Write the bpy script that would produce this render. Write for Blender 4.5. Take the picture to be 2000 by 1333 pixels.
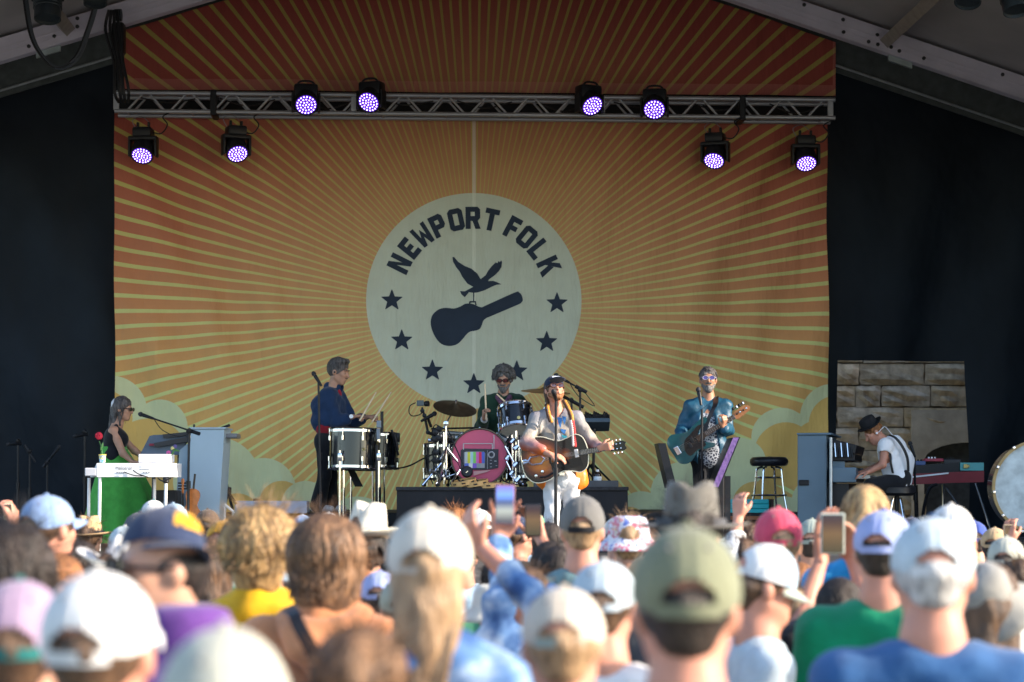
import bpy, bmesh, math, random
import numpy as np
from mathutils import Vector, Matrix, Quaternion
from mathutils.geometry import tessellate_polygon
random.seed(7); np.random.seed(7)
for o in list(bpy.data.objects): bpy.data.objects.remove(o)
scene = bpy.context.scene
col = scene.collection
R = math.radians
# ------------------------------------------------------------------ camera
FPX, HX, HY, CZ = 4050.0, 1000.0, 955.0, 1.85      # focal length in photo pixels, principal column, horizon row, eye height
cam = bpy.data.cameras.new('camera'); cam_o = bpy.data.objects.new('camera', cam); col.objects.link(cam_o)
cam_o.location = (0, 0, CZ); cam_o.rotation_euler = (R(90), 0, 0)
cam.sensor_width = 36; cam.lens = FPX / 2000 * 36
cam.shift_y = (HY - 666.5) / 2000
cam.clip_start = .1; cam.clip_end = 3000
cam.dof.use_dof = True; cam.dof.focus_distance = 20.6; cam.dof.aperture_fstop = 2.8; cam.dof.aperture_blades = 0
scene.camera = cam_o
# ------------------------------------------------------------------ light
SUN_EL, SUN_AZ = 25.0, 103.0
w = bpy.data.worlds.new('World'); scene.world = w; w.use_nodes = True
nt = w.node_tree; nt.nodes.clear()
sky = nt.nodes.new('ShaderNodeTexSky'); sky.sky_type = 'NISHITA'; sky.sun_disc = False
sky.sun_elevation = R(SUN_EL); sky.sun_rotation = R(SUN_AZ); sky.dust_density = 1.0; sky.ozone_density = 1.6
bg = nt.nodes.new('ShaderNodeBackground'); bg.inputs[1].default_value = .15
wo = nt.nodes.new('ShaderNodeOutputWorld')
nt.links.new(sky.outputs[0], bg.inputs[0]); nt.links.new(bg.outputs[0], wo.inputs[0])
sd = bpy.data.lights.new('sun', 'SUN'); sd.energy = 3.9; sd.angle = R(.5); sd.color = (1, .86, .70)
so = bpy.data.objects.new('sun', sd); col.objects.link(so)
sv = Vector((math.sin(R(SUN_AZ)) * math.cos(R(SUN_EL)), math.cos(R(SUN_AZ)) * math.cos(R(SUN_EL)), math.sin(R(SUN_EL))))
so.rotation_euler = sv.to_track_quat('Z', 'Y').to_euler(); so.location = (30, -30, 30)
vs = scene.view_settings
vs.view_transform = 'Standard'; vs.look = 'None'; vs.gamma = 1; vs.exposure = 1.68
try: vs.use_curve_mapping = False
except Exception: pass
scene.render.engine = 'CYCLES'
scene.cycles.max_bounces = 8; scene.cycles.diffuse_bounces = 5
# ------------------------------------------------------------------ helpers
def P(px, py, d):
    return Vector(((px - HX) / FPX * d, d, CZ + (HY - py) / FPX * d))
def V3(*a): return Vector(a)
OFF = {}
def tag(o, label=None, cat=None, group=None, kind=None):
    if label: o['label'] = label
    if cat: o['category'] = cat
    if group: o['group'] = group
    if kind: o['kind'] = kind
    return o
def thing(name, label, cat, loc=(0, 0, 0), group=None):
    o = bpy.data.objects.new(name, None); col.objects.link(o); o.location = loc; o.empty_display_size = .1
    OFF[o.name] = Vector(loc); return tag(o, label, cat, group)
def off(o): return OFF.get(o.name, Vector((0, 0, 0)))
MATS = {}
def M(name, c=(.5, .5, .5), rough=.6, metal=0., noise=.12, ns=9., bump=0., bs=40., spec=.4, sheen=0., stretch=None, emit=None, es=1., sss=0., coat=0.):
    if name in MATS: return MATS[name]
    m = bpy.data.materials.new(name); m.use_nodes = True; t = m.node_tree; b = t.nodes['Principled BSDF']
    b.inputs['Roughness'].default_value = rough; b.inputs['Metallic'].default_value = metal
    b.inputs['Specular IOR Level'].default_value = spec
    b.inputs['Base Color'].default_value = (*c, 1)
    if sheen: b.inputs['Sheen Weight'].default_value = sheen
    if coat: b.inputs['Coat Weight'].default_value = coat
    if sss:
        b.inputs['Subsurface Weight'].default_value = sss; b.inputs['Subsurface Radius'].default_value = (.012, .005, .003); b.inputs['Subsurface Scale'].default_value = 1.
    tc = t.nodes.new('ShaderNodeTexCoord'); src = tc.outputs['Object']
    if stretch:
        mp = t.nodes.new('ShaderNodeMapping'); mp.inputs['Scale'].default_value = stretch
        t.links.new(src, mp.inputs[0]); src = mp.outputs[0]
    if noise:
        n = t.nodes.new('ShaderNodeTexNoise'); n.inputs['Scale'].default_value = ns; n.inputs['Detail'].default_value = 4
        t.links.new(src, n.inputs['Vector'])
        mr = t.nodes.new('ShaderNodeMapRange'); mr.inputs[1].default_value = .3; mr.inputs[2].default_value = .7
        mr.inputs[3].default_value = 1 - noise; mr.inputs[4].default_value = 1 + noise
        t.links.new(n.outputs[0], mr.inputs[0])
        mx = t.nodes.new('ShaderNodeVectorMath'); mx.operation = 'SCALE'; mx.inputs[0].default_value = c
        t.links.new(mr.outputs[0], mx.inputs['Scale']); t.links.new(mx.outputs[0], b.inputs['Base Color'])
    if bump:
        n2 = t.nodes.new('ShaderNodeTexNoise'); n2.inputs['Scale'].default_value = bs; n2.inputs['Detail'].default_value = 3
        t.links.new(src, n2.inputs['Vector'])
        bp = t.nodes.new('ShaderNodeBump'); bp.inputs['Strength'].default_value = bump; bp.inputs['Distance'].default_value = .02
        n3 = t.nodes.new('ShaderNodeTexNoise'); n3.inputs['Scale'].default_value = bs * 14; n3.inputs['Detail'].default_value = 2
        t.links.new(src, n3.inputs['Vector']); ad = t.nodes.new('ShaderNodeMath'); ad.operation = 'MULTIPLY_ADD'; ad.inputs[1].default_value = .12
        t.links.new(n3.outputs[0], ad.inputs[0]); t.links.new(n2.outputs[0], ad.inputs[2]); t.links.new(ad.outputs[0], bp.inputs['Height']); t.links.new(bp.outputs[0], b.inputs['Normal'])
    if emit:
        b.inputs['Emission Color'].default_value = (*emit, 1); b.inputs['Emission Strength'].default_value = es
    MATS[name] = m; return m
def cloth(name, c, **k):
    d = dict(rough=.85, noise=.10, ns=14, bump=.5, bs=11, spec=.2, sheen=.15); d.update(k); return M(name, c, **d)
class G:
    """small wrapper to wire math nodes"""
    def __init__(s, m): s.m = m; s.t = m.node_tree
    def val(s, i, v):
        if isinstance(v, (int, float)): i.default_value = v
        elif isinstance(v, (tuple, list)): i.default_value = v
        else: s.t.links.new(v, i)
    def math(s, op, a, b=None, c=None):
        n = s.t.nodes.new('ShaderNodeMath'); n.operation = op; s.val(n.inputs[0], a)
        if b is not None: s.val(n.inputs[1], b)
        if c is not None: s.val(n.inputs[2], c)
        return n.outputs[0]
    def mix(s, f, a, b):
        n = s.t.nodes.new('ShaderNodeMix'); n.data_type = 'RGBA'; s.val(n.inputs[0], f)
        s.val(n.inputs[6], a if not isinstance(a, tuple) else (*a, 1)[:4]); s.val(n.inputs[7], b if not isinstance(b, tuple) else (*b, 1)[:4]); return n.outputs[2]
    def ramp(s, f, stops):
        n = s.t.nodes.new('ShaderNodeValToRGB'); s.val(n.inputs[0], f); e = n.color_ramp.elements
        while len(e) < len(stops): e.new(.5)
        for k, (p, c) in enumerate(stops): e[k].position = p; e[k].color = (*c, 1)
        return n.outputs[0]
    def noise(s, scale, vec=None, detail=3.):
        n = s.t.nodes.new('ShaderNodeTexNoise'); n.inputs['Scale'].default_value = scale; n.inputs['Detail'].default_value = detail
        if vec is not None: s.t.links.new(vec, n.inputs['Vector'])
        return n.outputs[0]
    def mapping(s, vec, scale, rot=(0, 0, 0), loc=(0, 0, 0)):
        n = s.t.nodes.new('ShaderNodeMapping'); n.inputs['Scale'].default_value = scale; n.inputs['Rotation'].default_value = rot; n.inputs['Location'].default_value = loc
        s.t.links.new(vec, n.inputs[0]); return n.outputs[0]
    def bump(s, h, st, dist=.02):
        n = s.t.nodes.new('ShaderNodeBump'); n.inputs['Strength'].default_value = st; n.inputs['Distance'].default_value = dist
        s.t.links.new(h, n.inputs['Height']); s.t.links.new(n.outputs[0], s.t.nodes['Principled BSDF'].inputs['Normal'])
    def obj(s):
        n = s.t.nodes.new('ShaderNodeTexCoord'); return n.outputs['Object']
    def sep(s, v):
        n = s.t.nodes.new('ShaderNodeSeparateXYZ'); s.t.links.new(v, n.inputs[0]); return n.outputs
    def base(s, c): s.t.links.new(c, s.t.nodes['Principled BSDF'].inputs['Base Color'])
# ---- raw shapes: (verts Nx3, faces list)
def s_box(c, size, rot=None, bev=0.):
    bm = bmesh.new(); bmesh.ops.create_cube(bm, size=1)
    for v in bm.verts: v.co = Vector((v.co.x * size[0], v.co.y * size[1], v.co.z * size[2]))
    if bev: bmesh.ops.bevel(bm, geom=bm.edges[:], offset=min(bev, min(size) * .45), segments=2, affect='EDGES', profile=.5)
    bm.verts.index_update()
    V = [v.co.copy() for v in bm.verts]; F = [[v.index for v in f.verts] for f in bm.faces]; bm.free()
    if rot is not None: V = [rot @ v for v in V]
    c = Vector(c); return [v + c for v in V], F
def frame(d):
    d = d.normalized(); a = Vector((0, 0, 1)) if abs(d.z) < .9 else Vector((1, 0, 0))
    x = a.cross(d).normalized(); return x, d.cross(x)
def s_tube(pts, r, n=8, cap=True):
    pts = [Vector(p) for p in pts]
    rs = r if isinstance(r, (list, tuple)) else [r] * len(pts)
    V, F = [], []; px = None
    for i, p in enumerate(pts):
        d = (pts[min(i + 1, len(pts) - 1)] - pts[max(i - 1, 0)])
        if d.length < 1e-9: d = Vector((0, 0, 1))
        d.normalize()
        if px is None: x, y = frame(d)
        else:
            x = (px - d * px.dot(d)); x = x.normalized() if x.length > 1e-6 else frame(d)[0]; y = d.cross(x)
        px = x
        for k in range(n):
            a = 2 * math.pi * k / n; V.append(p + (x * math.cos(a) + y * math.sin(a)) * rs[i])
    for i in range(len(pts) - 1):
        for k in range(n):
            k2 = (k + 1) % n; F.append([i * n + k, i * n + k2, (i + 1) * n + k2, (i + 1) * n + k])
    if cap: F.append(list(range(n))[::-1]); F.append([(len(pts) - 1) * n + k for k in range(n)])
    return V, F
def s_lathe(prof, n=24, origin=(0, 0, 0), axis=(0, 0, 1), fn=None, cap=True):
    ax = Vector(axis).normalized(); x, y = frame(ax); o = Vector(origin); V, F = [], []
    for r, z in prof:
        for k in range(n):
            a = 2 * math.pi * k / n; lx, ly, lz = r * math.cos(a), r * math.sin(a), z
            if fn: lx, ly, lz = fn(lx, ly, lz)
            V.append(o + x * lx + y * ly + ax * lz)
    for i in range(len(prof) - 1):
        for k in range(n):
            k2 = (k + 1) % n; F.append([i * n + k, i * n + k2, (i + 1) * n + k2, (i + 1) * n + k])
    if cap and prof[0][0] > 1e-5: F.append(list(range(n))[::-1])
    if cap and prof[-1][0] > 1e-5: F.append([(len(prof) - 1) * n + k for k in range(n)])
    return V, F
def s_ring(center, axis, Rr, r, n=28, m=6):
    ax = Vector(axis).normalized(); x, y = frame(ax); c = Vector(center); V, F = [], []
    for i in range(n):
        a = 2 * math.pi * i / n; d = x * math.cos(a) + y * math.sin(a)
        for k in range(m):
            b = 2 * math.pi * k / m; V.append(c + d * (Rr + r * math.cos(b)) + ax * r * math.sin(b))
    for i in range(n):
        for k in range(m):
            F.append([i * m + k, ((i + 1) % n) * m + k, ((i + 1) % n) * m + (k + 1) % m, i * m + (k + 1) % m])
    return V, F
def s_poly(pts2, thick, Mx):
    """closed 2D outline extruded along local y by thick, placed with matrix Mx (x->x, y->z)"""
    n = len(pts2); V = [Mx @ Vector((p[0], 0, p[1])) for p in pts2] + [Mx @ Vector((p[0], thick, p[1])) for p in pts2]
    tri = tessellate_polygon([[Vector((p[0], p[1], 0)) for p in pts2]])
    F = [list(t) for t in tri] + [[i + n for i in t][::-1] for t in tri]
    if thick: F += [[i, (i + 1) % n, (i + 1) % n + n, i + n] for i in range(n)]
    else: F = F[:len(tri)]; V = V[:n]
    return V, F
def spline(pts, per=6):
    """closed Catmull-Rom through 2D points"""
    n = len(pts); out = []
    for i in range(n):
        p0, p1, p2, p3 = [np.array(pts[(i + k - 1) % n], float) for k in range(4)]
        for j in range(per):
            t = j / per
            out.append(tuple(.5 * ((2 * p1) + (-p0 + p2) * t + (2 * p0 - 5 * p1 + 4 * p2 - p3) * t * t + (-p0 + 3 * p1 - 3 * p2 + p3) * t ** 3)))
    return out
def curve3(pts, per=6):
    pts = [Vector(p) for p in pts]; n = len(pts); out = []
    for i in range(n - 1):
        p0, p1, p2, p3 = pts[max(i - 1, 0)], pts[i], pts[i + 1], pts[min(i + 2, n - 1)]
        for j in range(per):
            t = j / per; out.append(.5 * ((2 * p1) + (p2 - p0) * t + (2 * p0 - 5 * p1 + 4 * p2 - p3) * t * t + (3 * p1 - p0 - 3 * p2 + p3) * t ** 3))
    out.append(pts[-1]); return out
def mesh_of(name, V, F, smooth=True, fix=False):
    me = bpy.data.meshes.new(name); me.from_pydata([tuple(v) for v in V], [], [list(map(int, f)) for f in F])
    if fix:
        bm = bmesh.new(); bm.from_mesh(me); bmesh.ops.recalc_face_normals(bm, faces=bm.faces[:]); bm.to_mesh(me); bm.free()
    if smooth: me.polygons.foreach_set('use_smooth', [True] * len(me.polygons))
    me.update(); return me
def merge(shapes):
    V, F = [], []
    for v, f in shapes:
        b = len(V); V += [Vector(p) for p in v]; F += [[i + b for i in q] for q in f]
    return V, F
def obj(name, shapes, mat, parent=None, smooth=False, loc=None, sharp=True):
    """ONE mesh object made of raw shapes in world coordinates; becomes a part when parent is given"""
    if isinstance(shapes, tuple): shapes = [shapes]
    if parent is not None and len(shapes) > 1 and name in ('cable', 'clamp', 'knob', 'suspender', 'yoke_arm', 'cradle', 'joint', 'cooling_fin', 'bracket', 'pole', 'peg', 'leaf'):
        return [obj(name, s_, mat, parent, smooth, loc, sharp) for s_ in shapes][0]
    V, F = merge(shapes)
    o_ = off(parent) if parent is not None else (Vector(loc) if loc is not None else Vector((0, 0, 0)))
    me = mesh_of(name, [v - o_ for v in V], F, smooth, True)
    if smooth and sharp:
        try: me.set_sharp_from_angle(angle=R(40))
        except Exception: pass
    me.materials.append(mat)
    o = bpy.data.objects.new(name, me); col.objects.link(o)
    if parent is not None: o.parent = parent
    else: o.location = o_
    OFF[o.name] = o_; return o
def link(name, me, mat, parent=None, mx=None):
    o = bpy.data.objects.new(name, me); col.objects.link(o)
    if not me.materials: me.materials.append(None)
    o.material_slots[0].link = 'OBJECT'; o.material_slots[0].material = mat
    if parent is not None: o.parent = parent; OFF[o.name] = off(parent)
    if mx is not None: o.matrix_local = mx
    return o
_cyl = {}
def rod(name, a, b, r, mat, parent, n=8):
    """shared unit cylinder stretched between two world points"""
    key = (round(r, 4), n)
    if key not in _cyl:
        V, F = s_tube([(0, 0, 0), (0, 0, 1)], r, n); _cyl[key] = mesh_of('rod', V, F, True); _cyl[key].set_sharp_from_angle(angle=R(40))
    a = Vector(a) - off(parent); b = Vector(b) - off(parent); d = b - a
    mx = Matrix.Translation(a) @ d.to_track_quat('Z', 'Y').to_matrix().to_4x4() @ Matrix.Diagonal((1, 1, d.length, 1))
    return link(name, _cyl[key], mat, parent, mx)
# ------------------------------------------------------------------ implicit surfaces for bodies, hair and clothes
def C(a, b, r1, r2=None, k=.03): return ('c', np.array(a, float), np.array(b, float), r1, r1 if r2 is None else r2, k)
def E(c, rad, Rm=None, k=.02): return ('e', np.array(c, float), np.array(rad, float), None if Rm is None else np.array(Rm, float), k)
def sdf_mesh(prims, h, neg=(), fn=None):
    lo, hi = np.full(3, 1e9), np.full(3, -1e9)
    def bb(p):
        if p[0] == 'c':
            r = max(p[3], p[4]); return np.minimum(p[1], p[2]) - r, np.maximum(p[1], p[2]) + r
        r = p[2].max() if p[3] is not None else p[2]; return p[1] - r, p[1] + r
    for p in prims:
        a, b = bb(p); lo = np.minimum(lo, a); hi = np.maximum(hi, b)
    lo -= 4 * h; hi += 4 * h
    n = np.ceil((hi - lo) / h).astype(int) + 1
    Fd = np.full(n, 10., np.float32)
    ax = [lo[i] + h * np.arange(n[i]) for i in range(3)]
    def dist(p, X, Y, Z):
        if p[0] == 'c':
            a, b, r1, r2 = p[1:5]; ba = b - a; L = float(ba @ ba) + 1e-12
            t = np.clip(((X - a[0]) * ba[0] + (Y - a[1]) * ba[1] + (Z - a[2]) * ba[2]) / L, 0, 1)
            return np.sqrt((X - a[0] - ba[0] * t) ** 2 + (Y - a[1] - ba[1] * t) ** 2 + (Z - a[2] - ba[2] * t) ** 2) - (r1 + (r2 - r1) * t)
        c, rad, Rm = p[1:4]; dx, dy, dz = X - c[0], Y - c[1], Z - c[2]
        if Rm is not None:
            dx, dy, dz = (Rm[0, 0] * dx + Rm[1, 0] * dy + Rm[2, 0] * dz, Rm[0, 1] * dx + Rm[1, 1] * dy + Rm[2, 1] * dz, Rm[0, 2] * dx + Rm[1, 2] * dy + Rm[2, 2] * dz)
        k0 = np.sqrt((dx / rad[0]) ** 2 + (dy / rad[1]) ** 2 + (dz / rad[2]) ** 2)
        k1 = np.sqrt((dx / rad[0] ** 2) ** 2 + (dy / rad[1] ** 2) ** 2 + (dz / rad[2] ** 2) ** 2) + 1e-9
        return k0 * (k0 - 1) / k1
    def sub(p, pad):
        a, b = bb(p)
        i0 = np.maximum(np.floor((a - pad - lo) / h).astype(int), 0); i1 = np.minimum(np.ceil((b + pad - lo) / h).astype(int) + 1, n)
        if (i1 <= i0).any(): return None
        sl = tuple(slice(i0[i], i1[i]) for i in range(3))
        return sl, np.meshgrid(*[ax[i][sl[i]] for i in range(3)], indexing='ij', sparse=True)
    for p in prims:
        q = sub(p, p[-1] + 3 * h)
        if q is None: continue
        d = dist(p, *q[1]); f = Fd[q[0]]; k = max(p[-1], 1e-4)
        t = np.clip(.5 + .5 * (f - d) / k, 0, 1); Fd[q[0]] = f * (1 - t) + d * t - k * t * (1 - t)
    if fn is not None:
        X, Y, Z = np.meshgrid(*ax, indexing='ij', sparse=True); Fd = Fd + fn(X, Y, Z)
    for p in neg:
        q = sub(p, 3 * h)
        if q is None: continue
        Fd[q[0]] = np.maximum(Fd[q[0]], -dist(p, *q[1]))
    S = Fd < 0
    cnt = sum(S[i:n[0] - 1 + i, j:n[1] - 1 + j, k:n[2] - 1 + k].astype(np.int8) for i in (0, 1) for j in (0, 1) for k in (0, 1))
    act = (cnt > 0) & (cnt < 8); idx = np.argwhere(act); vid = np.full(act.shape, -1, np.int64); vid[act] = np.arange(len(idx))
    cs = [(i, j, k) for i in (0, 1) for j in (0, 1) for k in (0, 1)]
    val = np.stack([Fd[idx[:, 0] + a, idx[:, 1] + b, idx[:, 2] + c] for a, b, c in cs], 1)
    acc = np.zeros((len(idx), 3)); m = np.zeros(len(idx))
    for e0 in range(8):
        for e1 in range(e0 + 1, 8):
            dd = np.array(cs[e1]) - np.array(cs[e0])
            if np.abs(dd).sum() != 1: continue
            v0, v1 = val[:, e0], val[:, e1]; x = (v0 < 0) != (v1 < 0)
            t = np.where(x, v0 / np.where(x, v0 - v1, 1), 0)
            acc += np.where(x[:, None], np.array(cs[e0]) + dd * t[:, None], 0); m += x
    Vt = lo + (idx + acc / m[:, None]) * h
    F = []
    for a in range(3):
        b, c = (a + 1) % 3, (a + 2) % 3
        s0 = [slice(1, None)] * 3; s0[a] = slice(0, -1); s1 = list(s0); s1[a] = slice(1, None)
        A, B = S[tuple(s0)], S[tuple(s1)]
        e = np.argwhere(A != B); fl = A[e[:, 0], e[:, 1], e[:, 2]]
        g = e + 1; g[:, a] -= 1
        g = g[(g[:, b] < n[b] - 1) & (g[:, c] < n[c] - 1)] if False else g
        def at(db, dc):
            q = g.copy(); q[:, b] += db; q[:, c] += dc; return vid[q[:, 0], q[:, 1], q[:, 2]]
        Q = np.stack([at(-1, -1), at(0, -1), at(0, 0), at(-1, 0)], 1)
        F.append(np.where(fl[:, None], Q, Q[:, ::-1]))
    return Vt, np.concatenate(F)
def sdf_obj(name, prims, h, mat, parent=None, base=None, neg=(), fn=None):
    V, F = sdf_mesh(prims, h, neg, fn)
    o_ = np.array(off(parent) if parent is not None else base)
    me = bpy.data.meshes.new(name); me.from_pydata((V - o_).tolist(), [], F.tolist())
    me.polygons.foreach_set('use_smooth', [True] * len(me.polygons)); me.materials.append(mat)
    o = bpy.data.objects.new(name, me); col.objects.link(o)
    if parent is not None: o.parent = parent
    else: o.location = base
    OFF[o.name] = Vector(o_); return o
# ------------------------------------------------------------------ the place: ground, stage, tent
ST, DECK, RIS = 1.20, 1.58, 1.87            # stage floor, upstage deck, drum riser heights
TH = R(2.9); BC = Vector((-.5, 27., 0))      # back wall is turned a little: right end farther away
UX = Vector((math.cos(TH), math.sin(TH), 0)); UN = Vector((math.sin(TH), -math.cos(TH), 0))
def B(u, z, o=0.): return BC + UX * u + UN * o + Vector((0, 0, z))
def bu(px, o=0.):                            # photo column -> position along the back wall
    t = (px - HX) / FPX; c = BC + UN * o
    return (t * c.y - c.x) / (UX.x - t * UX.y)
def bz(py, u, o=0.): return CZ + (HY - py) / FPX * B(u, 0, o).y
m_grass = M('lawn', (.125, .118, .085), .9, noise=.4, ns=3, bump=.6, bs=30)
tag(obj('ground', ([(-400, -300, 0), (400, -300, 0), (400, 500, 0), (-400, 500, 0)], [[0, 1, 2, 3]]), m_grass), kind='structure')
m_black = M('matt_black_board', (.018, .019, .022), .7, noise=.25, ns=4)
m_stage = M('stage_deck_paint', (.05, .05, .055), .55, noise=.3, ns=2.5)
tag(obj('stage_floor', s_box((0, 22.7, ST / 2), (19, 10.6, ST)), m_stage), kind='structure')
dk = thing('stage_platform', 'low black upstage platform across the back of the stage', 'platform', (0, 25.1, ST))
for k in range(4):
    x0 = -3.3 + k * 1.65
    obj('deck_panel', s_box((x0 + .825, 25.1, (ST + DECK) / 2 + .002), (1.642, 3.8, DECK - ST), bev=.01), m_black, dk)
# --- drum riser
m_skirt = M('riser_skirt_cloth', (.016, .017, .021), .9, noise=.25, ns=3, bump=.6, bs=4, stretch=(1, 1, .25))
dr = thing('drum_riser', 'black skirted drum riser under the drum kit', 'riser', P(1000, 955, 22.9) * 1 + Vector((0, 0, ST - CZ)))
rx0, rx1 = P(775, 0, 21.9).x, P(1226, 0, 21.9).x
def skirt():
    V, F = [], []; n = 120; pth = []
    for i in range(n + 1):
        t = i / n; pth.append((rx0 + (rx1 - rx0) * t, 21.9))
    pth = [(rx0, 24.0 - .3 * i) for i in range(7)] + pth + [(rx1, 22.2 + .3 * i) for i in range(7)]
    for j, (x, y) in enumerate(pth):
        for q in range(5):
            z = ST + .005 + (RIS - .03 - ST) * q / 4; a = (1 - q / 4) * .012
            V.append(Vector((x + a * math.sin(j * .5), y - a * math.sin(j * .55) - (1 - q / 4) * .015, z)))
    for j in range(len(pth) - 1):
        for q in range(4): F.append([j * 5 + q, (j + 1) * 5 + q, (j + 1) * 5 + q + 1, j * 5 + q + 1])
    return V, F
obj('skirt', skirt(), m_skirt, dr, smooth=True)
obj('top_board', s_box(((rx0 + rx1) / 2, 22.96, RIS - .02), (rx1 - rx0 + .02, 2.16, .04), bev=.008), M('riser_carpet', (.03, .031, .036), .95, noise=.3, ns=30), dr)
# --- tent
m_alu = M('tent_rafter_paint', (.62, .58, .68), .45, noise=.10, ns=3, spec=.5)
m_pvc = M('tent_canopy_cloth', (.40, .38, .39), .6, noise=.12, ns=1.3, bump=.3, bs=2)
m_bolt = M('bolt_steel', (.06, .06, .065), .45, .6, noise=0)
m_rail = M('curtain_rail', (.32, .34, .34), .4, .5, noise=.1)
tent = thing('stage_tent', 'big gabled stage tent with pale canopy and bolted white rafters', 'tent', (BC.x, 27, ST))
RO = 1.0
def raf(pxa, pya, pxb, pyb):
    ua, ub = bu(pxa, RO), bu(pxb, RO); return (ua, bz(pya, ua, RO)), (ub, bz(pyb, ub, RO))
(l0, l1), (r0, r1) = raf(0, 127, 381, 13), raf(1632, 76, 2000, 201)
kl = (l1[1] - l0[1]) / (l1[0] - l0[0]); kr = (r1[1] - r0[1]) / (r1[0] - r0[0])
ua = (r0[1] - kr * r0[0] - l0[1] + kl * l0[0]) / (kl - kr); za = l0[1] + kl * (ua - l0[0])
UW = 9.2
zl = lambda u: l0[1] + kl * (u - l0[0]); zr = lambda u: r0[1] + kr * (u - r0[0])
RH = .29
for (u0, z0, u1, z1), nm in (((-UW, zl(-UW), ua, za), 'l'), ((ua, za, UW, zr(UW)), 'r')):
    for o0 in (RO, 5.6):
        V = [B(u, z + dz, oo) for oo in (o0, o0 + .16) for (u, z, dz) in ((u0, z0, 0), (u1, z1, 0), (u1, z1, RH), (u0, z0, RH))]
        rf = obj('rafter', (V, [[0, 1, 2, 3], [7, 6, 5, 4], [0, 4, 5, 1], [1, 5, 6, 2], [2, 6, 7, 3], [3, 7, 4, 0]]), m_alu, tent)
        # slim extruded ribs along the rafter face
        for f in (.03, .3, .52, .92):
            V = [B(u, z + RH * f + dz, oo) for oo in (o0 + .16, o0 + .168) for (u, z, dz) in ((u0, z0, 0), (u1, z1, 0), (u1, z1, .014), (u0, z0, .014))]
            obj('rib', (V, [[0, 1, 2, 3], [7, 6, 5, 4], [0, 4, 5, 1], [1, 5, 6, 2], [2, 6, 7, 3], [3, 7, 4, 0]]), m_alu, rf)
    # canopy, one sheet per slope from back to front edge
    V, F = [], []; nu, nv = 24, 40
    for i in range(nu + 1):
        for j in range(nv + 1):
            u = u0 + (u1 - u0) * i / nu; z = z0 + (z1 - z0) * i / nu + RH + .01; o_ = -.6 + 8.7 * j / nv
            bay = ((o_ - RO) / 4.6) % 1.
            V.append(B(u, z + .1 * math.sin(math.pi * bay) * math.sin(math.pi * i / nu) + .03, o_))
    for i in range(nu):
        for j in range(nv): F.append([i * (nv + 1) + j, (i + 1) * (nv + 1) + j, (i + 1) * (nv + 1) + j + 1, i * (nv + 1) + j + 1])
    obj('canopy', (V, F), m_pvc, tent, smooth=True)
    # purlins running front to back, curtain rail under the rafter
    for px_, top in ((1728, 90), (135, 70)):
        u = bu(px_, RO)
        if (u < ua) == (nm == 'l'):
            z = (zl if nm == 'l' else zr)(u) + RH * .55
            V, F = s_tube([B(u, z, RO + .16), B(u, z, 8.0)], .10, 4); obj('purlin', (V, F), M('purlin_paint', (.30, .27, .24), .5, noise=.15), tent)
    V, F = s_tube([B(u0, z0 - .16, .36), B(u1, z1 - .16, .36)], .018, 6); obj('curtain_rail', (V, F), m_rail, tent, smooth=True)
    V = [B(u, z + dz, oo) for oo in (.30, .33) for (u, z, dz) in ((u0, z0, -.24), (u1, z1, -.24), (u1, z1, RH), (u0, z0, RH))]
    obj('valance', (V, [[0, 1, 2, 3], [7, 6, 5, 4], [0, 4, 5, 1], [1, 5, 6, 2], [2, 6, 7, 3], [3, 7, 4, 0]]), M('valance_cloth', (.07, .08, .08), .8, noise=.2), tent)
for px_, f in ((55, .28), (105, .38), (150, .85), (150, .5), (1648, .78), (1649, .25), (1698, .2), (1715, .62), (1716, .22), (1742, .3), (1758, .25), (1806, .3), (1960, .75), (1572, .85)):
    u = bu(px_, RO + .2); z = (zl if u < ua else zr)(u) + RH * f
    obj('bolt', s_lathe([(0, .014), (.022, .012), (.026, 0)], 8, B(u, z, RO + .16), UN), m_bolt, tent, smooth=True)
for px_ in (97, 1755):
    u = bu(px_, RO); zz = zl if u < ua else zr; k_ = kl if u < ua else kr
    V = [B(u + du, zz(u) + k_ * du + dz, oo) for oo in (RO + .05, RO + .10) for du, dz in ((-.15, -.075), (.15, -.075), (.15, -.004), (-.15, -.004))]
    obj('joint_plate', (V, [[0, 1, 2, 3], [7, 6, 5, 4], [0, 4, 5, 1], [1, 5, 6, 2], [2, 6, 7, 3], [3, 7, 4, 0]]), M('galvanised_plate', (.45, .52, .52), .4, .5), tent)
# dark drop added out of view at the roof front to shade the banner tops
V, F = [], []
for i in range(61):
    u = -UW + 2 * UW * i / 60
    for t in (0, 1): V.append(B(u, 6.7 if not t else max(6.75, (zl if u < ua else zr)(u) + RH + .03), 8.02 + .02 * math.sin(i * .9) * (1 - t)))
for i in range(60): F.append([2 * i, 2 * i + 2, 2 * i + 3, 2 * i + 1])
obj('front_shade_drop', (V, F), M('shade_drop_cloth', (.03, .03, .035), .9, noise=.2), tent, smooth=True)
# side legs of the tent
for s in (-1, 1):
    for o_ in (RO + .08, 5.68):
        u = s * (UW - .12); obj('leg', s_box(B(u, (zl if s < 0 else zr)(u) / 2, o_), (.22, .16, (zl if s < 0 else zr)(u)), bev=.01), m_alu, tent)
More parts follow.
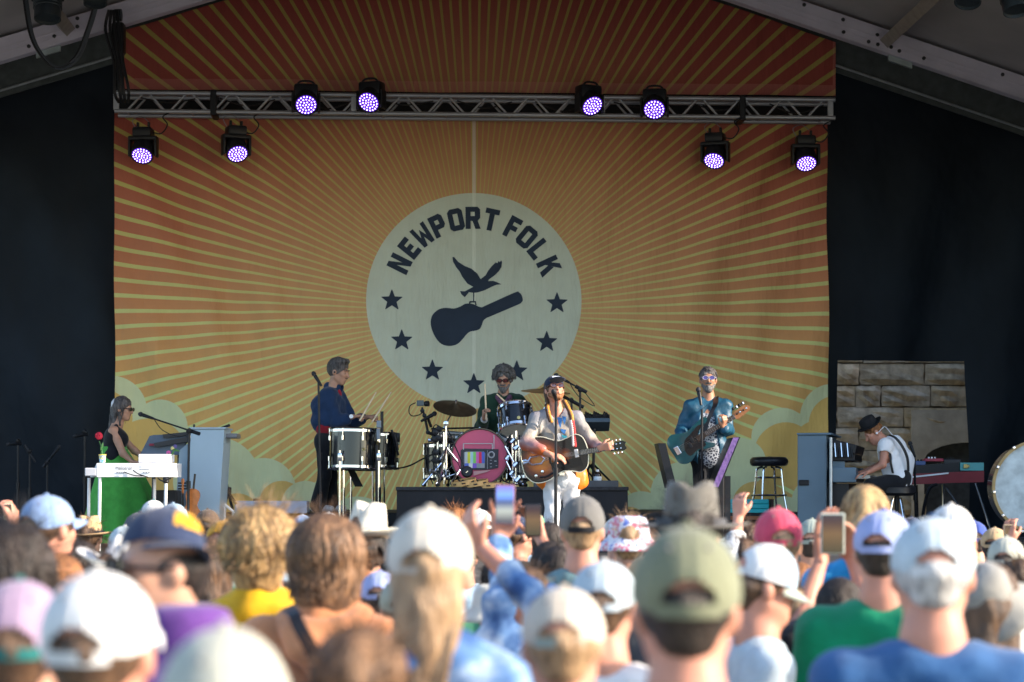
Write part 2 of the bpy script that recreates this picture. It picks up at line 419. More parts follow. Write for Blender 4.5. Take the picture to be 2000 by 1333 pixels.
# --- black curtains
def curtain_mat():
    m = M('black_curtain_cloth', (.012, .018, .028), .7, noise=0, spec=.2); g = G(m); o = g.obj()
    n = g.noise(2.2, g.mapping(o, (.55, 1, .4), (0, .6, 0)), 3.); n2 = g.noise(14, o)
    g.base(g.ramp(n, [(.25, (.0055, .0085, .0135)), (.75, (.0125, .0185, .0275))])); g.bump(g.math('MULTIPLY_ADD', n2, .015, n), .7, .16); return m
m_cur = curtain_mat()
def curtain(u0, u1, z0, ztop, o_, hole=None, seed=0, diag=.35):
    """hanging cloth with slanting folds; hole = (u0,u1,z0,z1) is left open"""
    nu, nz = max(2, int((u1 - u0) / .06)), 70; V, F = [], []
    us = list(np.linspace(u0, u1, nu + 1))
    if hole: us = sorted(set([u for u in us if min(abs(u - hole[0]), abs(u - hole[1])) > .04] + [hole[0], hole[1]]))
    zs = list(np.linspace(0, 1, nz + 1)); H = ztop((u0 + u1) / 2) - z0
    for u in us:
        for t in zs:
            z = z0 + (ztop(u) - z0) * t
            if hole: z = z0 + (hole[3] - z0) * t * 2 if t <= .5 else hole[3] + (ztop(u) - hole[3]) * (t - .5) * 2
            s = u * 2.0 + z * diag * 3.6 + seed + .8 * math.sin(z * .7 + seed)
            y = .17 * math.sin(s + .6 * math.sin(z * .9)) + .08 * math.sin(2.3 * s + 1.7 + .5 * z) + .018 * math.sin(u * 9 - z * 1.3)
            y *= (.35 + .65 * (1 - t)); V.append(B(u, z, o_ + y))
    m = len(zs)
    for i in range(len(us) - 1):
        for j in range(m - 1):
            if hole:
                uc = (us[i] + us[i + 1]) / 2; 
                if hole[0] < uc < hole[1] and zs[j + 1] < .501: continue
            F.append([i * m + j, (i + 1) * m + j, (i + 1) * m + j + 1, i * m + j + 1])
    return V, F
uL, uR = bu(222), bu(1622)
tag(obj('curtain', curtain(-UW, uL + .15, ST + .01, lambda u: zl(u) + .08, -.06, seed=1), m_cur, smooth=True, loc=B(-7, ST)), 'black stage curtain hanging left of the painted banner', 'curtain', 'black stage curtains')
hu0, hu1 = bu(1637), bu(1888)
tag(obj('curtain', curtain(uR - .12, UW, ST + .01, lambda u: zr(u) + .08, -.06, (hu0, hu1, ST - 1, bz(704, hu0)), 3.3, -.3), m_cur, smooth=True, loc=B(7, ST)), 'black stage curtain right of the banner with a square opening to stones', 'curtain', 'black stage curtains')
for s, lb in ((1, 'black side curtain added on the right flank of the tent to block sun'),):
    V, F = [], []; nn = 120; L_ = 8.0 + (7.5 if s > 0 else 0)  # added unseen; runs on behind the tent to keep sun off stage and stones
    for i in range(nn + 1):
        for t in (0, .25, .5, .75, 1):
            o_ = 8.2 - L_ * i / nn; u = s * (UW - .35) + .05 * math.sin(o_ * 4) * (1 - t)
            V.append(B(u, ST + .01 + (min((zl if s < 0 else zr)(u) + RH + .03, 9. if o_ > -.5 else 5.5) - ST) * t, o_))
    for i in range(nn):
        for t in range(4): F.append([i * 5 + t, (i + 1) * 5 + t, (i + 1) * 5 + t + 1, i * 5 + t + 1])
    tag(obj('sun_block_curtain', (V, F), m_cur, smooth=True, loc=B(s * (UW - .35), ST)), lb, 'curtain', 'black stage curtains')
# --- banners
RC = (bu(925), bz(615, bu(925)))             # centre of the painted rays (u, z)
PXM = FPX / 27.0
def px2b(px, py): return ((px - 925) / PXM, (615 - py) / PXM)
def banner_mat(name, full):
    m = M(name, (.5, .2, .1), .8, noise=0, spec=.25); g = G(m); o = g.obj(); x, y, z = g.sep(o)
    ang = g.math('ARCTAN2', z, g.math('MULTIPLY', x, 1.18)); t = g.math('FRACT', g.math('ADD', g.math('MULTIPLY', ang, 170 / (2 * math.pi)), 100.5))
    ray = g.math('LESS_THAN', g.math('ABSOLUTE', g.math('SUBTRACT', t, .5)), .135)
    v = g.math('MULTIPLY_ADD', z, 1 / 7.4, .46)        # 0 at the foot, 1 at the top
    rad = g.math('SQRT', g.math('ADD', g.math('MULTIPLY', x, x), g.math('MULTIPLY', z, z)))
    glow = g.math('SUBTRACT', 1., g.math('SMOOTH_MIN', g.math('DIVIDE', rad, 4.2), 1., .2))
    base = g.ramp(v, [(.06, (.78, .50, .15)), (.30, (.76, .44, .145)), (.45, (.66, .29, .12)), (.60, (.54, .175, .095)), (.78, (.43, .095, .070)), (1., (.31, .052, .045))])
    base = g.mix(g.math('MULTIPLY', glow, .8), base, (.76, .50, .22))
    rc = g.ramp(v, [(.1, (.76, .84, .34)), (.45, (.68, .66, .25)), (.75, (.56, .46, .13)), (1., (.40, .30, .07))])
    c = g.mix(g.math('MULTIPLY', ray, g.math('SUBTRACT', 1., g.math('MULTIPLY', glow, .35))), base, rc)
    if full:
        def disc(c, px, py, r, colr):
            cx, cz = px2b(px, py)
            d = g.math('ADD', g.math('POWER', g.math('ABSOLUTE', g.math('SUBTRACT', x, cx)), 2.), g.math('POWER', g.math('ABSOLUTE', g.math('SUBTRACT', z, cz)), 2.))
            return g.mix(g.math('LESS_THAN', d, (r / PXM) ** 2), c, colr)
        PALE, OCH = (.70, .72, .42), (.78, .50, .15)
        for px, py, r, k in ((228, 806, 68, 0), (215, 820, 54, 1), (322, 838, 54, 0), (300, 898, 78, 1), (262, 905, 60, 1), (430, 940, 84, 0), (520, 958, 62, 0), (555, 984, 44, 1), (600, 985, 45, 0), (470, 1010, 46, 1), (700, 1040, 70, 0), (745, 1060, 60, 1),
                             (1622, 815, 64, 0), (1630, 828, 54, 1), (1522, 856, 58, 0), (1530, 888, 62, 1), (1600, 880, 60, 1), (1440, 905, 50, 0), (1330, 965, 62, 0), (1376, 985, 34, 1), (1410, 985, 52, 0), (1470, 985, 44, 1), (1600, 985, 58, 0), (1530, 1010, 40, 0), (1250, 1010, 50, 0), (1225, 1030, 40, 1)):
            c = disc(c, px, py, r, OCH if k else PALE)
        c = disc(c, 924.5, 592, 208, (.66, .69, .555))
        seam_light = g.math('LESS_THAN', g.math('ABSOLUTE', g.math('ADD', x, .004)), .022)
        c = g.mix(g.math('MULTIPLY', seam_light, .5), c, (.9, .92, .78))  # light leaking through the middle join, painted in as a paler stripe
    else:
        hx = g.math('MAXIMUM', g.math('SUBTRACT', x, (1620 - 925) / PXM), g.math('SUBTRACT', (253 - 925) / PXM, x))
        hem = g.math('GREATER_THAN', g.math('MAXIMUM', hx, g.math('SUBTRACT', (615 - 172) / PXM + .0, z)), 0.)
        c = g.mix(g.math('MULTIPLY', hem, .3), c, (.75, .3, .25))
    st = g.noise(1.6, g.mapping(o, (2.2, 1, .5), (0, .3, 0)), 4.)
    c2 = g.mix(g.math('MULTIPLY', g.noise(4., o, 5.), .22), c, (.18, .10, .06)); g.base(c2)
    g.bump(g.math('MULTIPLY_ADD', g.noise(30., g.mapping(o, (1, 1, .3))), .05, st), .8, .10); return m
def wav(u, z):                                # drape of the lower banner, flat where the badge is printed
    x, y = u - RC[0], z - RC[1]; f = min(1, max(0, (math.hypot(x, y - .15) - 1.45) / 1.6))
    s = x * 1.9 + (.9 if x < 0 else -.9) * y
    return f * (.055 * math.sin(s * 1.5 + .4) + .045 * math.sin(s * 3.7 + 1. + .5 * math.sin(y)) + .016 * math.sin(x * 9 + .6 * y)) 
def banner(name, u0, u1, z0, ztop, o_, mat, wavy, label, nu=150, nz=90):
    V, F = [], []
    for i in range(nu + 1):
        for j in range(nz + 1):
            u = u0 + (u1 - u0) * i / nu; z = z0 + (ztop(u) - z0) * j / nz
            V.append(B(u, z, o_ + (wav(u, z) if wavy else .02 * math.sin(u * 2.1) + .012 * math.sin(u * 5.3 + z))))
    for i in range(nu):
        for j in range(nz): F.append([i * (nz + 1) + j, (i + 1) * (nz + 1) + j, (i + 1) * (nz + 1) + j + 1, i * (nz + 1) + j + 1])
    mx = Matrix.Translation(B(RC[0], RC[1], o_)) @ Matrix.Rotation(TH, 4, 'Z'); inv = mx.inverted()
    me = mesh_of(name, [inv @ v for v in V], F, True); me.materials.append(mat)
    o = bpy.data.objects.new(name, me); col.objects.link(o); o.matrix_world = mx
    tag(o, label, 'banner'); OFF[o.name] = Vector((0, 0, 0)); return o
u0, u1 = bu(224, .3), bu(1617, .3)
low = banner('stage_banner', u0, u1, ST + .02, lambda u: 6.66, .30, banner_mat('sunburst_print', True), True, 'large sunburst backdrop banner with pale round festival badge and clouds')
u0_, u1_ = u0, u1; BINV0 = (Matrix.Translation(B(RC[0], RC[1], .3)) @ Matrix.Rotation(TH, 4, 'Z')).inverted()
u0, u1 = bu(243, .42), bu(1632, .42)
upz = lambda u: min(8.8, (zl if u < ua else zr)(u) + .12)
banner('header_banner', u0, u1, bz(181, 0, .42), upz, .42, banner_mat('sunburst_header_print', False), False, 'red header banner with yellow rays above the lighting truss', 140, 30)
# printed badge: letters, stars, bird and guitar case as thin appliqué sheets on the banner
obj('top_sleeve', ([BINV0 @ v for v in [B(u0_, 6.60, .24), B(u1_, 6.60, .24), B(u1_, 7.35, .24), B(u0_, 7.35, .24)]], [[0, 1, 2, 3]]), M('sleeve_black', (.010, .011, .014), .8), low)
m_ink = M('navy_badge_print', (.022, .034, .058), .8, noise=.15, ns=3)
BMX = Matrix.Translation(B(RC[0], RC[1], .3)) @ Matrix.Rotation(TH, 4, 'Z'); BINV = BMX.inverted()
def badge(name, polys, lift=.005):
    sh = []
    for p in polys:
        tri = tessellate_polygon([[Vector((a, b, 0)) for a, b in p]]); sh.append(([Vector((a, -lift, b)) for a, b in p], [list(t) for t in tri]))
    V, F = merge(sh); me = mesh_of(name, V, F, False); me.materials.append(m_ink)
    o = bpy.data.objects.new(name, me); col.objects.link(o); o.parent = low; return o
CB = px2b(924.5, 592)
t_ = .27
LET = {
 'N': (.72, [[(0, 0), (.25, 0), (.25, 1), (0, 1)], [(.47, 0), (.72, 0), (.72, 1), (.47, 1)], [(.25, 1), (.25, .58), (.47, 0), (.47, .42)]]),
 'E': (.62, [[(0, 0), (.25, 0), (.25, 1), (0, 1)], [(.25, 0), (.62, 0), (.62, .24), (.25, .24)], [(.25, .39), (.52, .39), (.52, .62), (.25, .62)], [(.25, .76), (.62, .76), (.62, 1), (.25, 1)]]),
 'W': (.98, [[(0, 1), (.13, 0), (.36, 0), (.24, 1)], [(.74, 1), (.62, 0), (.85, 0), (.98, 1)], [(.36, 0), (.49, .42), (.49, .8), (.31, .42)], [(.62, 0), (.67, .42), (.49, .8), (.49, .42)]]),
 'P': (.70, [[(0, 0), (.25, 0), (.25, 1), (0, 1)], [(.25, .76), (.60, .76), (.58, 1), (.25, 1)], [(.58, 1), (.60, .76), (.45, .76), (.45, .56), (.70, .46), (.70, .88)], [(.25, .33), (.58, .33), (.70, .46), (.45, .56), (.25, .56)]]),
 'O': (.74, [[(0, .13), (.14, 0), (.25, .24), (.25, .76), (.14, 1), (0, .87)], [(.74, .13), (.60, 0), (.49, .24), (.49, .76), (.60, 1), (.74, .87)], [(.14, 0), (.60, 0), (.49, .24), (.25, .24)], [(.14, 1), (.60, 1), (.49, .76), (.25, .76)]]),
 'R': (.74, [[(0, 0), (.25, 0), (.25, 1), (0, 1)], [(.25, .77), (.45, .77), (.60, 1), (.25, 1)], [(.60, 1), (.45, .77), (.46, .58), (.60, .36), (.72, .50), (.72, .88)], [(.25, .36), (.60, .36), (.46, .58), (.25, .58)], [(.34, .36), (.48, 0), (.74, 0), (.60, .36)]]),
 'T': (.70, [[(.225, 0), (.475, 0), (.475, .76), (.225, .76)], [(0, .76), (.70, .76), (.70, 1), (0, 1)]]),
 'F': (.62, [[(0, 0), (.25, 0), (.25, 1), (0, 1)], [(.25, .37), (.54, .37), (.54, .60), (.25, .60)], [(.25, .76), (.62, .76), (.62, 1), (.25, 1)]]),
 'L': (.60, [[(0, 0), (.25, 0), (.25, 1), (0, 1)], [(.25, 0), (.60, 0), (.60, .24), (.25, .24)]]),
 'K': (.76, [[(0, 0), (.25, 0), (.25, 1), (0, 1)], [(.25, .36), (.25, .66), (.47, 1), (.76, 1)], [(.33, .48), (.48, 0), (.76, 0), (.52, .68)]]),
}
for ch, deg in zip('NEWPORTFOLK', (-63.8, -51.1, -38.1, -25.6, -12.6, -.7, 11.9, 27.8, 39.5, 51.2, 65.)):
    wd, polys = LET[ch]; H = .285; a = R(deg); r0_ = .925
    out = []
    for p in polys:
        q = []
        for x, y in p:
            lx, ly = (x - wd / 2) * H * (.80 if ch == 'W' else .92), r0_ + y * H
            q.append((CB[0] + lx * math.cos(a) + ly * math.sin(a), CB[1] - lx * math.sin(a) + ly * math.cos(a)))
        out.append(q)
    badge('letter', out)
for sx, sy in ((766, 592), (785, 669), (844, 727), (924, 753), (1007, 728), (1065, 671), (1085, 596)):
    cx, cy = px2b(sx, sy); st = []
    for k in range(10):
        r = .150 if k % 2 == 0 else .064; a = math.pi / 2 + k * math.pi / 5; st.append((cx + r * math.cos(a), cy + r * math.sin(a)))
    rnd = []
    for k in range(10):                        # slightly blunted points
        if k % 2 == 0:
            p, q0, q1 = np.array(st[k]), np.array(st[k - 1]), np.array(st[(k + 1) % 10]); rnd += [tuple(p + (q0 - p) * .1), tuple(p + (q1 - p) * .1)]
        else: rnd.append(st[k])
    badge('star', [rnd])
zz = lambda L: [(CB[0] + (x - 696) / 3.1 / PXM, CB[1] + (688 - y) / 3.1 / PXM) for x, y in L]
case = [(437, 805), (450, 770), (485, 740), (530, 731), (575, 735), (615, 722), (645, 706), (690, 708), (735, 726), (770, 714), (938, 638), (965, 636), (982, 655), (988, 685), (978, 697), (960, 710), (790, 783), (765, 795), (750, 810), (742, 835), (728, 858), (700, 868), (675, 872), (655, 885), (630, 915), (600, 945), (565, 958), (525, 957), (490, 940), (460, 900), (440, 850)]
badge('guitar_case_print', [zz(spline(case, 3)), zz([(664, 708), (668, 690), (706, 690), (712, 714), (704, 714), (700, 699), (676, 699), (672, 709)]), zz([(690, 640), (697, 640), (696, 690), (690, 690)])])
bird = [(612, 630), (640, 632), (690, 605), (655, 585), (625, 545), (610, 515), (590, 490), (570, 455), (566, 428), (576, 426), (600, 455), (640, 480), (680, 496), (715, 525), (735, 558), (765, 535), (780, 508), (800, 482), (825, 458), (836, 462), (842, 449), (850, 456), (858, 445), (863, 455), (860, 485), (845, 510), (820, 535), (785, 560), (780, 570), (810, 568), (830, 575), (860, 589), (830, 592), (800, 605), (760, 625), (720, 638), (690, 641), (665, 637), (655, 650), (640, 667), (620, 650)]
badge('bird_print', [zz(bird)], .007)
# --- stone wall behind the opening
m_st = []
for k, c in enumerate(((.45, .345, .22), (.45, .36, .25), (.40, .31, .20), (.45, .33, .19))):
    m_st.append(M('granite_block_%d' % k, c, .95, noise=.4, ns=6, bump=1., bs=12))
wall = thing('stone_wall', 'old fort wall of rough brown granite blocks behind the stage', 'wall', (6.4, 33.6, 0))
obj('mortar_core', s_box((6.4, 34.0, 2.6), (8, .6, 5.2)), M('mortar', (.40, .33, .24), .95, noise=.3), wall)
rng = random.Random(3); z = .02; row = 0
sm = []
while z < 5.1:
    hh = (.36, .34, .37, .33, .35)[row % 5]; x = 2.5 + rng.random() * .5
    while x < 10.2:
        wd = rng.uniform(.35, 1.1); cx, cz = x + wd / 2, z + hh / 2
        if not (6.62 < cx < 7.9 and cz < 2.75):
            bm = bmesh.new(); bmesh.ops.create_cube(bm, size=1); bmesh.ops.subdivide_edges(bm, edges=bm.edges[:], cuts=3, use_grid_fill=True)
            for v in bm.verts:
                e = max(abs(v.co.x), abs(v.co.z)) > .49
                v.co = Vector((v.co.x * (wd - .016), v.co.y * .3, v.co.z * (hh - .016))) + Vector((rng.uniform(-.012, .012), rng.uniform(-.075, .0) if not e and v.co.y < 0 else 0, rng.uniform(-.010, .010)))
            me = bpy.data.meshes.new('stone'); bm.to_mesh(me); bm.free()
            o = bpy.data.objects.new('stone', me); col.objects.link(o); me.materials.append(rng.choice(m_st)); o.parent = wall
            o.location = Vector((cx, 33.68 + rng.uniform(-.02, .02), cz)) - off(wall)
        x += wd
    z += hh; row += 1
# smooth niche surround with a dark arch
m_plas = M('dressed_stone', (.45, .37, .27), .9, noise=.25, ns=3, bump=.4, bs=12)
arch = [(6.45, 1.2), (6.45, 3.12), (8.4, 3.12), (8.4, 1.2), (8.15, 1.2), (8.15, 2.3)] + [(7.4 + .75 * math.cos(a), 2.3 + .30 * math.sin(a)) for a in np.linspace(.1, math.pi - .1, 12)] + [(6.65, 2.3), (6.65, 1.2)]
obj('niche_surround', s_poly(arch, .25, Matrix.Translation((0, 33.46, 0))), m_plas, wall)
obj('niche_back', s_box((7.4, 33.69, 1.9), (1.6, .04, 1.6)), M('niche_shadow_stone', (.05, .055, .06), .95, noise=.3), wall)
# --- lighting truss
m_tr = M('truss_aluminium', (.50, .51, .54), .45, .75, noise=.12, ns=6)
TO = .74; TD = .32
tu0, tu1 = bu(224, TO), bu(1631, TO)
zt, zb = bz(181, tu0, TO), bz(217, tu0, TO)
zs = (bz(196, tu1, TO) - zt) / (tu1 - tu0) * .6
truss = thing('lighting_truss', 'long silver box truss carrying the purple stage lights', 'truss', B(0, zb, TO))
tz = lambda u, top: (zt if top else zb) + zs * (u - tu0)
for top in (0, 1):
    for oo in (TO, TO - TD): rod('chord', B(tu0, tz(tu0, top), oo), B(tu1, tz(tu1, top), oo), .028, m_tr, truss, 10)
nb = 33
for oo in (TO, TO - TD):
    for k in range(nb):
        a, b = tu0 + .12 + (tu1 - tu0 - .24) * k / nb, tu0 + .12 + (tu1 - tu0 - .24) * (k + 1) / nb; up = k % 2
        rod('brace', B(a + .03, tz(a, up), oo), B(b - .03, tz(b, 1 - up), oo), .0145, m_tr, truss, 6)
for k in range(12):
    a = tu0 + .15 + (tu1 - tu0 - .3) * k / 11
    rod('cross_brace', B(a, tz(a, 0), TO), B(a, tz(a, 0), TO - TD), .010, m_tr, truss, 6)
for px_ in (227, 691, 1176, 1622):
    u = bu(px_, TO); V, F = s_box((0, 0, 0), (.07, .05, zt - zb - .03), Matrix.Rotation(TH, 3, 'Z'), .006)
    obj('end_plate', ([v + B(u, (tz(u, 0) + tz(u, 1)) / 2, TO - .01) for v in V], F), m_tr, truss)
m_blk = M('fixture_black', (.010, .010, .013), .45, noise=.2, ns=8)
for px_ in (417, 1450):
    u = bu(px_, TO); V, F = s_box((0, 0, 0), (.085, TD + .07, zt - zb + .09), Matrix.Rotation(TH, 3, 'Z'), .02)
    obj('black_sling', ([v + B(u, (tz(u, 0) + tz(u, 1)) / 2, TO - TD / 2) for v in V], F), m_blk, truss)
cab = []
for k in range(9):
    a = tu0 + .3 + k * 1.0; cab.append(s_tube(curve3([B(a, tz(a, 1) - .04, TO - .1), B(a + .35, tz(a, 1) - .10 - .03 * (k % 3), TO - .12), B(a + .7, tz(a, 1) - .05, TO - .1)], 4), .010, 5))
obj('cable', cab, m_blk, truss, smooth=True)
# --- moving lights (one built, seven copied)
m_led = M('led_violet', (.3, .2, .9), .3, noise=0, emit=(.20, .07, 1.), es=.7)
m_ledw = M('led_core', (.8, .7, 1.), .3, noise=0, emit=(.78, .66, 1.), es=2.4)
m_lens = M('lens_plate', (.05, .02, .12), .3, noise=0, emit=(.12, .03, .6), es=.16)
m_gunm = M('safety_steel', (.3, .3, .32), .4, .8, noise=0)
def moving_light(label, hang, pos, tilt, yaw):
    """head hangs from pos (hang=True) or stands in front of the truss"""
    t = thing('moving_light', label, 'stage light', pos, 'violet moving head stage lights'); O = Vector(pos)
    q = Matrix.Rotation(R(yaw), 3, 'Z')
    def loc(x, y, z): return O + q @ Vector((x, y, z))
    obj('base', s_box(O + Vector((0, 0, -.06)), (.24, .22, .12), q, .025), m_blk, t, smooth=True)
    for s in (-1, 1): obj('clamp', s_box(loc(s * .07, 0, .03), (.03, .05, .08), q, .008), m_blk, t)
    hc = -.27
    yk = obj('yoke', [s_box(loc(s * .165, 0, hc + .03), (.035, .15, .26), q, .015) for s in (-1, 1)] + [s_box(loc(0, 0, -.135), (.35, .16, .05), q, .015)], m_blk, t, smooth=True)
    cen = loc(0, 0, hc); ax = q @ (Matrix.Rotation(R(tilt), 3, 'X') @ Vector((0, -1, 0)))
    hd = obj('head', s_lathe([(0, -.15), (.09, -.15), (.13, -.10), (.14, .0), (.142, .10), (.135, .115)], 24, cen, ax), m_blk, t, smooth=True)
    lz = cen + ax * .112
    obj('lens', s_lathe([(0, .0), (.128, 0), (.128, -.005)], 24, lz + ax * .006, ax), m_lens, t)
    obj('rim', s_ring(lz + ax * .004, ax, .134, .010, 28, 6), m_blk, t, smooth=True)
    x, y = frame(ax); dots, cores = [], []
    for rr, n_, ph in ((0, 1, 0), (.036, 6, .2), (.072, 12, 0), (.107, 18, .1)):
        for k in range(n_):
            a = 2 * math.pi * k / n_ + ph; c = lz + x * rr * math.cos(a) + y * rr * math.sin(a)
            dots.append(s_lathe([(0, .013), (.0135, .012), (.0135, .007)], 8, c, ax)); cores.append(s_lathe([(0, .017), (.0062, .015), (.0065, .011)], 6, c, ax))
    tag(obj('led_array', dots, m_led, t), kind='stuff'); tag(obj('led_core_array', cores, m_ledw, t), kind='stuff')
    obj('power_cable', s_tube(curve3([loc(.10, .02, -.05), loc(.22, .02, -.07), loc(.30, .02, .04), loc(.24, .03, .14), loc(.34, .03, .20)], 6), .009, 5), m_blk, t, smooth=True)
    obj('safety_wire', s_tube(curve3([loc(-.10, .05, -.01), loc(-.15, .05, .10), loc(-.04, .05, .15), loc(.06, .05, .08)], 5), .005, 5), m_gunm, t, smooth=True)
    return t
def mlight(px, py, hang, tilt, yaw, label):
    oo = TO + (.0 if hang else .16); u = bu(px, oo); zc = bz(py, u, oo)      # py: centre of the lens
    return moving_light(label, hang, B(u, zc + .34, oo), tilt, yaw)
mlight(280, 303, 1, 50, -4, 'violet moving light hanging at the far left end of the truss')
mlight(461, 300, 1, 48, 22, 'violet moving light hanging second from the left under the truss')
mlight(1397, 313, 1, 50, -18, 'violet moving light hanging under the truss above the bass player')
mlight(1573, 318, 1, 52, 2, 'violet moving light hanging at the far right end of the truss')
def front_light(px, py, tilt, yaw, label):
    oo = TO + .2; u = bu(px, oo); zc = bz(py, u, oo); O = B(u, zc, oo)
    t = thing('moving_light', label, 'stage light', O, 'violet moving head stage lights'); q = Matrix.Rotation(R(yaw), 3, 'Z')
    ax = q @ (Matrix.Rotation(R(tilt), 3, 'X') @ Vector((0, -1, 0))); lz = O; cen = O - ax * .12
    obj('body', [s_lathe([(0, -.13), (.11, -.13), (.15, -.06), (.155, .06), (.148, .108)], 24, cen, ax)], m_blk, t, smooth=True)
    obj('base', s_box(O + q @ Vector((0, .10, .17)), (.30, .2, .2), q, .03), m_blk, t, smooth=True)
    obj('handle', s_tube(curve3([O + q @ Vector((x, .04, z_)) for x, z_ in ((-.11, .26), (-.06, .30), (.06, .30), (.11, .26))], 5), .014, 6), m_blk, t, smooth=True)
    obj('yoke_arm', [s_box(O + q @ Vector((s * .165, .08, .04)), (.03, .14, .24), q, .012) for s in (-1, 1)], m_blk, t)
    obj('lens', s_lathe([(0, .0), (.132, 0), (.132, -.01)], 24, lz + ax * .0, ax), m_lens, t)
    obj('rim', s_ring(lz, ax, .142, .011, 28, 6), m_blk, t, smooth=True)
    x, y = frame(ax); dots, cores = [], []
    for rr, n_, ph in ((0, 1, 0), (.038, 6, .2), (.075, 12, 0), (.112, 18, .1)):
        for k in range(n_):
            a = 2 * math.pi * k / n_ + ph; c = lz + x * rr * math.cos(a) + y * rr * math.sin(a)
            dots.append(s_lathe([(0, .009), (.014, .008), (.014, .002)], 8, c, ax)); cores.append(s_lathe([(0, .013), (.0062, .011), (.0065, .007)], 6, c, ax))
    tag(obj('led_array', dots, m_led, t), kind='stuff'); tag(obj('led_core_array', cores, m_ledw, t), kind='stuff')
front_light(598, 205, 38, 8, 'violet moving light on the truss, leftmost of the upper four')
front_light(720, 200, 38, -20, 'violet moving light on the truss, second of the upper four')
front_light(1157, 207, 40, 28, 'violet moving light on the truss, third of the upper four')
front_light(1278, 214, 38, -6, 'violet moving light on the truss, rightmost of the upper four')
# --- chain hoist, cables and par lamps under the roof
m_gun = M('gunmetal', (.035, .045, .055), .4, .5, noise=.2)
ho = thing('chain_hoist', 'black chain hoist and cable bundle above the left end of the truss', 'hoist', P(230, 75, 25.4))
obj('body', s_box(P(232, 76, 25.4), (.15, .2, .38), bev=.03), m_blk, ho, smooth=True)
obj('hook_block', s_lathe([(.03, -.05), (.075, -.04), (.075, .04), (.03, .05)], 16, P(231, 30, 25.4), (1, 0, 0)), m_gun, ho, smooth=True)
obj('chain', s_tube([P(233, 100, 25.4), P(236, 140, 25.4), P(240, 185, 25.5)], .03, 6), m_blk, ho, smooth=True)
bn = [s_tube(curve3([P(213 + 5 * i, 20, 25.3), P(206 + 9 * i, 60, 25.3), P(222 + 6 * i, 120, 25.3), P(224 + 9 * i, 180 - 5 * (i % 2), 25.3), P(232 + 6 * i, 200, 25.4)], 5), .02, 6) for i in range(4)]
obj('cable_bundle', bn, m_blk, ho, smooth=True)
m_cab = M('grey_cable', (.06, .07, .085), .5, noise=.15)
lc = thing('hanging_cable', 'loop of grey and black cable hanging below the left rafter', 'cable', P(110, 60, 24.5))
for dx, dy in ((0, 0), (3, 4), (-3, 2)):
    obj('strand', s_tube(curve3([P(45 + dx, -40, 24.5), P(60 + dx, 60 + dy, 24.5), P(85 + dx, 110 + dy, 24.5), P(115 + dx, 131 + dy, 24.5), P(150 + dx, 110 + dy, 24.5), P(172 + dx, 60, 24.5), P(186 + dx, 15, 24.5), P(195, -20, 24.5)], 6), .017, 6), m_cab if dx >= 0 else m_blk, lc, smooth=True)
def par(px, py, d, r, label, ax=(.05, -.25, -1)):
    t = thing('par_lamp', label, 'stage light', P(px, py, d), 'unlit lamps under the tent roof'); ax = Vector(ax).normalized(); c = P(px, py, d)
    obj('can', s_lathe([(r * .35, -.52), (r * .8, -.45), (r, -.3), (r, 0), (r * .94, 0), (r * .9, -.03), (0, -.03)], 24, c, ax), m_gun, t, smooth=True)
    obj('cooling_fin', [s_ring(c + ax * (-.12 - .035 * k), ax, r + .004, .008, 24, 5) for k in range(4)], m_gun, t, smooth=True)
    obj('bracket', [s_tube(curve3([c - ax * .2 + Vector((s * (r + .02), 0, 0)), c - ax * .45 + Vector((s * (r + .01), 0, 0)), c - ax * .62], 5), .012, 5) for s in (-1, 1)], m_gun, t, smooth=True)
par(93, 38, 21., .135, 'dark cylindrical lamp hanging at the top left under the roof')
par(186, 8, 21., .12, 'dark round lamp at the top edge above the chain hoist')
par(1890, 5, 20., .13, 'dark lamp at the top right, left one of two', (-.15, -.4, -1))
par(1988, 22, 20., .14, 'dark lamp in the top right corner of the tent', (.1, -.3, -1))
# ------------------------------------------------------------------ stage equipment
m_chr = M('chrome', (.75, .76, .8), .12, 1., noise=0)
m_bm = M('black_metal', (.012, .012, .015), .4, .3, noise=.15)
m_foam = M('mic_grille', (.03, .03, .035), .7, .3, noise=.3, ns=200)
m_white = M('white_lacquer', (.78, .78, .80), .35, noise=.04)
m_blacklq = M('black_drum_lacquer', (.007, .008, .011), .2, noise=0, spec=.45, coat=.5)
m_rub = M('rubber', (.01, .01, .01), .8, noise=0)
def bar(a, b, r=.012, n=8): return s_tube([a, b], r, n)
def tripod(name, base, zt_, r, mat, parent, spread=.32, h=.35, n=3, ph=.5):
    b = Vector(base)
    for k in range(n):
        a = 2 * math.pi * k / n + ph
        obj('leg', s_tube([b + Vector((0, 0, h)), b + Vector((spread * math.cos(a), spread * math.sin(a), .01))], [r, r * .9], 6), mat, parent, smooth=True)
def microphone(tip, d, parent, mat=None, s=1.):
    """hand-held vocal microphone: grille ball at tip, body going along d"""
    tip = Vector(tip); d = Vector(d).normalized()
    o = obj('microphone', s_lathe([(0, .045 * s), (.016 * s, .048 * s), (.021 * s, .06 * s), (.013 * s, .19 * s), (0, .19 * s)], 12, tip, d), m_bm, parent, smooth=True)
    obj('grille', s_lathe([(0, 0), (.013 * s, .004 * s), (.023 * s, .018 * s), (.026 * s, .03 * s), (.023 * s, .045 * s), (0, .046 * s)], 12, tip, d), m_foam, o, smooth=True)
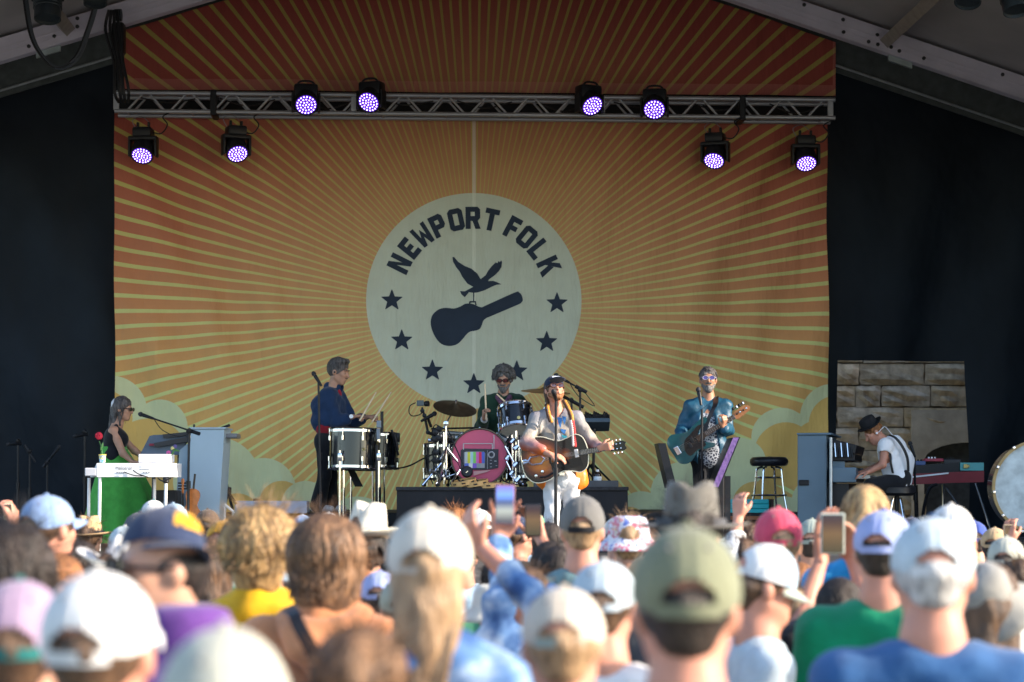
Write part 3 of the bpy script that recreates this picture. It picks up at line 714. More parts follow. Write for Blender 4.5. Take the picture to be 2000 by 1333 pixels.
def boom_stand(label, base, top, tip, tail=None, tri=True, group='microphone stands on stage', r=.012, cable=False):
    base = Vector(base); t = thing('microphone_stand', label, 'microphone stand', base, group)
    top = Vector(top); tip = Vector(tip)
    obj('pole', [s_tube([base + Vector((0, 0, .04)), base.lerp(top, .55)], r * 1.25, 8), s_tube([base.lerp(top, .55), top], r, 8)], m_bm, t, smooth=True)
    obj('clutch', s_lathe([(.0, -.04), (.024, -.04), (.024, .04), (0, .04)], 10, base.lerp(top, .55)), m_bm, t, smooth=True)
    if tri: tripod('leg', base, .3, .011, m_bm, t)
    else: obj('foot_plate', s_lathe([(0, .03), (.03, .028), (.125, .014), (.13, 0), (0, 0)], 28, base + Vector((0, 0, .004))), m_bm, t, smooth=True)
    d = (top - tip)
    if tail is not None:
        tail = Vector(tail); d = tail - tip
        obj('boom', s_tube([tail, tip + d.normalized() * .12], .009, 8), m_bm, t, smooth=True)
        obj('counterweight', s_tube([tail, tail - d.normalized() * .14], .020, 8), m_bm, t, smooth=True)
        obj('swivel', s_lathe([(0, -.035), (.026, -.03), (.026, .03), (0, .035)], 10, top, (0, 1, .2)), m_bm, t, smooth=True)
    microphone(tip, d, t)
    if cable: obj('cable', s_tube(curve3([tip + d.normalized() * .19, tip + d.normalized() * .3 + Vector((0, -.02, -.09)), tip + d.normalized() * .5 + Vector((0, -.02, -.10)), tip.lerp(tail, .9) if tail is not None else top], 5), .005, 5), m_bm, t, smooth=True)
    return t
def at_floor(px, d, z): p = P(px, 0, d); return Vector((p.x, d, z))
# straight stand of the singer
boom_stand('black straight microphone stand in front of the singer', at_floor(1085, 18.85, ST), P(1086, 782, 18.85), P(1081, 762, 18.7), None, False, r=.0125)
boom_stand('black microphone stand in front of the drummer in navy', at_floor(628, 22.6, ST), P(622, 745, 22.6), P(610, 726, 22.6), None, True, cable=False)
boom_stand('black microphone stand at the bass player', at_floor(1371, 20.45, ST), P(1371, 800, 20.45), P(1363, 756, 20.5), None, True)
boom_stand('boom microphone stand reaching to the woman at the keyboards', at_floor(367, 21.8, ST), P(369, 842, 21.8), P(270, 808, 22.0), P(390, 848, 21.8), True, cable=True)
boom_stand('upper boom microphone stand behind the singer', at_floor(1134, 22.3, RIS), P(1133, 762, 22.3), P(1082, 731, 22.3), P(1146, 767, 22.3), True, cable=True)
boom_stand('lower boom microphone stand behind the singer', at_floor(1122, 22.6, RIS), P(1116, 782, 22.6), P(1088, 768, 22.6), P(1140, 796, 22.6), True)
for (px, py, tx, ty, lb) in ((12, 868, 35, 880, 'dark microphone stand in the shadow at the left edge of the stage'), (53, 878, 58, 900, 'dark boom stand in the shadow, second from the left edge'), (118, 870, 92, 922, 'dark boom stand in the shadow nearer the woman'), (142, 853, 165, 862, 'dark microphone stand directly behind the white keyboard')):
    boom_stand(lb, at_floor(tx, 26.2, ST), P(tx, ty - 18, 26.2), P(px, py, 26.2), P(tx + (tx - px) * .3, ty + (ty - py) * .1 - 14, 26.2), True, 'spare microphone stands in the left wing')
# ---------- drums
def drum(t, c, ax, r, dep, m_shell, m_head, m_hoop, nlug=8, hoop_r=.010, back=True, lugm=None):
    c = Vector(c); ax = Vector(ax).normalized(); x, y = frame(ax)
    n = 40
    sh = obj('shell', s_lathe([(r * .97, -dep / 2), (r, -dep / 2), (r, dep / 2), (r * .97, dep / 2)], n, c, ax), m_shell, t, smooth=True)
    for s in (1, -1):
        e = c + ax * s * dep / 2
        obj('hoop', [s_lathe([(r + .004, -.018), (r + .016, -.018), (r + .016, .018), (r + .004, .018), (r + .004, -.018)], n, e, ax, cap=False), s_ring(e + ax * s * .018, ax, r + .011, hoop_r, n, 6)], m_hoop, t, smooth=True)
        obj('drum_head', s_lathe([(0, .010 * s), (r * 1.0, .008 * s), (r * 1.0, .004 * s)], n, e, ax), m_head if s > 0 else MATS.get('coated_head', m_head), t, smooth=True)
    for k in range(nlug):
        a = 2 * math.pi * (k + .5) / nlug; d = x * math.cos(a) + y * math.sin(a)
        for s in (1, -1):
            p = c + d * (r + .016) + ax * s * dep * .28
            lg = obj('lug', [s_lathe([(0, -.028), (.012, -.024), (.013, .024), (0, .028)], 8, p, ax), s_tube([p, c + d * (r + .018) + ax * s * (dep / 2 + .02)], .0045, 5)], lugm or m_chr, t, smooth=True)
    return sh
m_coat = M('coated_head', (.62, .62, .58), .6, noise=.08, ns=20)
# kick drum with printed front head
def pink_mat():
    m = M('pink_kick_head', (.52, .085, .16), .45, noise=.06, ns=4); return m
kc = P(936, 893, 22.2); kr_ = .293
kick = thing('bass_drum', 'large bass drum with pink television artwork on its front head', 'drum', kc - Vector((0, 0, kr_)))
drum(kick, kc + Vector((0, .2, 0)), (.02, -1, 0), kr_, .42, m_blacklq, pink_mat(), m_blacklq, 10, .011)
def flat(pts, col_, name, lift, base=kc, dy=-.05):
    Mx = Matrix.Translation(Vector((0, base.y + dy - lift, 0)))
    return obj(name, s_poly([(P(a, b, base.y + dy - lift).x, P(a, b, base.y + dy - lift).z) for a, b in pts], .0, Mx), col_, kick)
def rect(a, b, c, d): return [(a, b), (c, b), (c, d), (a, d)]
kz = lambda x, y: (780 + x / 6.667, 760 + y / 6.667)
def kr2(x0, y0, x1, y1): return [kz(x0, y0), kz(x1, y0), kz(x1, y1), kz(x0, y1)]
ink = lambda n, c: M('print_' + n, c, .6, noise=.03)
DY0 = -.034
flat([kz(800, 1055), kz(800, 800), kz(830, 775), kz(1290, 785), kz(1290, 1030), kz(1130, 1055)], ink('tvdark', (.035, .035, .045)), 'television_print', .000, dy=DY0)
flat([kz(840, 1035), kz(838, 830), kz(870, 815), kz(1100, 815), kz(1120, 840), kz(1112, 1030)], ink('screen', (.18, .2, .22)), 'screen_print', .003, dy=DY0)
for k, c in enumerate(((.45, .48, .5), (.55, .55, .05), (.35, .55, .6), (.2, .55, .12), (.6, .12, .4), (.65, .03, .08), (.08, .12, .5))):
    flat(kr2(850 + k * 37, 822, 887 + k * 37, 968), ink('bar%d' % k, c), 'colour_bar', .006, dy=DY0)
for k, c in enumerate(((.1, .15, .5), (.6, .6, .6), (.2, .1, .5), (.25, .27, .3), (.3, .3, .32))):
    flat(kr2(850 + k * 52, 969, 902 + k * 52, 1030), ink('low%d' % k, c), 'colour_bar', .006, dy=DY0)
m_pl = ink('line', (.42, .40, .42))
for q in (kr2(828, 712, 842, 790), kr2(1205, 712, 1219, 785), kr2(828, 708, 1219, 718), kr2(1226, 600, 1238, 780), kr2(1145, 800, 1149, 1045), kr2(1180, 925, 1205, 932), kr2(1180, 970, 1205, 977), kr2(1235, 935, 1265, 945), kr2(1180, 1012, 1205, 1019), kr2(1255, 995, 1275, 1001)):
    flat(q, m_pl, 'line_print', .004, dy=DY0)
dial = P(*kz(1198, 858), kc.y - .04); obj('dial_print', s_ring(dial, (0, 1, 0), .030, .008, 24, 4), m_pl, kick)
flat([kz(965, 1075), kz(1060, 1065), kz(1190, 1058), kz(1130, 1085), kz(1040, 1110), kz(965, 1130)], ink('hand', (.55, .3, .3)), 'hand_print', .004, dy=DY0)
for s in (-1, 1):
    obj('spur', bar(kc + Vector((s * .28, .05, -.08)), kc + Vector((s * .46, -.12, -kr_ + .005)), .010), m_chr, kick, smooth=True)
# kit parts
def stand_leg3(t, c, h, sp, mat=m_chr, r=.011, ph=.3):
    c = Vector(c)
    for k in range(3):
        a = 2 * math.pi * k / 3 + ph; e = c + Vector((sp * math.cos(a), sp * math.sin(a), .012))
        lg = obj('leg', [bar(c + Vector((0, 0, h)), e, r), bar(c + Vector((0, 0, h * .25)), (c + Vector((0, 0, h))).lerp(e, .6), r * .7)], mat, t, smooth=True)
        obj('rubber_foot', s_lathe([(0, -.02), (.018, -.016), (.018, .016), (0, .02)], 8, e + Vector((0, 0, .008)), (e - c).normalized()), m_rub, lg, smooth=True)
def cymbal_stand(label, px, d, foot_z, joint, cym_c, cym_ax, cr, mat, gl):
    b = at_floor(px, d, foot_z); t = thing('cymbal_stand', label, 'cymbal', b, gl)
    joint = Vector(joint); cc = Vector(cym_c)
    stand_leg3(t, b, .42, .34)
    obj('tube', [bar(b + Vector((0, 0, .1)), b.lerp(joint, .6), .014), bar(b.lerp(joint, .6), joint, .011)], m_chr, t, smooth=True)
    obj('boom_arm', bar(joint - (cc - joint) * .25, cc, .009), m_chr, t, smooth=True)
    obj('tilter', s_lathe([(0, -.04), (.028, -.035), (.028, .035), (0, .04)], 10, joint, (0, 1, 0)), m_chr, t, smooth=True)
    obj('cymbal', s_lathe([(0, .052), (.02, .05), (.045, .035), (.06, .022), (cr * .6, .010), (cr, -.012), (cr, -.016), (cr * .6, .004), (.06, .016), (.045, .028), (.02, .043), (0, .045)], 40, cc, cym_ax), mat, t, smooth=True)
    obj('wing_nut', s_lathe([(0, .05), (.012, .052), (.012, .085), (0, .09)], 8, cc, cym_ax), m_chr, t, smooth=True)
m_cymd = M('dark_bronze', (.10, .075, .045), .45, .8, noise=.3, ns=12)
m_cym = M('bright_bronze', (.42, .25, .10), .35, .8, noise=.2, ns=10)
cymbal_stand('dark crash cymbal on a chrome stand left of the drummer', 872, 22.15, RIS, P(871, 828, 22.15), P(889, 796, 22.2), (.17, -.42, 1), .235, m_cymd, 'cymbals of the drum kit')
cymbal_stand('bronze cymbal edge-on behind the cap of the singer', 1062, 22.6, RIS, P(1066, 800, 22.6), P(1066, 764, 22.6), (.06, -.12, 1), .27, m_cym, 'cymbals of the drum kit')
tom = thing('rack_tom', 'small black rack tom tilted above the bass drum', 'drum', P(1006, 838, 22.25))
drum(tom, P(1007, 819, 22.25), (-.08, .42, 1), .17, .24, m_blacklq, m_coat, m_chr, 6)
obj('badge', s_lathe([(0, .004), (.018, .003), (.018, 0)], 16, P(1013, 816, 22.06), (0, -1, .2)), M('brass_badge', (.5, .38, .15), .35, .8, noise=.1), tom)
obj('mount_arm', bar(P(1000, 845, 22.3), P(985, 872, 22.4), .012), m_chr, tom, smooth=True)
sn = thing('snare_drum', 'black drum with chrome hoops behind the left side of the bass drum', 'drum', at_floor(875, 22.75, RIS))
drum(sn, P(886, 868, 22.75), (.05, -.1, 1), .20, .2, m_blacklq, m_coat, m_chr, 8); stand_leg3(sn, at_floor(886, 22.75, RIS), .3, .25)
ft = thing('floor_tom', 'black floor tom at the left of the drum kit', 'drum', at_floor(862, 22.6, RIS))
drum(ft, P(864, 902, 22.62), (0, .02, 1), .2, .34, m_blacklq, m_coat, m_chr, 8)
for k in range(3):
    a = 2.1 * k + .4; c = at_floor(864, 22.62, RIS) + Vector((.21 * math.cos(a), .21 * math.sin(a), 0)); obj('leg', bar(c + Vector((0, 0, .34)), c + Vector((0, 0, .01)), .008), m_chr, ft, smooth=True)
ft2 = thing('floor_tom', 'dark floor tom low behind the singer beside the bass drum', 'drum', at_floor(1022, 22.55, RIS))
drum(ft2, P(1024, 905, 22.6), (0, .05, 1), .19, .32, m_blacklq, m_coat, m_chr, 8)
for k in range(3):
    a = 2.1 * k + .4; c = at_floor(1024, 22.6, RIS) + Vector((.2 * math.cos(a), .2 * math.sin(a), 0)); obj('leg', bar(c + Vector((0, 0, .34)), c + Vector((0, 0, .01)), .008), m_chr, ft2, smooth=True)
hw = thing('hardware_rack', 'tangle of chrome drum hardware between the bass drum and singer', 'drum hardware', at_floor(1005, 22.35, RIS))
for a, b, r in (((1008, 842), (1008, 946), .013), ((1000, 850), (1003, 946), .011), ((988, 900), (1010, 946), .010), ((986, 872), (1004, 905), .012), ((996, 930), (1024, 948), .009), ((1012, 860), (1016, 930), .007)):
    obj('rod', bar(P(*a, 22.05), P(*b, 22.05), r), m_chr, hw, smooth=True)
for a in ((1008, 875), (1006, 908), (990, 895), (1000, 862), (998, 925), (1010, 938)):
    obj('clamp', s_lathe([(0, -.03), (.024, -.026), (.026, .026), (0, .03)], 8, P(*a, 22.03), (.6, .3, .7)), m_chr, hw, smooth=True)
for q_ in [s_tube(curve3([P(1014, 850, 22.0), P(1020, 885, 22.0), P(1012, 915, 22.0), P(1024, 944, 22.0)], 5), .007, 5), s_tube(curve3([P(985, 940, 22.0), P(1005, 947, 22.0), P(1030, 940, 22.0)], 5), .008, 5)]: obj('cable', q_, m_rub, hw, smooth=True)
hl = thing('hardware_rack', 'cluster of dark clamps and microphones left of the bass drum', 'drum hardware', at_floor(848, 22.3, RIS))
for a, b, r in (((842, 838), (930, 836), .010), ((855, 840), (855, 946), .012), ((866, 845), (868, 946), .013), ((846, 880), (848, 940), .010), ((836, 860), (850, 862), .02)):
    obj('rod', bar(P(*a, 22.25), P(*b, 22.25), r), m_bm if r < .012 else m_chr, hl, smooth=True)
for a in ((850, 845), (858, 838), (848, 858), (856, 856), (850, 884), (850, 900), (862, 925)):
    obj('clamp', s_box(P(*a, 22.2), (.07, .05, .06), Matrix.Rotation(.5, 3, 'Y'), .012), m_bm, hl, smooth=True)
for a, b in (((825, 948), (862, 905)), ((840, 918), (866, 934)), ((880, 946), (898, 918))):
    obj('strut', bar(P(*a, 22.0), P(*b, 22.1), .013), m_chr, hl, smooth=True)
obj('cable', [s_tube(curve3([P(838, 862, 22.1), P(836, 890, 22.1), P(838, 925, 22.1), P(846, 946, 22.0)], 5), .006, 5), s_tube(curve3([P(852, 868, 22.0), P(845, 885, 22.1), P(852, 905, 22.0), P(856, 945, 22.0)], 5), .006, 5), s_tube(curve3([P(862, 838, 22.0), P(852, 830, 22.0), P(846, 836, 22.0), P(842, 850, 22.1)], 5), .006, 5)], m_rub, hl, smooth=True)
for k, (px, py, dx) in enumerate(((893, 948, 12), (905, 947, -10), (920, 949, 14))): obj('foot', bar(P(px, py, 21.98), P(px + dx, py - 10, 22.0), .01), m_bm, hl, smooth=True)
# kick microphone on its boom
km = thing('kick_microphone', 'round black microphone on a thin boom before the pink drum', 'microphone', P(914, 921, 21.95))
obj('capsule', s_lathe([(0, -.03), (.05, -.028), (.062, -.01), (.062, .01), (.05, .028), (0, .03)], 24, P(912, 922, 21.95), (.1, -1, .15)), m_bm, km, smooth=True)
obj('logo_plate', s_box(P(912, 922, 21.90), (.03, .004, .008), Matrix.Rotation(-.7, 3, 'Y')), m_chr, km)
obj('boom', bar(P(873, 836, 22.1), P(907, 913, 21.96), .007), m_bm, km, smooth=True)
obj('cable', s_tube(curve3([P(882, 896, 22.0), P(893, 903, 21.96), P(900, 918, 21.95), P(906, 926, 21.95)], 5), .004, 5), m_rub, km, smooth=True)
# camera on a boom arm left of the kit
vc = thing('stage_camera', 'small video camera with microphone on a bent arm by the drums', 'camera', at_floor(845, 22.4, RIS))
obj('camera_body', s_box(P(821, 788, 22.3), (.075, .07, .06), bev=.006), M('camera_grey', (.07, .09, .10), .45, noise=.1), vc)
obj('lens_barrel', s_lathe([(.022, 0), (.03, .01), (.03, .05), (.026, .05), (0, .03)], 16, P(829, 789, 22.3), (1, -.4, 0)), m_bm, vc, smooth=True)
obj('arm', [bar(P(824, 796, 22.35), P(829, 812, 22.35), .012), bar(P(829, 812, 22.35), P(836, 845, 22.35), .014), bar(P(836, 845, 22.35), P(852, 853, 22.35), .016), bar(P(852, 853, 22.35), P(856, 948, 22.4), .014)], m_bm, vc, smooth=True)
obj('joint', [s_lathe([(0, -.025), (.024, -.02), (.024, .02), (0, .025)], 10, P(*q, 22.33), (0, 1, 0)) for q in ((829, 812), (836, 845), (825, 803))], m_bm, vc, smooth=True)
obj('cable', s_tube(curve3([P(812, 787, 22.3), P(801, 793, 22.3), P(799, 806, 22.3), P(806, 813, 22.3), P(820, 810, 22.3), P(827, 803, 22.3)], 6), .006, 5), m_rub, vc, smooth=True)
microphone(P(853, 806, 22.2), (-1, .3, -.55), vc, s=1.05); obj('shock_mount', bar(P(836, 818, 22.25), P(842, 834, 22.3), .016), m_bm, vc, smooth=True)
# floor cable running to the kit
tag(obj('floor_cable', s_tube(curve3([P(752, 912, 23.0), P(775, 915, 22.8), P(800, 910, 22.6), P(825, 897, 22.4), P(845, 888, 22.3)], 6), .009, 6), m_rub, smooth=True, loc=P(752, 912, 23.0)), 'thin black cable sagging from the big drums to the kit', 'cable')
# tambourines
m_tamb = M('tambourine_wood', (.60, .36, .14), .5, noise=.15, ns=20)
def tambourine(label, c, ax, r=.13):
    t = thing('tambourine', label, 'tambourine', c, 'tambourines leaning on the riser'); ax = Vector(ax).normalized(); x, y = frame(ax); c = Vector(c); n = 40; V, F = [], []
    obj('frame', s_lathe([(r - .006, -.025), (r + .006, -.025), (r + .006, .025), (r - .006, .025), (r - .006, -.025)], n, c, ax, cap=False), m_tamb, t, smooth=True)
    for k in range(8):
        a = 2 * math.pi * k / 8; d = x * math.cos(a) + y * math.sin(a); tn = ax.cross(d)
        obj('jingle_slot', s_box((0, 0, 0), (.045, .0165, .016), Matrix((tn, d, ax)).transposed()) if False else ([c + d * (r + .0012) + Matrix((tn, d, ax)).transposed() @ v for v in s_box((0, 0, 0), (.04, .014, .014))[0]], s_box((0, 0, 0), (.04, .014, .014))[1]), m_bm, t)
        obj('jingle', s_lathe([(0, .004), (.012, .003), (.016, -.002), (0, -.003)], 12, c + d * (r + .002), ax), m_chr, t, smooth=True)
tambourine('wooden tambourine leaning at the left against the bass drum', P(906, 942, 21.98), (-.18, -.12, 1))
tambourine('wooden tambourine in the middle of three on the riser', P(929, 944, 21.98), (-.15, -.10, 1))
tambourine('wooden tambourine lying flat at the right of three', P(954, 948, 22.0), (-.02, -.05, 1))
# case, bottle and synth tray behind the singer
tag(obj('road_case', s_box(P(1124, 946, 22.3), (.9, .5, .075), bev=.01), M('case_grey', (.07, .075, .085), .6, noise=.2), loc=P(1124, 950, 22.3)), 'flat grey case lying on the riser behind the singer', 'case')
bt = thing('bottle', 'dark bottle with white label on the riser behind the singer', 'bottle', P(1167, 946, 22.15))
bb_ = P(1167, 943, 22.15)
obj('glass', s_lathe([(0, 0), (.04, 0), (.042, .01), (.042, .085), (.03, .105), (.016, .115), (.016, .12), (0, .12)], 18, bb_), M('brown_glass', (.03, .015, .008), .12, noise=0, spec=.6), bt, smooth=True)
obj('label', s_lathe([(.0425, .02), (.0432, .021), (.0432, .064), (.0425, .065)], 18, bb_, cap=False), M('bottle_label', (.6, .66, .72), .6, noise=.2, ns=60), bt, smooth=True)
obj('cap', s_lathe([(.018, .115), (.018, .14), (0, .14)], 14, bb_), m_white, bt, smooth=True)
sy = thing('synth_tray', 'black control deck on a pole stand right of the singer', 'control deck', at_floor(1160, 22.4, RIS))
obj('tray', s_box(P(1160, 830, 22.4), (.34, .26, .05), Matrix.Rotation(R(-22), 3, 'X'), .01), M('tray_blue', (.05, .075, .10), .4, noise=.2), sy)
for k in range(12): obj('patch_cable', s_tube(curve3([P(1142 + k * 3.6, 826, 22.3), P(1140 + k * 4, 812 - (k * 7) % 9, 22.34), P(1146 + k * 4, 818, 22.42)], 4), .008, 5), m_rub, sy, smooth=True)
obj('panel', s_box(P(1162, 818, 22.46), (.32, .05, .09), Matrix.Rotation(R(-20), 3, 'X'), .01), m_bm, sy)
obj('pole', bar(P(1161, 838, 22.4), at_floor(1158, 22.4, RIS), .016), m_bm, sy, smooth=True)
tripod('leg', at_floor(1158, 22.4, RIS), .2, .012, m_bm, sy, .28, .25)
obj('cable', [s_tube(curve3([P(1148 + 4 * k, 838, 22.4), P(1144 + 7 * k, 880, 22.3), P(1140 + 9 * k, 920, 22.35), P(1146 + 6 * k, 945, 22.3)], 5), .007, 5) for k in range(3)], m_rub, sy, smooth=True)
# ---------- the two big concert drums of the drummer in navy
m_leg = m_chr
cd = thing('concert_drum', 'big black concert drum on tall chrome legs, front one of two', 'drum', at_floor(690, 22.7, ST), 'concert drums on chrome legs')
cr_ = (739 - 643) / 2 / FPX * 22.7
drum(cd, P(692, 878, 22.7), (.02, .03, 1), cr_, .40, m_blacklq, m_coat, m_chr, 8, .011)
obj('badge', s_ring(P(710, 878, 22.7 - cr_ + .02), (0, 1, 0), .013, .005, 16, 5), M('brass_badge', (.5, .38, .15)), cd, smooth=True)
for px, dd in ((664, -.28), (740, -.2), (672, .2), (686, .3)):
    obj('leg', [bar(P(px, 880, 22.7 + dd), at_floor(px - 1, 22.7 + dd, ST + .01), .013)], m_leg, cd, smooth=True)
    obj('leg_bracket', s_box(P(px, 893, 22.7 + dd), (.05, .05, .09), bev=.015), m_leg, cd, smooth=True)
cd2 = thing('concert_drum', 'second black concert drum half hidden behind the front one', 'drum', at_floor(742, 23.3, ST), 'concert drums on chrome legs')
drum(cd2, P(742, 881, 23.3), (.03, .02, 1), .205, .36, m_blacklq, m_coat, m_chr, 8, .011)
for px, dd in ((750, -.2), (742, -.25), (728, .1)): obj('leg', [bar(P(px, 885, 23.3 + dd), at_floor(px, 23.3 + dd, ST + .01), .013)], m_leg, cd2, smooth=True)
obj('clip_microphone', [bar(P(765, 840, 23.1), P(778, 890, 23.1), .014), s_box(P(776, 855, 23.1), (.06, .05, .1), bev=.01), bar(P(770, 848, 23.05), P(776, 880, 23.05), .02)], m_bm, cd2, smooth=True)
ds = thing('drum_stand', 'black pole stand with tablet clamp between the big drums', 'stand', at_floor(738, 22.6, ST))
obj('pole', [bar(P(736, 870, 22.5), at_floor(736, 22.5, ST), .017), bar(P(746, 804, 22.6), P(746, 846, 22.6), .017)], m_bm, ds, smooth=True); tripod('leg', at_floor(736, 22.5, ST), .3, .014, m_bm, ds, .36, .42)
obj('clamp', [s_box(P(740, 829, 22.4), (.05, .04, .08), bev=.008), s_box(P(739, 848, 22.4), (.04, .03, .12), bev=.008)], M('clamp_grey', (.18, .21, .25), .4, .4), ds)
hg = thing('stick_bag', 'black cloth stick bag hanging below the big drum', 'bag', P(695, 940, 22.9))
obj('pouch', s_poly([(P(a, b, 22.9).x, P(a, b, 22.9).z) for a, b in ((679, 918), (692, 918), (709, 951), (693, 951))], .04, Matrix.Translation((0, 22.9, 0))), M('bag_cloth', (.012, .012, .014), .9), hg)
# grey speaker box on the platform edge, tripod, chrome folding stand
tag(obj('grey_box', s_box(P(532, 991, 23.05) , (.80, .30, .14), bev=.012), M('grey_box_paint', (.44, .46, .56), .5, noise=.05), loc=P(532, 1003, 23.05)), 'long pale grey box on the front edge of the platform', 'box')
tag(obj('foot_pedal', s_lathe([(0, .03), (.04, .028), (.045, 0), (0, 0)], 16, P(502, 979, 23.1)), m_bm, smooth=True, loc=P(502, 979, 23.1)), 'small black puck on top of the pale grey box', 'pedal')
ts = thing('tripod_stand', 'black tripod stand between the blue cabinet and the grey box', 'stand', at_floor(447, 23.0, ST))
obj('pole', bar(P(435, 897, 23.), P(446, 965, 23.), .015), m_bm, ts, smooth=True)
for a in ((424, 1003), (462, 985), (460, 1020), (432, 1010)): obj('leg', bar(P(446, 962, 23.), P(*a, 22.9 if a[0] > 440 else 23.2), .016), m_bm, ts, smooth=True)
obj('hub', s_lathe([(0, -.07), (.035, -.06), (.035, .06), (0, .07)], 10, P(446, 963, 23.)), m_bm, ts, smooth=True)
tc_ = thing('folding_stand', 'white folded metal stand leaning by the tripod legs', 'stand', at_floor(438, 22.8, ST))
for a, b in (((425, 974), (456, 1000)), ((425, 993), (438, 984)), ((437, 984), (440, 1040)), ((456, 1000), (452, 1040))): obj('tube', bar(P(*a, 22.7), P(*b, 22.7), .014), m_white, tc_, smooth=True)
# ---------- keyboards on the left
mel = thing('keyboard', 'white keyboard on white tube legs lettered on its back panel', 'keyboard', at_floor(252, 21.3, ST))
D_ = 21.3
kx = lambda px: P(px, 0, D_).x
kzv = lambda py: P(0, py, D_).z
x0, x1, zt_, zb_ = kx(189), kx(338), kzv(905), kzv(932)
V = [Vector(v) for v in ((x0, D_, zb_), (x1, D_, zb_), (x1, D_, zt_), (x0, D_, zt_), (x0 - .18, D_ + .55, zb_), (x1 + .0, D_ + .55, zb_), (x1 + .0, D_ + .55, zt_), (x0 - .07, D_ + .55, zt_), (x0 - .13, D_ + .5, zt_ - .06))]
obj('case', (V, [[0, 1, 2, 3], [0, 4, 5, 1], [1, 5, 6, 2], [3, 2, 6, 7], [0, 3, 7, 8, 4], [4, 8, 7, 6, 5]]), m_white, mel)
obj('side_cheek', s_box(((x0 + kx(165)) / 2, D_ + .2, (zb_ + zt_) / 2 - .02), (kx(189) - kx(165) - .004, .4, .085), bev=.01), M('keyboard_cheek', (.5, .5, .53), .5, noise=.04), mel)
for px, dd, pyt in ((195, .03, 932), (174, .5, 934), (324, .03, 934), (302, .5, 936)):
    obj('leg', bar(P(px, pyt, D_ + dd), at_floor(px - 2, D_ + dd, ST + .01), .017), m_white, mel, smooth=True)
# hand-drawn style lettering on the panel
def word(parent, txt, pxa, pxb, pyb, d, mat, cap_px, name='lettering'):
    cu = bpy.data.curves.new('t', 'FONT'); cu.body = txt; cu.size = 1; cu.extrude = 0
    to = bpy.data.objects.new('t', cu); col.objects.link(to); bpy.context.view_layer.update()
    me = bpy.data.meshes.new_from_object(to.evaluated_get(bpy.context.evaluated_depsgraph_get())); bpy.data.objects.remove(to)
    xs = [v.co.x for v in me.vertices]; ys = [v.co.y for v in me.vertices]; a, b = P(pxa, pyb, d), P(pxb, pyb, d)
    sx = (b.x - a.x) / (max(xs) - min(xs)); sz = cap_px / FPX * d / (max(ys) - min(0, min(ys)))
    for v in me.vertices: v.co = Vector((a.x + (v.co.x - min(xs)) * sx, d, a.z + v.co.y * sz)) - off(parent)
    me.materials.clear(); me.materials.append(mat); o = bpy.data.objects.new(name, me); col.objects.link(o); o.parent = parent; OFF[o.name] = off(parent); return o
m_tx = M('panel_ink', (.12, .13, .15), .6, noise=0)
word(mel, 'Mellotron', 226, 258, 918, D_ - .004, m_tx, 7)
obj('control_strip', [s_box(P(px, 923.5, D_ - .004), (.012, .008, .010)) for px in (229, 233, 237, 241, 246, 281, 286, 291)] + [s_box(P(282, 917, D_ - .003), (.10, .003, .003)), s_box(P(275, 912, D_ - .003), (.03, .003, .002), Matrix.Rotation(.4, 3, 'Y'))], m_tx, mel)
obj('cable', [s_tube(curve3([P(260, 919, D_ - .02), P(270, 926, D_ - .03), P(290, 933, D_ - .02)], 5), .006, 5), s_tube(curve3([P(242, 922, D_ - .02), P(262, 929, D_ - .03), P(282, 930, D_ - .02)], 5), .005, 5), s_tube(curve3([P(308, 934, D_ - .02), P(318, 940, D_ - .03), P(334, 934, D_ - .02)], 5), .008, 5)], m_bm, mel, smooth=True)
obj('leg_hub', s_lathe([(0, -.05), (.035, -.02), (.03, .03), (0, .04)], 10, P(324, 938, D_ + .03)), m_bm, mel, smooth=True)
tag(obj('effects_box', s_box(P(306, 896, D_ + .25), (.33, .26, .088), bev=.006), m_white, loc=P(306, 905, D_ + .25)), 'white box standing on the white keyboard', 'box')
cp = thing('cup', 'yellow and blue patterned cup on the white keyboard', 'cup', P(200, 902, D_ + .1))
def cup_mat():
    m = M('cup_print', (.5, .5, .3), .5, noise=0); g = G(m); v = m.node_tree.nodes.new('ShaderNodeTexVoronoi'); v.inputs['Scale'].default_value = 40; m.node_tree.links.new(g.obj(), v.inputs['Vector'])
    g.base(g.ramp(v.outputs['Color'], [(.2, (.1, .3, .6)), (.5, (.7, .6, .2)), (.8, (.5, .65, .7))])); return m
obj('wall', s_lathe([(0, 0), (.030, 0), (.036, .08), (.034, .08), (.029, .006), (0, .006)], 20, P(200, 904, D_ + .1)), cup_mat(), cp, smooth=True)
obj('rim', s_ring(P(200, 904, D_ + .1) + Vector((0, 0, .081)), (0, 0, 1), .036, .005, 20, 6), M('cup_rim', (.8, .55, .1), .4, noise=0), cp, smooth=True)
fl = thing('rose', 'red artificial rose on a stem standing in the cup', 'flower', P(200, 900, D_ + .1))
obj('stem', s_tube(curve3([P(200, 900, D_ + .1), P(199, 880, D_ + .12), P(194, 862, D_ + .12)], 5), .006, 6), M('leaf_green', (.05, .16, .04), .6), fl, smooth=True)
obj('leaf', [s_lathe([(0, -.05), (.014, -.02), (.012, .02), (0, .05)], 6, P(199, 872, D_ + .1), (.3, 0, 1))], M('leaf_green', (.05, .16, .04)), fl, smooth=True)
def petal(c, rr, s):
    sh = []
    rg = random.Random(s)
    for k in range(12):
        a = rg.uniform(0, 6.28); b = rg.uniform(-.6, 1.2); d = Vector((math.cos(a) * math.cos(b), math.sin(a) * math.cos(b), math.sin(b)))
        sh.append(s_lathe([(0, 0), (rr * .5, rr * .12), (rr * .62, rr * .35), (rr * .5, rr * .38), (0, rr * .1)], 8, Vector(c) + d * rr * .45, d))
    return sh
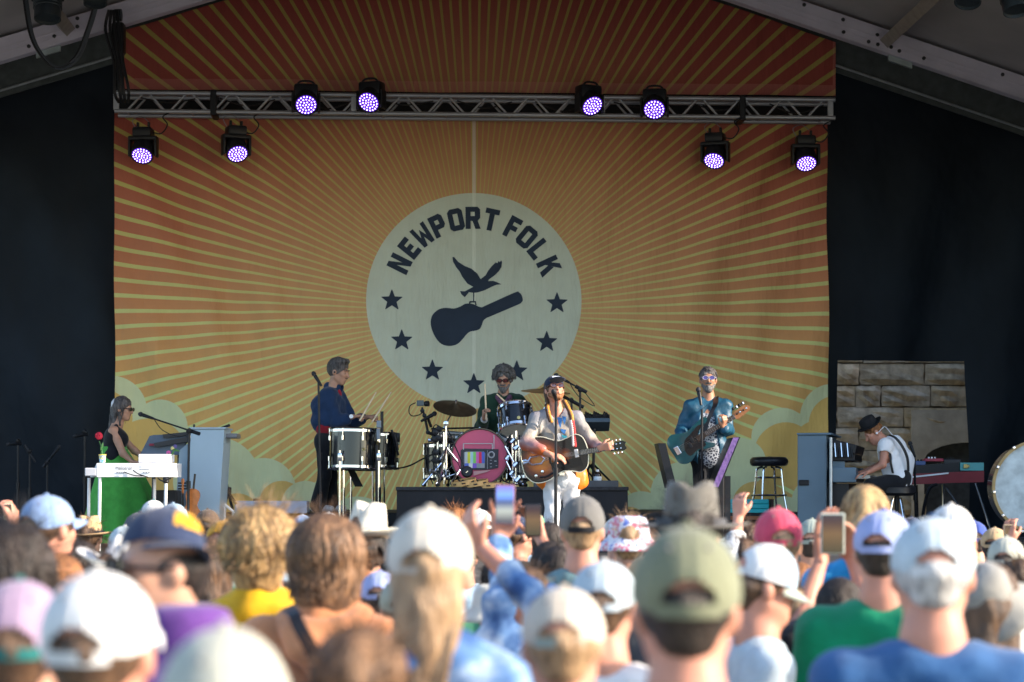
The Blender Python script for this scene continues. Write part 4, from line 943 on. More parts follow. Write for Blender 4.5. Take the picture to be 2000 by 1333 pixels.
obj('bloom', petal(P(193, 852, D_ + .12), .04, 1), M('rose_red', (.55, .02, .05), .6, noise=.3, ns=40), fl, smooth=True)
fl2 = thing('flower_sprig', 'small pink and yellow flowers on the white box', 'flower', P(335, 888, D_ + .2))
obj('bloom', petal(P(329, 885, D_ + .2), .024, 2), M('petal_pink', (.6, .12, .35), .6), fl2, smooth=True)
obj('bloom', petal(P(337, 876, D_ + .2), .02, 3), M('petal_cream', (.6, .55, .25), .6), fl2, smooth=True); obj('bloom', petal(P(342, 872, D_ + .2), .02, 4), M('petal_violet', (.12, .1, .3), .6), fl2, smooth=True)
obj('leaf', [s_lathe([(0, -.05), (.012, -.02), (.010, .02), (0, .05)], 6, P(344, 880, D_ + .2), (1, 0, -.2)), s_lathe([(0, -.05), (.010, -.02), (.010, .02), (0, .05)], 6, P(338, 884, D_ + .2), (.5, 0, 1))], M('leaf_green', (.05, .16, .04)), fl2, smooth=True)
# synthesiser with slanted panel + blue grey cabinet
sy2 = thing('synthesizer', 'dark synthesizer with slanting blue panel before the woman', 'synthesizer', at_floor(320, 22.5, ST))
obj('panel', s_poly([(P(a, b, 22.4).x, P(a, b, 22.4).z) for a, b in ((273, 889), (292, 852), (300, 850), (372, 848), (352, 889))], .06, Matrix.Translation((0, 22.4, 0))), M('panel_blue', (.07, .10, .15), .4, noise=.15), sy2)
for k in range(2): obj('keyboard_tier', s_poly([(P(a, b, 22.38).x, P(a, b, 22.38).z) for a, b in (((302, 862 + k * 4), (366, 852 + k * 2), (368, 860 + k * 3), (304, 870 + k * 4)) if k else ((318, 849), (376, 843), (376, 850), (320, 856)))], .3, Matrix.Translation((0, 22.36 - .03 * k, 0))), M('synth_black', (.02, .02, .025), .4), sy2)
obj('red_strip', s_box(P(297, 869, 22.36), (.06, .02, .025)), M('synth_red', (.2, .01, .03), .5), sy2)
for s in (300, 350): obj('stand_leg', bar(P(s, 889, 22.5), at_floor(s, 22.5, ST), .02), m_bm, sy2, smooth=True)
cb = thing('blue_cabinet', 'tall pale blue wooden cabinet beside the keyboards', 'cabinet', at_floor(395, 22.3, ST))
xa, xb = P(360, 0, 22.3).x, P(438, 0, 22.3).x
ztop = P(0, 839, 22.3).z
V = [Vector(v) for v in ((xa + .02, 22.3, ST + .01), (P(424, 0, 22.3).x, 22.3, ST + .01), (xb, 22.3, ztop), (P(373, 0, 22.3).x, 22.3, ztop))]
V += [v + Vector((-.0, .55, 0)) for v in V]
m_cabi = M('pale_blue_paint', (.30, .40, .48), .45, noise=.05, ns=3)
obj('side_panel', (V, [[0, 1, 2, 3], [7, 6, 5, 4], [0, 4, 5, 1], [1, 5, 6, 2], [2, 6, 7, 3], [3, 7, 4, 0]]), m_cabi, cb)
obj('side_wing', s_poly([(P(a, b, 22.35).x, P(a, b, 22.35).z) for a, b in ((340, 1030), (362, 1030), (372, 862), (350, 880))], .4, Matrix.Translation((0, 22.36, 0))), M('pale_blue_dark', (.22, .29, .35), .5, noise=.06), cb)
obj('lid', s_box(((P(372, 0, 22.3).x + xb) / 2, 22.58, ztop + .012), (xb - P(372, 0, 22.3).x + .03, .6, .02), bev=.005), m_cabi, cb)
obj('knob', [s_lathe([(0, .04), (.012, .035), (.012, 0)], 8, P(379, 836, 22.35))], m_bm, cb, smooth=True)
tag(obj('stage_piano', s_box(P(447, 852, 22.6), (.22, .3, .05), bev=.01), M('keyboard_grey', (.15, .16, .18), .4), loc=P(447, 855, 22.6)), 'end of a dark keyboard jutting right of the blue cabinet', 'keyboard')
tag(obj('tablet_arm', [s_box(P(440, 834, 22.6), (.11, .02, .03), Matrix.Rotation(-.35, 3, 'Y'), .006), bar(P(437, 838, 22.6), P(437, 850, 22.6), .008)], m_bm, loc=P(437, 850, 22.6)), 'small black tablet arm on top of the blue cabinet', 'arm')
vl = thing('violin', 'orange brown violin standing upright before the blue cabinet', 'violin', at_floor(368, 21.9, ST))
m_vio = M('violin_varnish', (.45, .14, .03), .25, noise=.2, ns=20, spec=.6)
vo = spline([(-.02, .0), (-.085, .03), (-.10, .10), (-.055, .17), (-.075, .26), (-.06, .32), (0, .345), (.06, .32), (.075, .26), (.055, .17), (.10, .10), (.085, .03), (.02, .0)], 3)
vm = Matrix.Translation(P(371, 1018, 21.9)) @ Matrix.Rotation(R(6), 4, 'Y')
obj('body', s_poly(vo, .045, vm), m_vio, vl, smooth=True)
obj('neck', s_tube([vm @ Vector((0, .01, .33)), vm @ Vector((0, .01, .5))], .012, 6), M('ebony', (.015, .012, .01), .4), vl, smooth=True)
vh = P(357, 944, 21.9)
vst = thing('violin_stand', 'slim stand with scrolled fiddle head beside the blue cabinet', 'stand', at_floor(357, 21.95, ST))
obj('scroll', s_lathe([(0, .05), (.014, .045), (.02, .02), (.011, -.02), (.016, -.05), (.009, -.12), (0, -.13)], 10, vh), m_vio, vst, smooth=True)
obj('peg', [s_tube([vh + Vector((-.05, 0, z_)), vh + Vector((.05, 0, z_))], .009, 6) for z_ in (-.03, -.06, .0)], m_bm, vst, smooth=True)
obj('pole', bar(vh + Vector((0, 0, -.1)), at_floor(357, 21.95, ST), .011), m_bm, vst, smooth=True)
tag(obj('monitor_speaker', s_box(P(325, 985, 22.2), (.28, .3, .3), bev=.02), m_black, loc=P(325, 1010, 22.2)), 'black square speaker under the white keyboard', 'speaker')
# ---------- right: lecterns, stool, blue riser board, piano, organ, parade drum
def lectern(label, quad, d, m_top, posts, thick=.10):
    t = thing('display_stand', label, 'display stand', at_floor(posts[0], d, ST), 'slanted lyric display stands')
    obj('slab', s_poly([(P(a, b, d).x, P(a, b, d).z) for a, b in quad], .55, Matrix.Translation((0, d, 0))), m_bm, t)
    if m_top is not None:
        q = [(quad[0][0] + 1, quad[0][1]), (quad[1][0] - 3, quad[1][1] + 1), (quad[2][0] - 3, quad[2][1]), (quad[3][0] + 1, quad[3][1] - 1)]
        obj('face', s_poly([(P(a, b, d).x, P(a, b, d).z) for a, b in q], .004, Matrix.Translation((0, d - .008, 0))), m_top, t)
    for px in posts: obj('post', s_box(Vector((P(px, 0, d).x, d + .25, (ST + P(0, 930, d).z) / 2)), (.055, .055, P(0, 930, d).z - ST)), m_bm, t)
m_pur = M('purple_cloth', (.16, .09, .26), .8, noise=.15, ns=14, bump=.4, bs=30)
lectern('slanted black display stand at the left of the bass player', ((1285, 866), (1300, 866), (1321, 950), (1306, 954)), 20.3, None, (1312,))
lectern('slanted display stand with purple face right of the bass player', ((1431, 855), (1446, 854), (1406, 952), (1390, 952)), 20.0, m_pur, (1411, 1426))
bl = thing('bench_box', 'bright turquoise grooved box on the platform below the stool', 'box', P(1458, 1003, 23.3), None)
m_tq = M('turquoise_paint', (.02, .52, .56), .45, noise=.06)
obj('front_board', [s_box(P(1458, 980 + k * 9.5, 23.25), (.5, .04, .05), bev=.008) for k in range(3)], m_tq, bl)
obj('side_board', s_box(P(1505, 990, 23.4), (.03, .35, .17)), M('dark_wood', (.05, .025, .02), .6, noise=.2), bl)
obj('back_board', s_box(P(1458, 990, 23.35), (.5, .03, .16)), m_tq, bl)
obj('base_board', s_box(P(1460, 1012, 23.2), (.6, .1, .04)), M('orange_wood', (.4, .12, .04), .5), bl)
sl = thing('bar_stool', 'chrome bar stool with thick black round seat on the platform', 'stool', at_floor(1502, 24.6, DECK)); sc = at_floor(1502, 24.6, DECK)
sh_ = P(0, 911, 24.6).z - DECK; sr = .215
m_vin = M('black_vinyl', (.012, .012, .016), .35, noise=.1, bump=.2, bs=20)
obj('seat', s_lathe([(0, .0), (.19, .0), (.215, .012), (.228, .045), (.224, .08), (.20, .105), (.12, .112), (0, .10)], 32, sc + Vector((0, 0, sh_))), m_vin, sl, smooth=True)
obj('seat_button', s_lathe([(0, .015), (.04, .012), (.06, 0)], 16, sc + Vector((.0, -.10, sh_ + .10))), m_vin, sl, smooth=True)
for k in range(4):
    a = math.pi / 4 + k * math.pi / 2 + .25; d = Vector((math.cos(a), math.sin(a), 0))
    obj('leg', s_tube(curve3([sc + d * .08 + Vector((0, 0, sh_ - .01)), sc + d * .15 + Vector((0, 0, sh_ - .03)), sc + d * .165 + Vector((0, 0, sh_ - .10)), sc + d * .19 + Vector((0, 0, sh_ * .4)), sc + d * .23 + Vector((0, 0, .01))], 5), .0125, 8), m_chr, sl, smooth=True)
obj('foot_ring', s_ring(sc + Vector((0, 0, sh_ * .36)), (0, 0, 1), .20, .012, 32, 8), m_chr, sl, smooth=True); obj('upper_ring', s_ring(sc + Vector((0, 0, sh_ * .75)), (0, 0, 1), .155, .011, 32, 8), m_chr, sl, smooth=True)
# upright piano seen from its end
pn = thing('upright_piano', 'slate blue upright piano with open black front, end-on', 'piano', at_floor(1600, 22.3, ST)); pn.rotation_euler = (0, 0, R(-13))
m_pb = M('slate_blue_paint', (.10, .155, .205), .4, noise=.08, ns=2.5)
pz = lambda py: P(0, py, 22.2).z
pxx = lambda px: P(px, 0, 22.2).x
obj('end_panel', s_box(((pxx(1562) + pxx(1618)) / 2, 22.95, (ST + pz(850)) / 2), (pxx(1618) - pxx(1562), 1.5, pz(850) - ST), bev=.008), m_pb, pn)
obj('lid', s_box(((pxx(1561) + pxx(1628)) / 2, 22.95, pz(850) + .012), (pxx(1628) - pxx(1561), 1.54, .022), bev=.005), m_pb, pn)
obj('front_fallboard', s_box((pxx(1648), 23.0, pz(872)), (pxx(1674) - pxx(1620), 1.4, .10), Matrix.Rotation(R(14), 3, 'Y'), .01), m_bm, pn)
obj('action_block', [s_box((pxx(1646), 23.0, pz(890)), (pxx(1672) - pxx(1622), 1.3, .12), bev=.01)], m_bm, pn)
obj('key_slip', s_box((pxx(1650), 22.95, pz(928)), (pxx(1670) - pxx(1620) + .0, 1.46, .16), bev=.01), m_pb, pn)
obj('arm_block', s_box((pxx(1636), 22.4, pz(915)), (pxx(1652) - pxx(1621), .06, .22), bev=.01), m_pb, pn)
obj('key_bed', s_box((pxx(1685), 22.95, pz(932)), (pxx(1700) - pxx(1668), 1.3, .035)), M('ivory', (.6, .6, .56), .4, noise=.1), pn)
obj('truss_leg', bar(P(1629, 855, 22.15), at_floor(1629, 22.15, ST), .018), M('steel_post', (.35, .37, .4), .35, .8), pn, smooth=True)
obj('lower_panel', s_box((pxx(1640), 22.95, (ST + pz(945)) / 2), (pxx(1660) - pxx(1620), 1.3, pz(945) - ST)), m_bm, pn)
obj('handle_recess', s_box(P(1575, 943, 22.19), (.11, .02, .06), bev=.008), m_bm, pn)
for k in range(9): obj('hammer', s_tube([P(1630 + k * 4, 866 + (k % 3) * 4, 22.3), P(1633 + k * 4, 893, 22.28)], .008, 5), m_chr if k % 3 == 0 else m_bm, pn, smooth=True)
ps = thing('piano_stool', 'round black stool under the man in the hat', 'stool', at_floor(1760, 22.3, ST)); psz = P(0, 958, 22.3).z
obj('seat', s_lathe([(0, -.06), (.16, -.06), (.2, -.03), (.2, .03), (.16, .06), (0, .06)], 28, Vector((P(1752, 0, 22.3).x, 22.3, psz))), m_vin, ps, smooth=True)
obj('column', bar(Vector((P(1752, 0, 22.3).x, 22.3, psz)), at_floor(1752, 22.3, ST + .1), .025), m_bm, ps, smooth=True)
for k in range(4):
    a = k * math.pi / 2 + .5; c = at_floor(1752, 22.3, ST); obj('leg', bar(c + Vector((.05 * math.cos(a), .05 * math.sin(a), psz - ST - .08)), c + Vector((.2 * math.cos(a), .2 * math.sin(a), .01)), .010), m_chr, ps, smooth=True)
og = thing('combo_organ', 'dark red stage organ with turquoise end block on chrome legs', 'organ', at_floor(1840, 23.6, ST)); d = 23.6
m_red = M('organ_red', (.20, .012, .022), .4, noise=.08)
obj('red_case', s_poly([(P(a, b, d).x, P(a, b, d).z) for a, b in ((1775, 926), (1850, 923), (1922, 920), (1922, 942), (1850, 944), (1775, 947))], .45, Matrix.Translation((0, d, 0))), m_red, og)
obj('white_rail', s_poly([(P(a, b, d).x, P(a, b, d).z) for a, b in ((1778, 931), (1852, 923), (1852, 926), (1778, 934))], .02, Matrix.Translation((0, d - .022, 0))), m_white, og)
obj('key_block', s_poly([(P(a, b, d).x, P(a, b, d).z) for a, b in ((1778, 911), (1875, 903), (1875, 921), (1778, 928))], .4, Matrix.Translation((0, d + .03, 0))), m_bm, og)
obj('end_block', s_poly([(P(a, b, d).x, P(a, b, d).z) for a, b in ((1876, 904), (1922, 904), (1922, 919.5), (1876, 919.5))], .42, Matrix.Translation((0, d + .01, 0))), M('turquoise_vinyl', (.10, .36, .36), .5, noise=.05), og)
obj('latch', [s_box(P(1886, 911, d), (.05, .02, .05), bev=.006), s_box(P(1892, 911, d - .005), (.02, .02, .03), bev=.006)], M('brass_badge', (.5, .38, .15)), og)
for a, b, dd in (((1842, 946), (1842, 1060), 0), ((1905, 944), (1945, 1060), 0), ((1846, 950), (1925, 1040), .1), ((1790, 948), (1794, 1060), .4)): obj('leg', bar(P(*a, d + dd), P(b[0], 0, d + dd) * 1 + Vector((0, 0, ST - P(b[0], 0, d + dd).z + .01)), .014), m_chr if b[0] > 1800 else m_bm, og, smooth=True)
obj('pedal_cable', s_tube(curve3([P(1830, 946, d), P(1815, 955, d), P(1806, 985, d), P(1802, 1010, d)], 5), .02, 6), m_bm, og, smooth=True)
gl_ = 'effect boxes on the red organ'
for px, py, sx, sz, c, nm in ((1795, 905, .13, .05, (.05, .09, .22), 'blue effect box on the red organ'), (1822, 899, .22, .035, (.35, .03, .06), 'red and white effect box on the red organ'), (1858, 902, .20, .05, (.02, .02, .025), 'black effect box beside the turquoise end block')):
    t = thing('effect_box', nm, 'effect box', P(px, py + 4, d + .2), gl_); obj('housing', s_box(P(px, py, d + .2), (sx, .14, sz), bev=.008), M('fx_%d' % px, c, .4), t)
    obj('knob', [s_lathe([(0, .02), (.010, .018), (.012, 0)], 8, P(px - 8 + 6 * k, py, d + .2) + Vector((0, 0, sz / 2))) for k in range(3)], m_white if px == 1822 else m_bm, t, smooth=True)
boom_stand('short microphone stand with round foam just behind the pianist', at_floor(1790, 23.0, ST), P(1786, 890, 23.0), P(1776, 862, 23.0), None, True)
# parade drum at the right edge
pd = thing('parade_drum', 'huge wood-hooped marching drum cut by the right edge', 'drum', at_floor(2032, 21.5, ST)); pc = P(2034, 952, 21.6); prr = 90 / FPX * 21.6
def skin_mat():
    m = M('calf_skin', (.5, .55, .55), .6, noise=.22, ns=9); return m
obj('shell', s_lathe([(prr, -.2), (prr, .2)], 48, pc + Vector((0, .2, 0)), (-.06, -1, 0)), m_blacklq, pd, smooth=True)
obj('drum_head', s_lathe([(0, .21), (prr, .205), (prr, .2)], 48, pc + Vector((0, .2, 0)), (-.06, -1, 0)), skin_mat(), pd, smooth=True)
obj('hoop', s_lathe([(prr - .012, .185), (prr + .018, .185), (prr + .018, .225), (prr - .012, .225), (prr - .012, .185)], 48, pc + Vector((0, .2, 0)), (-.06, -1, 0), cap=False), M('maple_hoop', (.38, .25, .10), .4, noise=.15), pd, smooth=True)
for k in range(12):
    a = 2 * math.pi * k / 12 + .1; e = pc + Vector((math.cos(a) * (prr + .025), -.02, math.sin(a) * (prr + .025))); obj('claw', s_box(e, (.03, .06, .03), Matrix.Rotation(-a, 3, 'Y'), .006), m_chr, pd)
obj('cradle', [bar(pc + Vector((s * .3, .2, -prr)), at_floor(2034, 21.8, ST + .01) + Vector((s * .35, 0, 0)), .015) for s in (-1, 1)], m_bm, pd, smooth=True)
# ------------------------------------------------------------------ people: shared body tools
def skin(n, c): return M('skin_' + n, c, .5, noise=.10, ns=18, sss=.12, spec=.35)
SK = {'a': skin('fair', (.44, .235, .155)), 'b': skin('tan', (.36, .175, .105)), 'c': skin('pink', (.46, .21, .14)), 'd': skin('brown', (.16, .075, .045))}
def hair_mat(n, c, c2):
    m = M('hair_' + n, c, .5, noise=0, spec=.4); g = G(m); o = g.obj()
    nn = g.math('ADD', g.math('MULTIPLY', g.noise(9., g.mapping(o, (9, 9, 1.2)), 4.), .5), g.math('MULTIPLY', g.noise(6., g.mapping(o, (5, 5, 1.3)), 2.), .5)); g.base(g.ramp(nn, [(.40, c2), (.60, c)])); g.bump(g.noise(30., g.mapping(o, (6, 6, .7))), .8, .012); return m
HM = {'grey': hair_mat('grey', (.17, .16, .155), (.055, .05, .048)), 'darkgrey': hair_mat('darkgrey', (.14, .12, .125), (.04, .035, .035)), 'brown': hair_mat('brown', (.12, .062, .030), (.035, .018, .010)),
      'chestnut': hair_mat('chestnut', (.22, .115, .055), (.05, .025, .013)), 'dark': hair_mat('dark', (.035, .022, .016), (.010, .007, .006)), 'blond': hair_mat('blond', (.46, .29, .12), (.15, .085, .035)), 'ginger': hair_mat('ginger', (.33, .13, .04), (.12, .045, .015)),
      'light': hair_mat('light', (.40, .25, .13), (.17, .10, .05)), 'pepper': hair_mat('pepper', (.125, .108, .104), (.03, .025, .024)), 'white': hair_mat('white', (.55, .53, .50), (.25, .24, .23))}
def folds(amp, f=1.):
    return lambda X, Y, Z: amp * (np.sin(f * (22 * Z + 9 * X + 2.5 * np.sin(11 * X + 7 * Y))) * np.sin(f * (13 * X - 17 * Y + 5 * Z)) + .6 * np.sin(f * (41 * Z - 30 * X) + 1.) * np.sin(f * (19 * X + 33 * Y)))
class Head:
    """yaw 0 faces the camera, 90 faces image right, 180 faces the stage"""
    def __init__(s, c, yaw=0., pitch=0., sc=1., roll=0.):
        y, p = R(yaw), R(pitch); s.c = Vector(c); s.sc = sc
        f = Vector((math.sin(y) * math.cos(p), -math.cos(y) * math.cos(p), math.sin(p))); r = f.cross(Vector((0, 0, 1))).normalized(); u = r.cross(f)
        if roll: q = Quaternion(f, R(roll)); r = q @ r; u = q @ u
        s.r, s.f, s.u = r, f, u; s.m = Matrix((r, f, u)).transposed()
    def p(s, x, y, z): return s.c + s.m @ Vector((x, y, z)) * s.sc
    def E(s, x, y, z, a, b, c_, k=.015): return E(s.p(x, y, z), np.array((a, b, c_)) * s.sc, np.array(s.m), k)
    def C(s, a, b, r1, r2=None, k=.015): return C(s.p(*a), s.p(*b), r1 * s.sc, (r1 if r2 is None else r2) * s.sc, k)
    def face(s, mouth=0.):
        return [s.E(0, -.012, .03, .075, .094, .088), s.E(0, .03, -.035, .058, .062, .082, .03), s.C((-.05, 0, -.05), (-.014, .06, -.096), .022, .020, .025), s.C((.05, 0, -.05), (.014, .06, -.096), .022, .020, .025),
                s.C((0, .088, .012), (0, .108, -.026), .010, .015, .012), s.E(-.079, -.006, -.004, .012, .022, .033, .006), s.E(.079, -.006, -.004, .012, .022, .033, .006),
                s.C((-.036, .081, .024), (.036, .081, .024), .011, k=.012), s.C((-.018, .086, -.058), (.018, .086, -.058), .009, k=.008), s.C((-.045, .06, -.012), (-.03, .075, -.02), .018, k=.02), s.C((.045, .06, -.012), (.03, .075, -.02), .018, k=.02)]
    def neg(s, openm=False):
        n = [s.E(-.032, .098, .004, .017, .012, .010), s.E(.032, .098, .004, .017, .012, .010)]
        if openm: n.append(s.E(0, .094, -.058, .016, .02, .008))
        return n
def hand(wr, d, pn, curl=.6, side=1, sc=1., spread=0.):
    """wrist, pointing direction, palm normal; returns primitives for palm, four fingers and thumb"""
    wr = Vector(wr); d = Vector(d).normalized(); pn = Vector(pn); pn = (pn - d * pn.dot(d)).normalized(); s = d.cross(pn) * side; out = []
    for i, L in enumerate((.92, 1., .95, .76)):
        b = wr + (d * .088 + s * (.030 - .020 * i)) * sc; out.append(C(wr + s * (.012 - .008 * i) * sc, b, .017 * sc, .0125 * sc, .010))
        dd = (d + s * spread * (1.5 - i) * .3).normalized()
        q1 = (dd * math.cos(curl) + pn * math.sin(curl)); q2 = (dd * math.cos(curl * 2) + pn * math.sin(curl * 2)); q3 = (dd * math.cos(curl * 2.7) + pn * math.sin(curl * 2.7))
        m1 = b + q1 * .042 * L * sc; m2 = m1 + q2 * .027 * L * sc; m3 = m2 + q3 * .020 * L * sc
        out += [C(b, m1, .0105 * sc, .0095 * sc, .004), C(m1, m2, .0095 * sc, .009 * sc, .003), C(m2, m3, .009 * sc, .008 * sc, .003)]
    t0 = wr + (d * .025 + s * .026) * sc; t1 = wr + (d * .062 + s * (.052 if curl < 1 else .036) + pn * .022) * sc; t2 = t1 + (d * .030 + pn * (.018 + .012 * curl)) * sc
    out += [C(t0, t1, .016 * sc, .0125 * sc, .010), C(t1, t2, .0115 * sc, .0095 * sc, .004)]
    return out
def mid(a, b, t=.5): return Vector(a).lerp(Vector(b), t)
def torso(J, inf=0., w=.055, k=.06):
    shm = mid(J['sl'], J['sr']); hm = mid(J['hl'], J['hr']); ax = (Vector(J['sr']) - Vector(J['sl'])); ax = ax.normalized() if ax.length > 1e-4 else Vector((1, 0, 0)); ch = mid(shm, hm, .30); be = mid(shm, hm, .72); W = J.get('w', w)
    return [C(J['sl'], J['sr'], .060 + inf, k=.05), C(ch - ax * W * 1.15, be - ax * W * .9, .105 + inf, .10 + inf, k), C(ch + ax * W * 1.15, be + ax * W * .9, .105 + inf, .10 + inf, k), C(be, hm, .11 + inf, .115 + inf, k), C(Vector(J['hl']), Vector(J['hr']), .098 + inf, k=.05)]
def arms(J, inf=0., to=1.):
    out = []
    for s in 'lr':
        if 'e' + s not in J: continue
        out.append(C(J['s' + s], J['e' + s], .050 + inf, .040 + inf, .03))
        if to > 0: out.append(C(J['e' + s], mid(J['e' + s], J['w' + s], to), .040 + inf, .040 - .013 * to + inf, .02))
    return out
def legs(J, inf=0., flare=0.):
    out = []
    for s in 'lr':
        out += [C(J['h' + s], J['k' + s], .082 + inf, .056 + inf, .04), C(J['k' + s], J['a' + s], .054 + inf, .038 + inf + flare, .03)]
    return out
def feet(J, f, inf=0.):
    return [C(Vector(J['a' + s]) - Vector((0, 0, .035)) - Vector(f) * .04, Vector(J['a' + s]) - Vector((0, 0, .045)) + Vector(f) * .15, .042 + inf, .034 + inf, .02) for s in 'lr']
def shoes(par, J, f, mat):
    for q in feet(J, f, .006): sdf_obj('shoe', [q], .012, mat, par)
def figure(label, group, base, hd, J, sk, hands=(), f=(0, -1, 0), h=.0095, openm=False, name='person'):
    pr = hd.face() + [C(hd.p(0, -.025, -.05), J['n'], .052, .056, .03), C(J['n'], mid(J['sl'], J['sr']) - Vector((0, 0, .05)), .056, .07, .04)] + torso(J) + arms(J) + legs(J) + feet(J, f) + [q for hs in hands for q in hs]
    return tag(sdf_obj(name, pr, h, sk, None, base, hd.neg(openm)), label, 'person', group)
def glasses(hd, par, m_lens_, m_fr, r=.025, square=False):
    sh, fr = [], []
    for s in (-1, 1):
        c = hd.p(s * .033, .106, .008)
        sq = lambda v: c + hd.r * ((v - c).dot(hd.r)) * 1.06 + hd.u * ((v - c).dot(hd.u)) * .74 + hd.f * ((v - c).dot(hd.f))
        a_ = s_lathe([(0, .002), (r * hd.sc, .0), (r * hd.sc, -.003), (0, -.003)], 16, c, hd.f); b_ = s_ring(c, hd.f, r * hd.sc, .0045, 20, 6)
        sh.append(([sq(v) for v in a_[0]], a_[1])); fr.append(([sq(v) for v in b_[0]], b_[1]))
        fr.append(s_tube([hd.p(s * (.033 + r), .104, .014), hd.p(s * .078, .06, .014), hd.p(s * .081, -.01, .010)], .0045, 6))
    fr.append(s_tube([hd.p(-.010, .110, .012), hd.p(.010, .110, .012)], .0045, 6))
    g_ = obj('sunglasses', fr, m_fr, par, smooth=True); obj('lens', sh[0], m_lens_, g_, smooth=True); obj('lens', sh[1], m_lens_, g_, smooth=True)
def wig(hd, par, mat, h=.008, extra=(), low=-.02, amp=.006, name='hair', neg_front=True, top=.012, seed=0.):
    """hair cap round the skull, open at the face, with uneven locks"""
    pr = [hd.E(0, -.018, .038, .083 + top * .4, .098 + top * .4, .092 + top)] + list(extra)
    ng = [hd.E(0, .085, -.035, .072, .075, .085)] if neg_front else []
    if low is not None: ng += [hd.E(-.085, .02, -.06, .03, .05, .06), hd.E(.085, .02, -.06, .03, .05, .06)]
    c = hd.c
    def fn(X, Y, Z):
        X, Y, Z = X - c.x, Y - c.y, Z - c.z
        return amp * (np.sin(60 * X + 25 * Z + seed) * np.sin(55 * Y - 30 * Z + 1.) + .6 * np.sin(120 * X - 40 * Z) * np.sin(110 * Y + 50 * Z))
    return sdf_obj(name, pr, h, mat, par, None, ng, fn)
def strands(n, seed, t_end, R0=(.090, .105, .105), drop=0., face=True, r=.0055, wave=.006, out=.0):
    rg = random.Random(seed); sh = []
    for _ in range(n):
        az = rg.uniform(0, 2 * math.pi); fr = abs(((az + math.pi) % (2 * math.pi)) - math.pi)   # 0 = front
        te = t_end * rg.uniform(.85, 1.08)
        if fr < 1.1 and face: te = min(te, rg.uniform(.75, 1.05)); dr = 0
        else: dr = drop * rg.uniform(.65, 1.1)
        t0 = rg.uniform(.02, .9); pts = []
        for j in range(6):
            t = t0 + (te - t0) * j / 5; a = az + wave * 20 * math.sin(j * 1.3 + _); tt = min(t, 1.75); k = 1 + .03 * math.sin(_ * 1.7) + out * j / 5
            pts.append(Vector((R0[0] * k * math.sin(tt) * math.sin(a), -.012 + R0[1] * k * math.sin(tt) * math.cos(a), .022 + R0[2] * k * math.cos(tt))))
        if dr:
            e = pts[-1]; pts += [e + Vector((-.10 * e.x + rg.uniform(-.008, .008), -.1 * (e.y + .012), -dr * .5)), e + Vector((-.22 * e.x + rg.uniform(-.02, .02), -.02, -dr))]
        m = len(pts); sh.append(s_tube(pts, [r * (1 - .85 * (i / (m - 1)) ** 2) for i in range(m)], 4, False))
    return merge(sh)
def locks(hd, par, mat, n, seed, t_end, R0=(.090, .107, .108), **k):
    V, F = strands(n, seed, t_end, R0, **k); return tag(obj('hair_locks', ([hd.p(*v) for v in V], F), mat, par, smooth=True, sharp=False), kind='stuff')
def strip(hd, par, pts, r, mat, name): return obj(name, s_tube(curve3([hd.p(*q) for q in pts], 5), r, 6), mat, par, smooth=True)
m_sh_dark = M('shoe_dark', (.03, .028, .028), .5); m_sh_white = M('shoe_white', (.7, .7, .7), .6)
m_lensd = M('dark_lens', (.01, .01, .012), .08, noise=0, spec=.8); m_frame = M('glasses_frame', (.02, .014, .012), .3, noise=0)
# ================================================================== singer
d = 19.3
W = lambda px, py, dy=0.: P(px, py, d + dy)
base = at_floor(1098, d, ST)
hd = Head(W(1083, 763), 14, 20, 1.02)
J = dict(n=W(1086, 802, .03), sl=W(1050, 821, .03), sr=W(1124, 820, .03), el=W(1027, 866, -.20), er=W(1158, 868, -.14), wl=W(1074, 888, -.33), wr=W(1172, 876, -.28), hl=W(1080, 938), hr=W(1114, 938), kl=W(1078, 1010, -.04), kr=W(1118, 1010, .02), al=at_floor(1078, d, ST + .085), ar=at_floor(1120, d + .05, ST + .085), w=.06)
hs = [hand(J['wl'], (1, -.15, -.25), (.1, .5, -1), .35, -1), hand(J['wr'], (.5, -.2, .1), (-.2, .9, .2), .75, 1)]
sing = figure('singer in navy cap, silver and orange blazer, playing a sunburst guitar', None, base, hd, J, SK['c'], hs, openm=True)
m_jack = M('ombre_satin', (.5, .5, .5), .38, noise=0, spec=.5); g = G(m_jack); z_ = g.sep(g.obj())[2]
nz_ = g.noise(6., g.obj()); zz_ = g.math('ADD', z_, g.math('MULTIPLY', g.math('SUBTRACT', nz_, .5), .12))
g.base(g.ramp(g.math('DIVIDE', zz_, 2.), [(.43, (.66, .17, .012)), (.495, (.45, .09, .025)), (.53, (.24, .125, .13)), (.575, (.30, .26, .215)), (.64, (.24, .235, .235)), (.72, (.22, .20, .245))])); g.bump(g.noise(9., g.mapping(g.obj(), (1, 1, .6))), .7, .03)
jk = torso(J, .020, k=.06) + [C(J['sl'] + Vector((-.005, 0, .012)), J['sr'] + Vector((.005, 0, .012)), .070, k=.02)] + arms(J, .026, .62) + [C(W(1060, 905), W(1062, 938), .10, .085, .05), C(W(1128, 905), W(1133, 940), .085, .075, .05), C(mid(J['sl'], J['n'], .5), mid(J['n'], J['sr'], .5), .06, k=.04)]
ng = [C(W(1086, 790, -.15), W(1094, 850, -.15), .075, .072), C(W(1094, 850, -.15), W(1096, 905, -.15), .072, .10), C(W(1096, 905, -.14), W(1097, 975, -.12), .12, .17), C(W(1086, 790, 0), W(1086, 808, 0), .075, .06)]
sdf_obj('blazer', jk, .0095, m_jack, sing, None, ng, folds(.006))
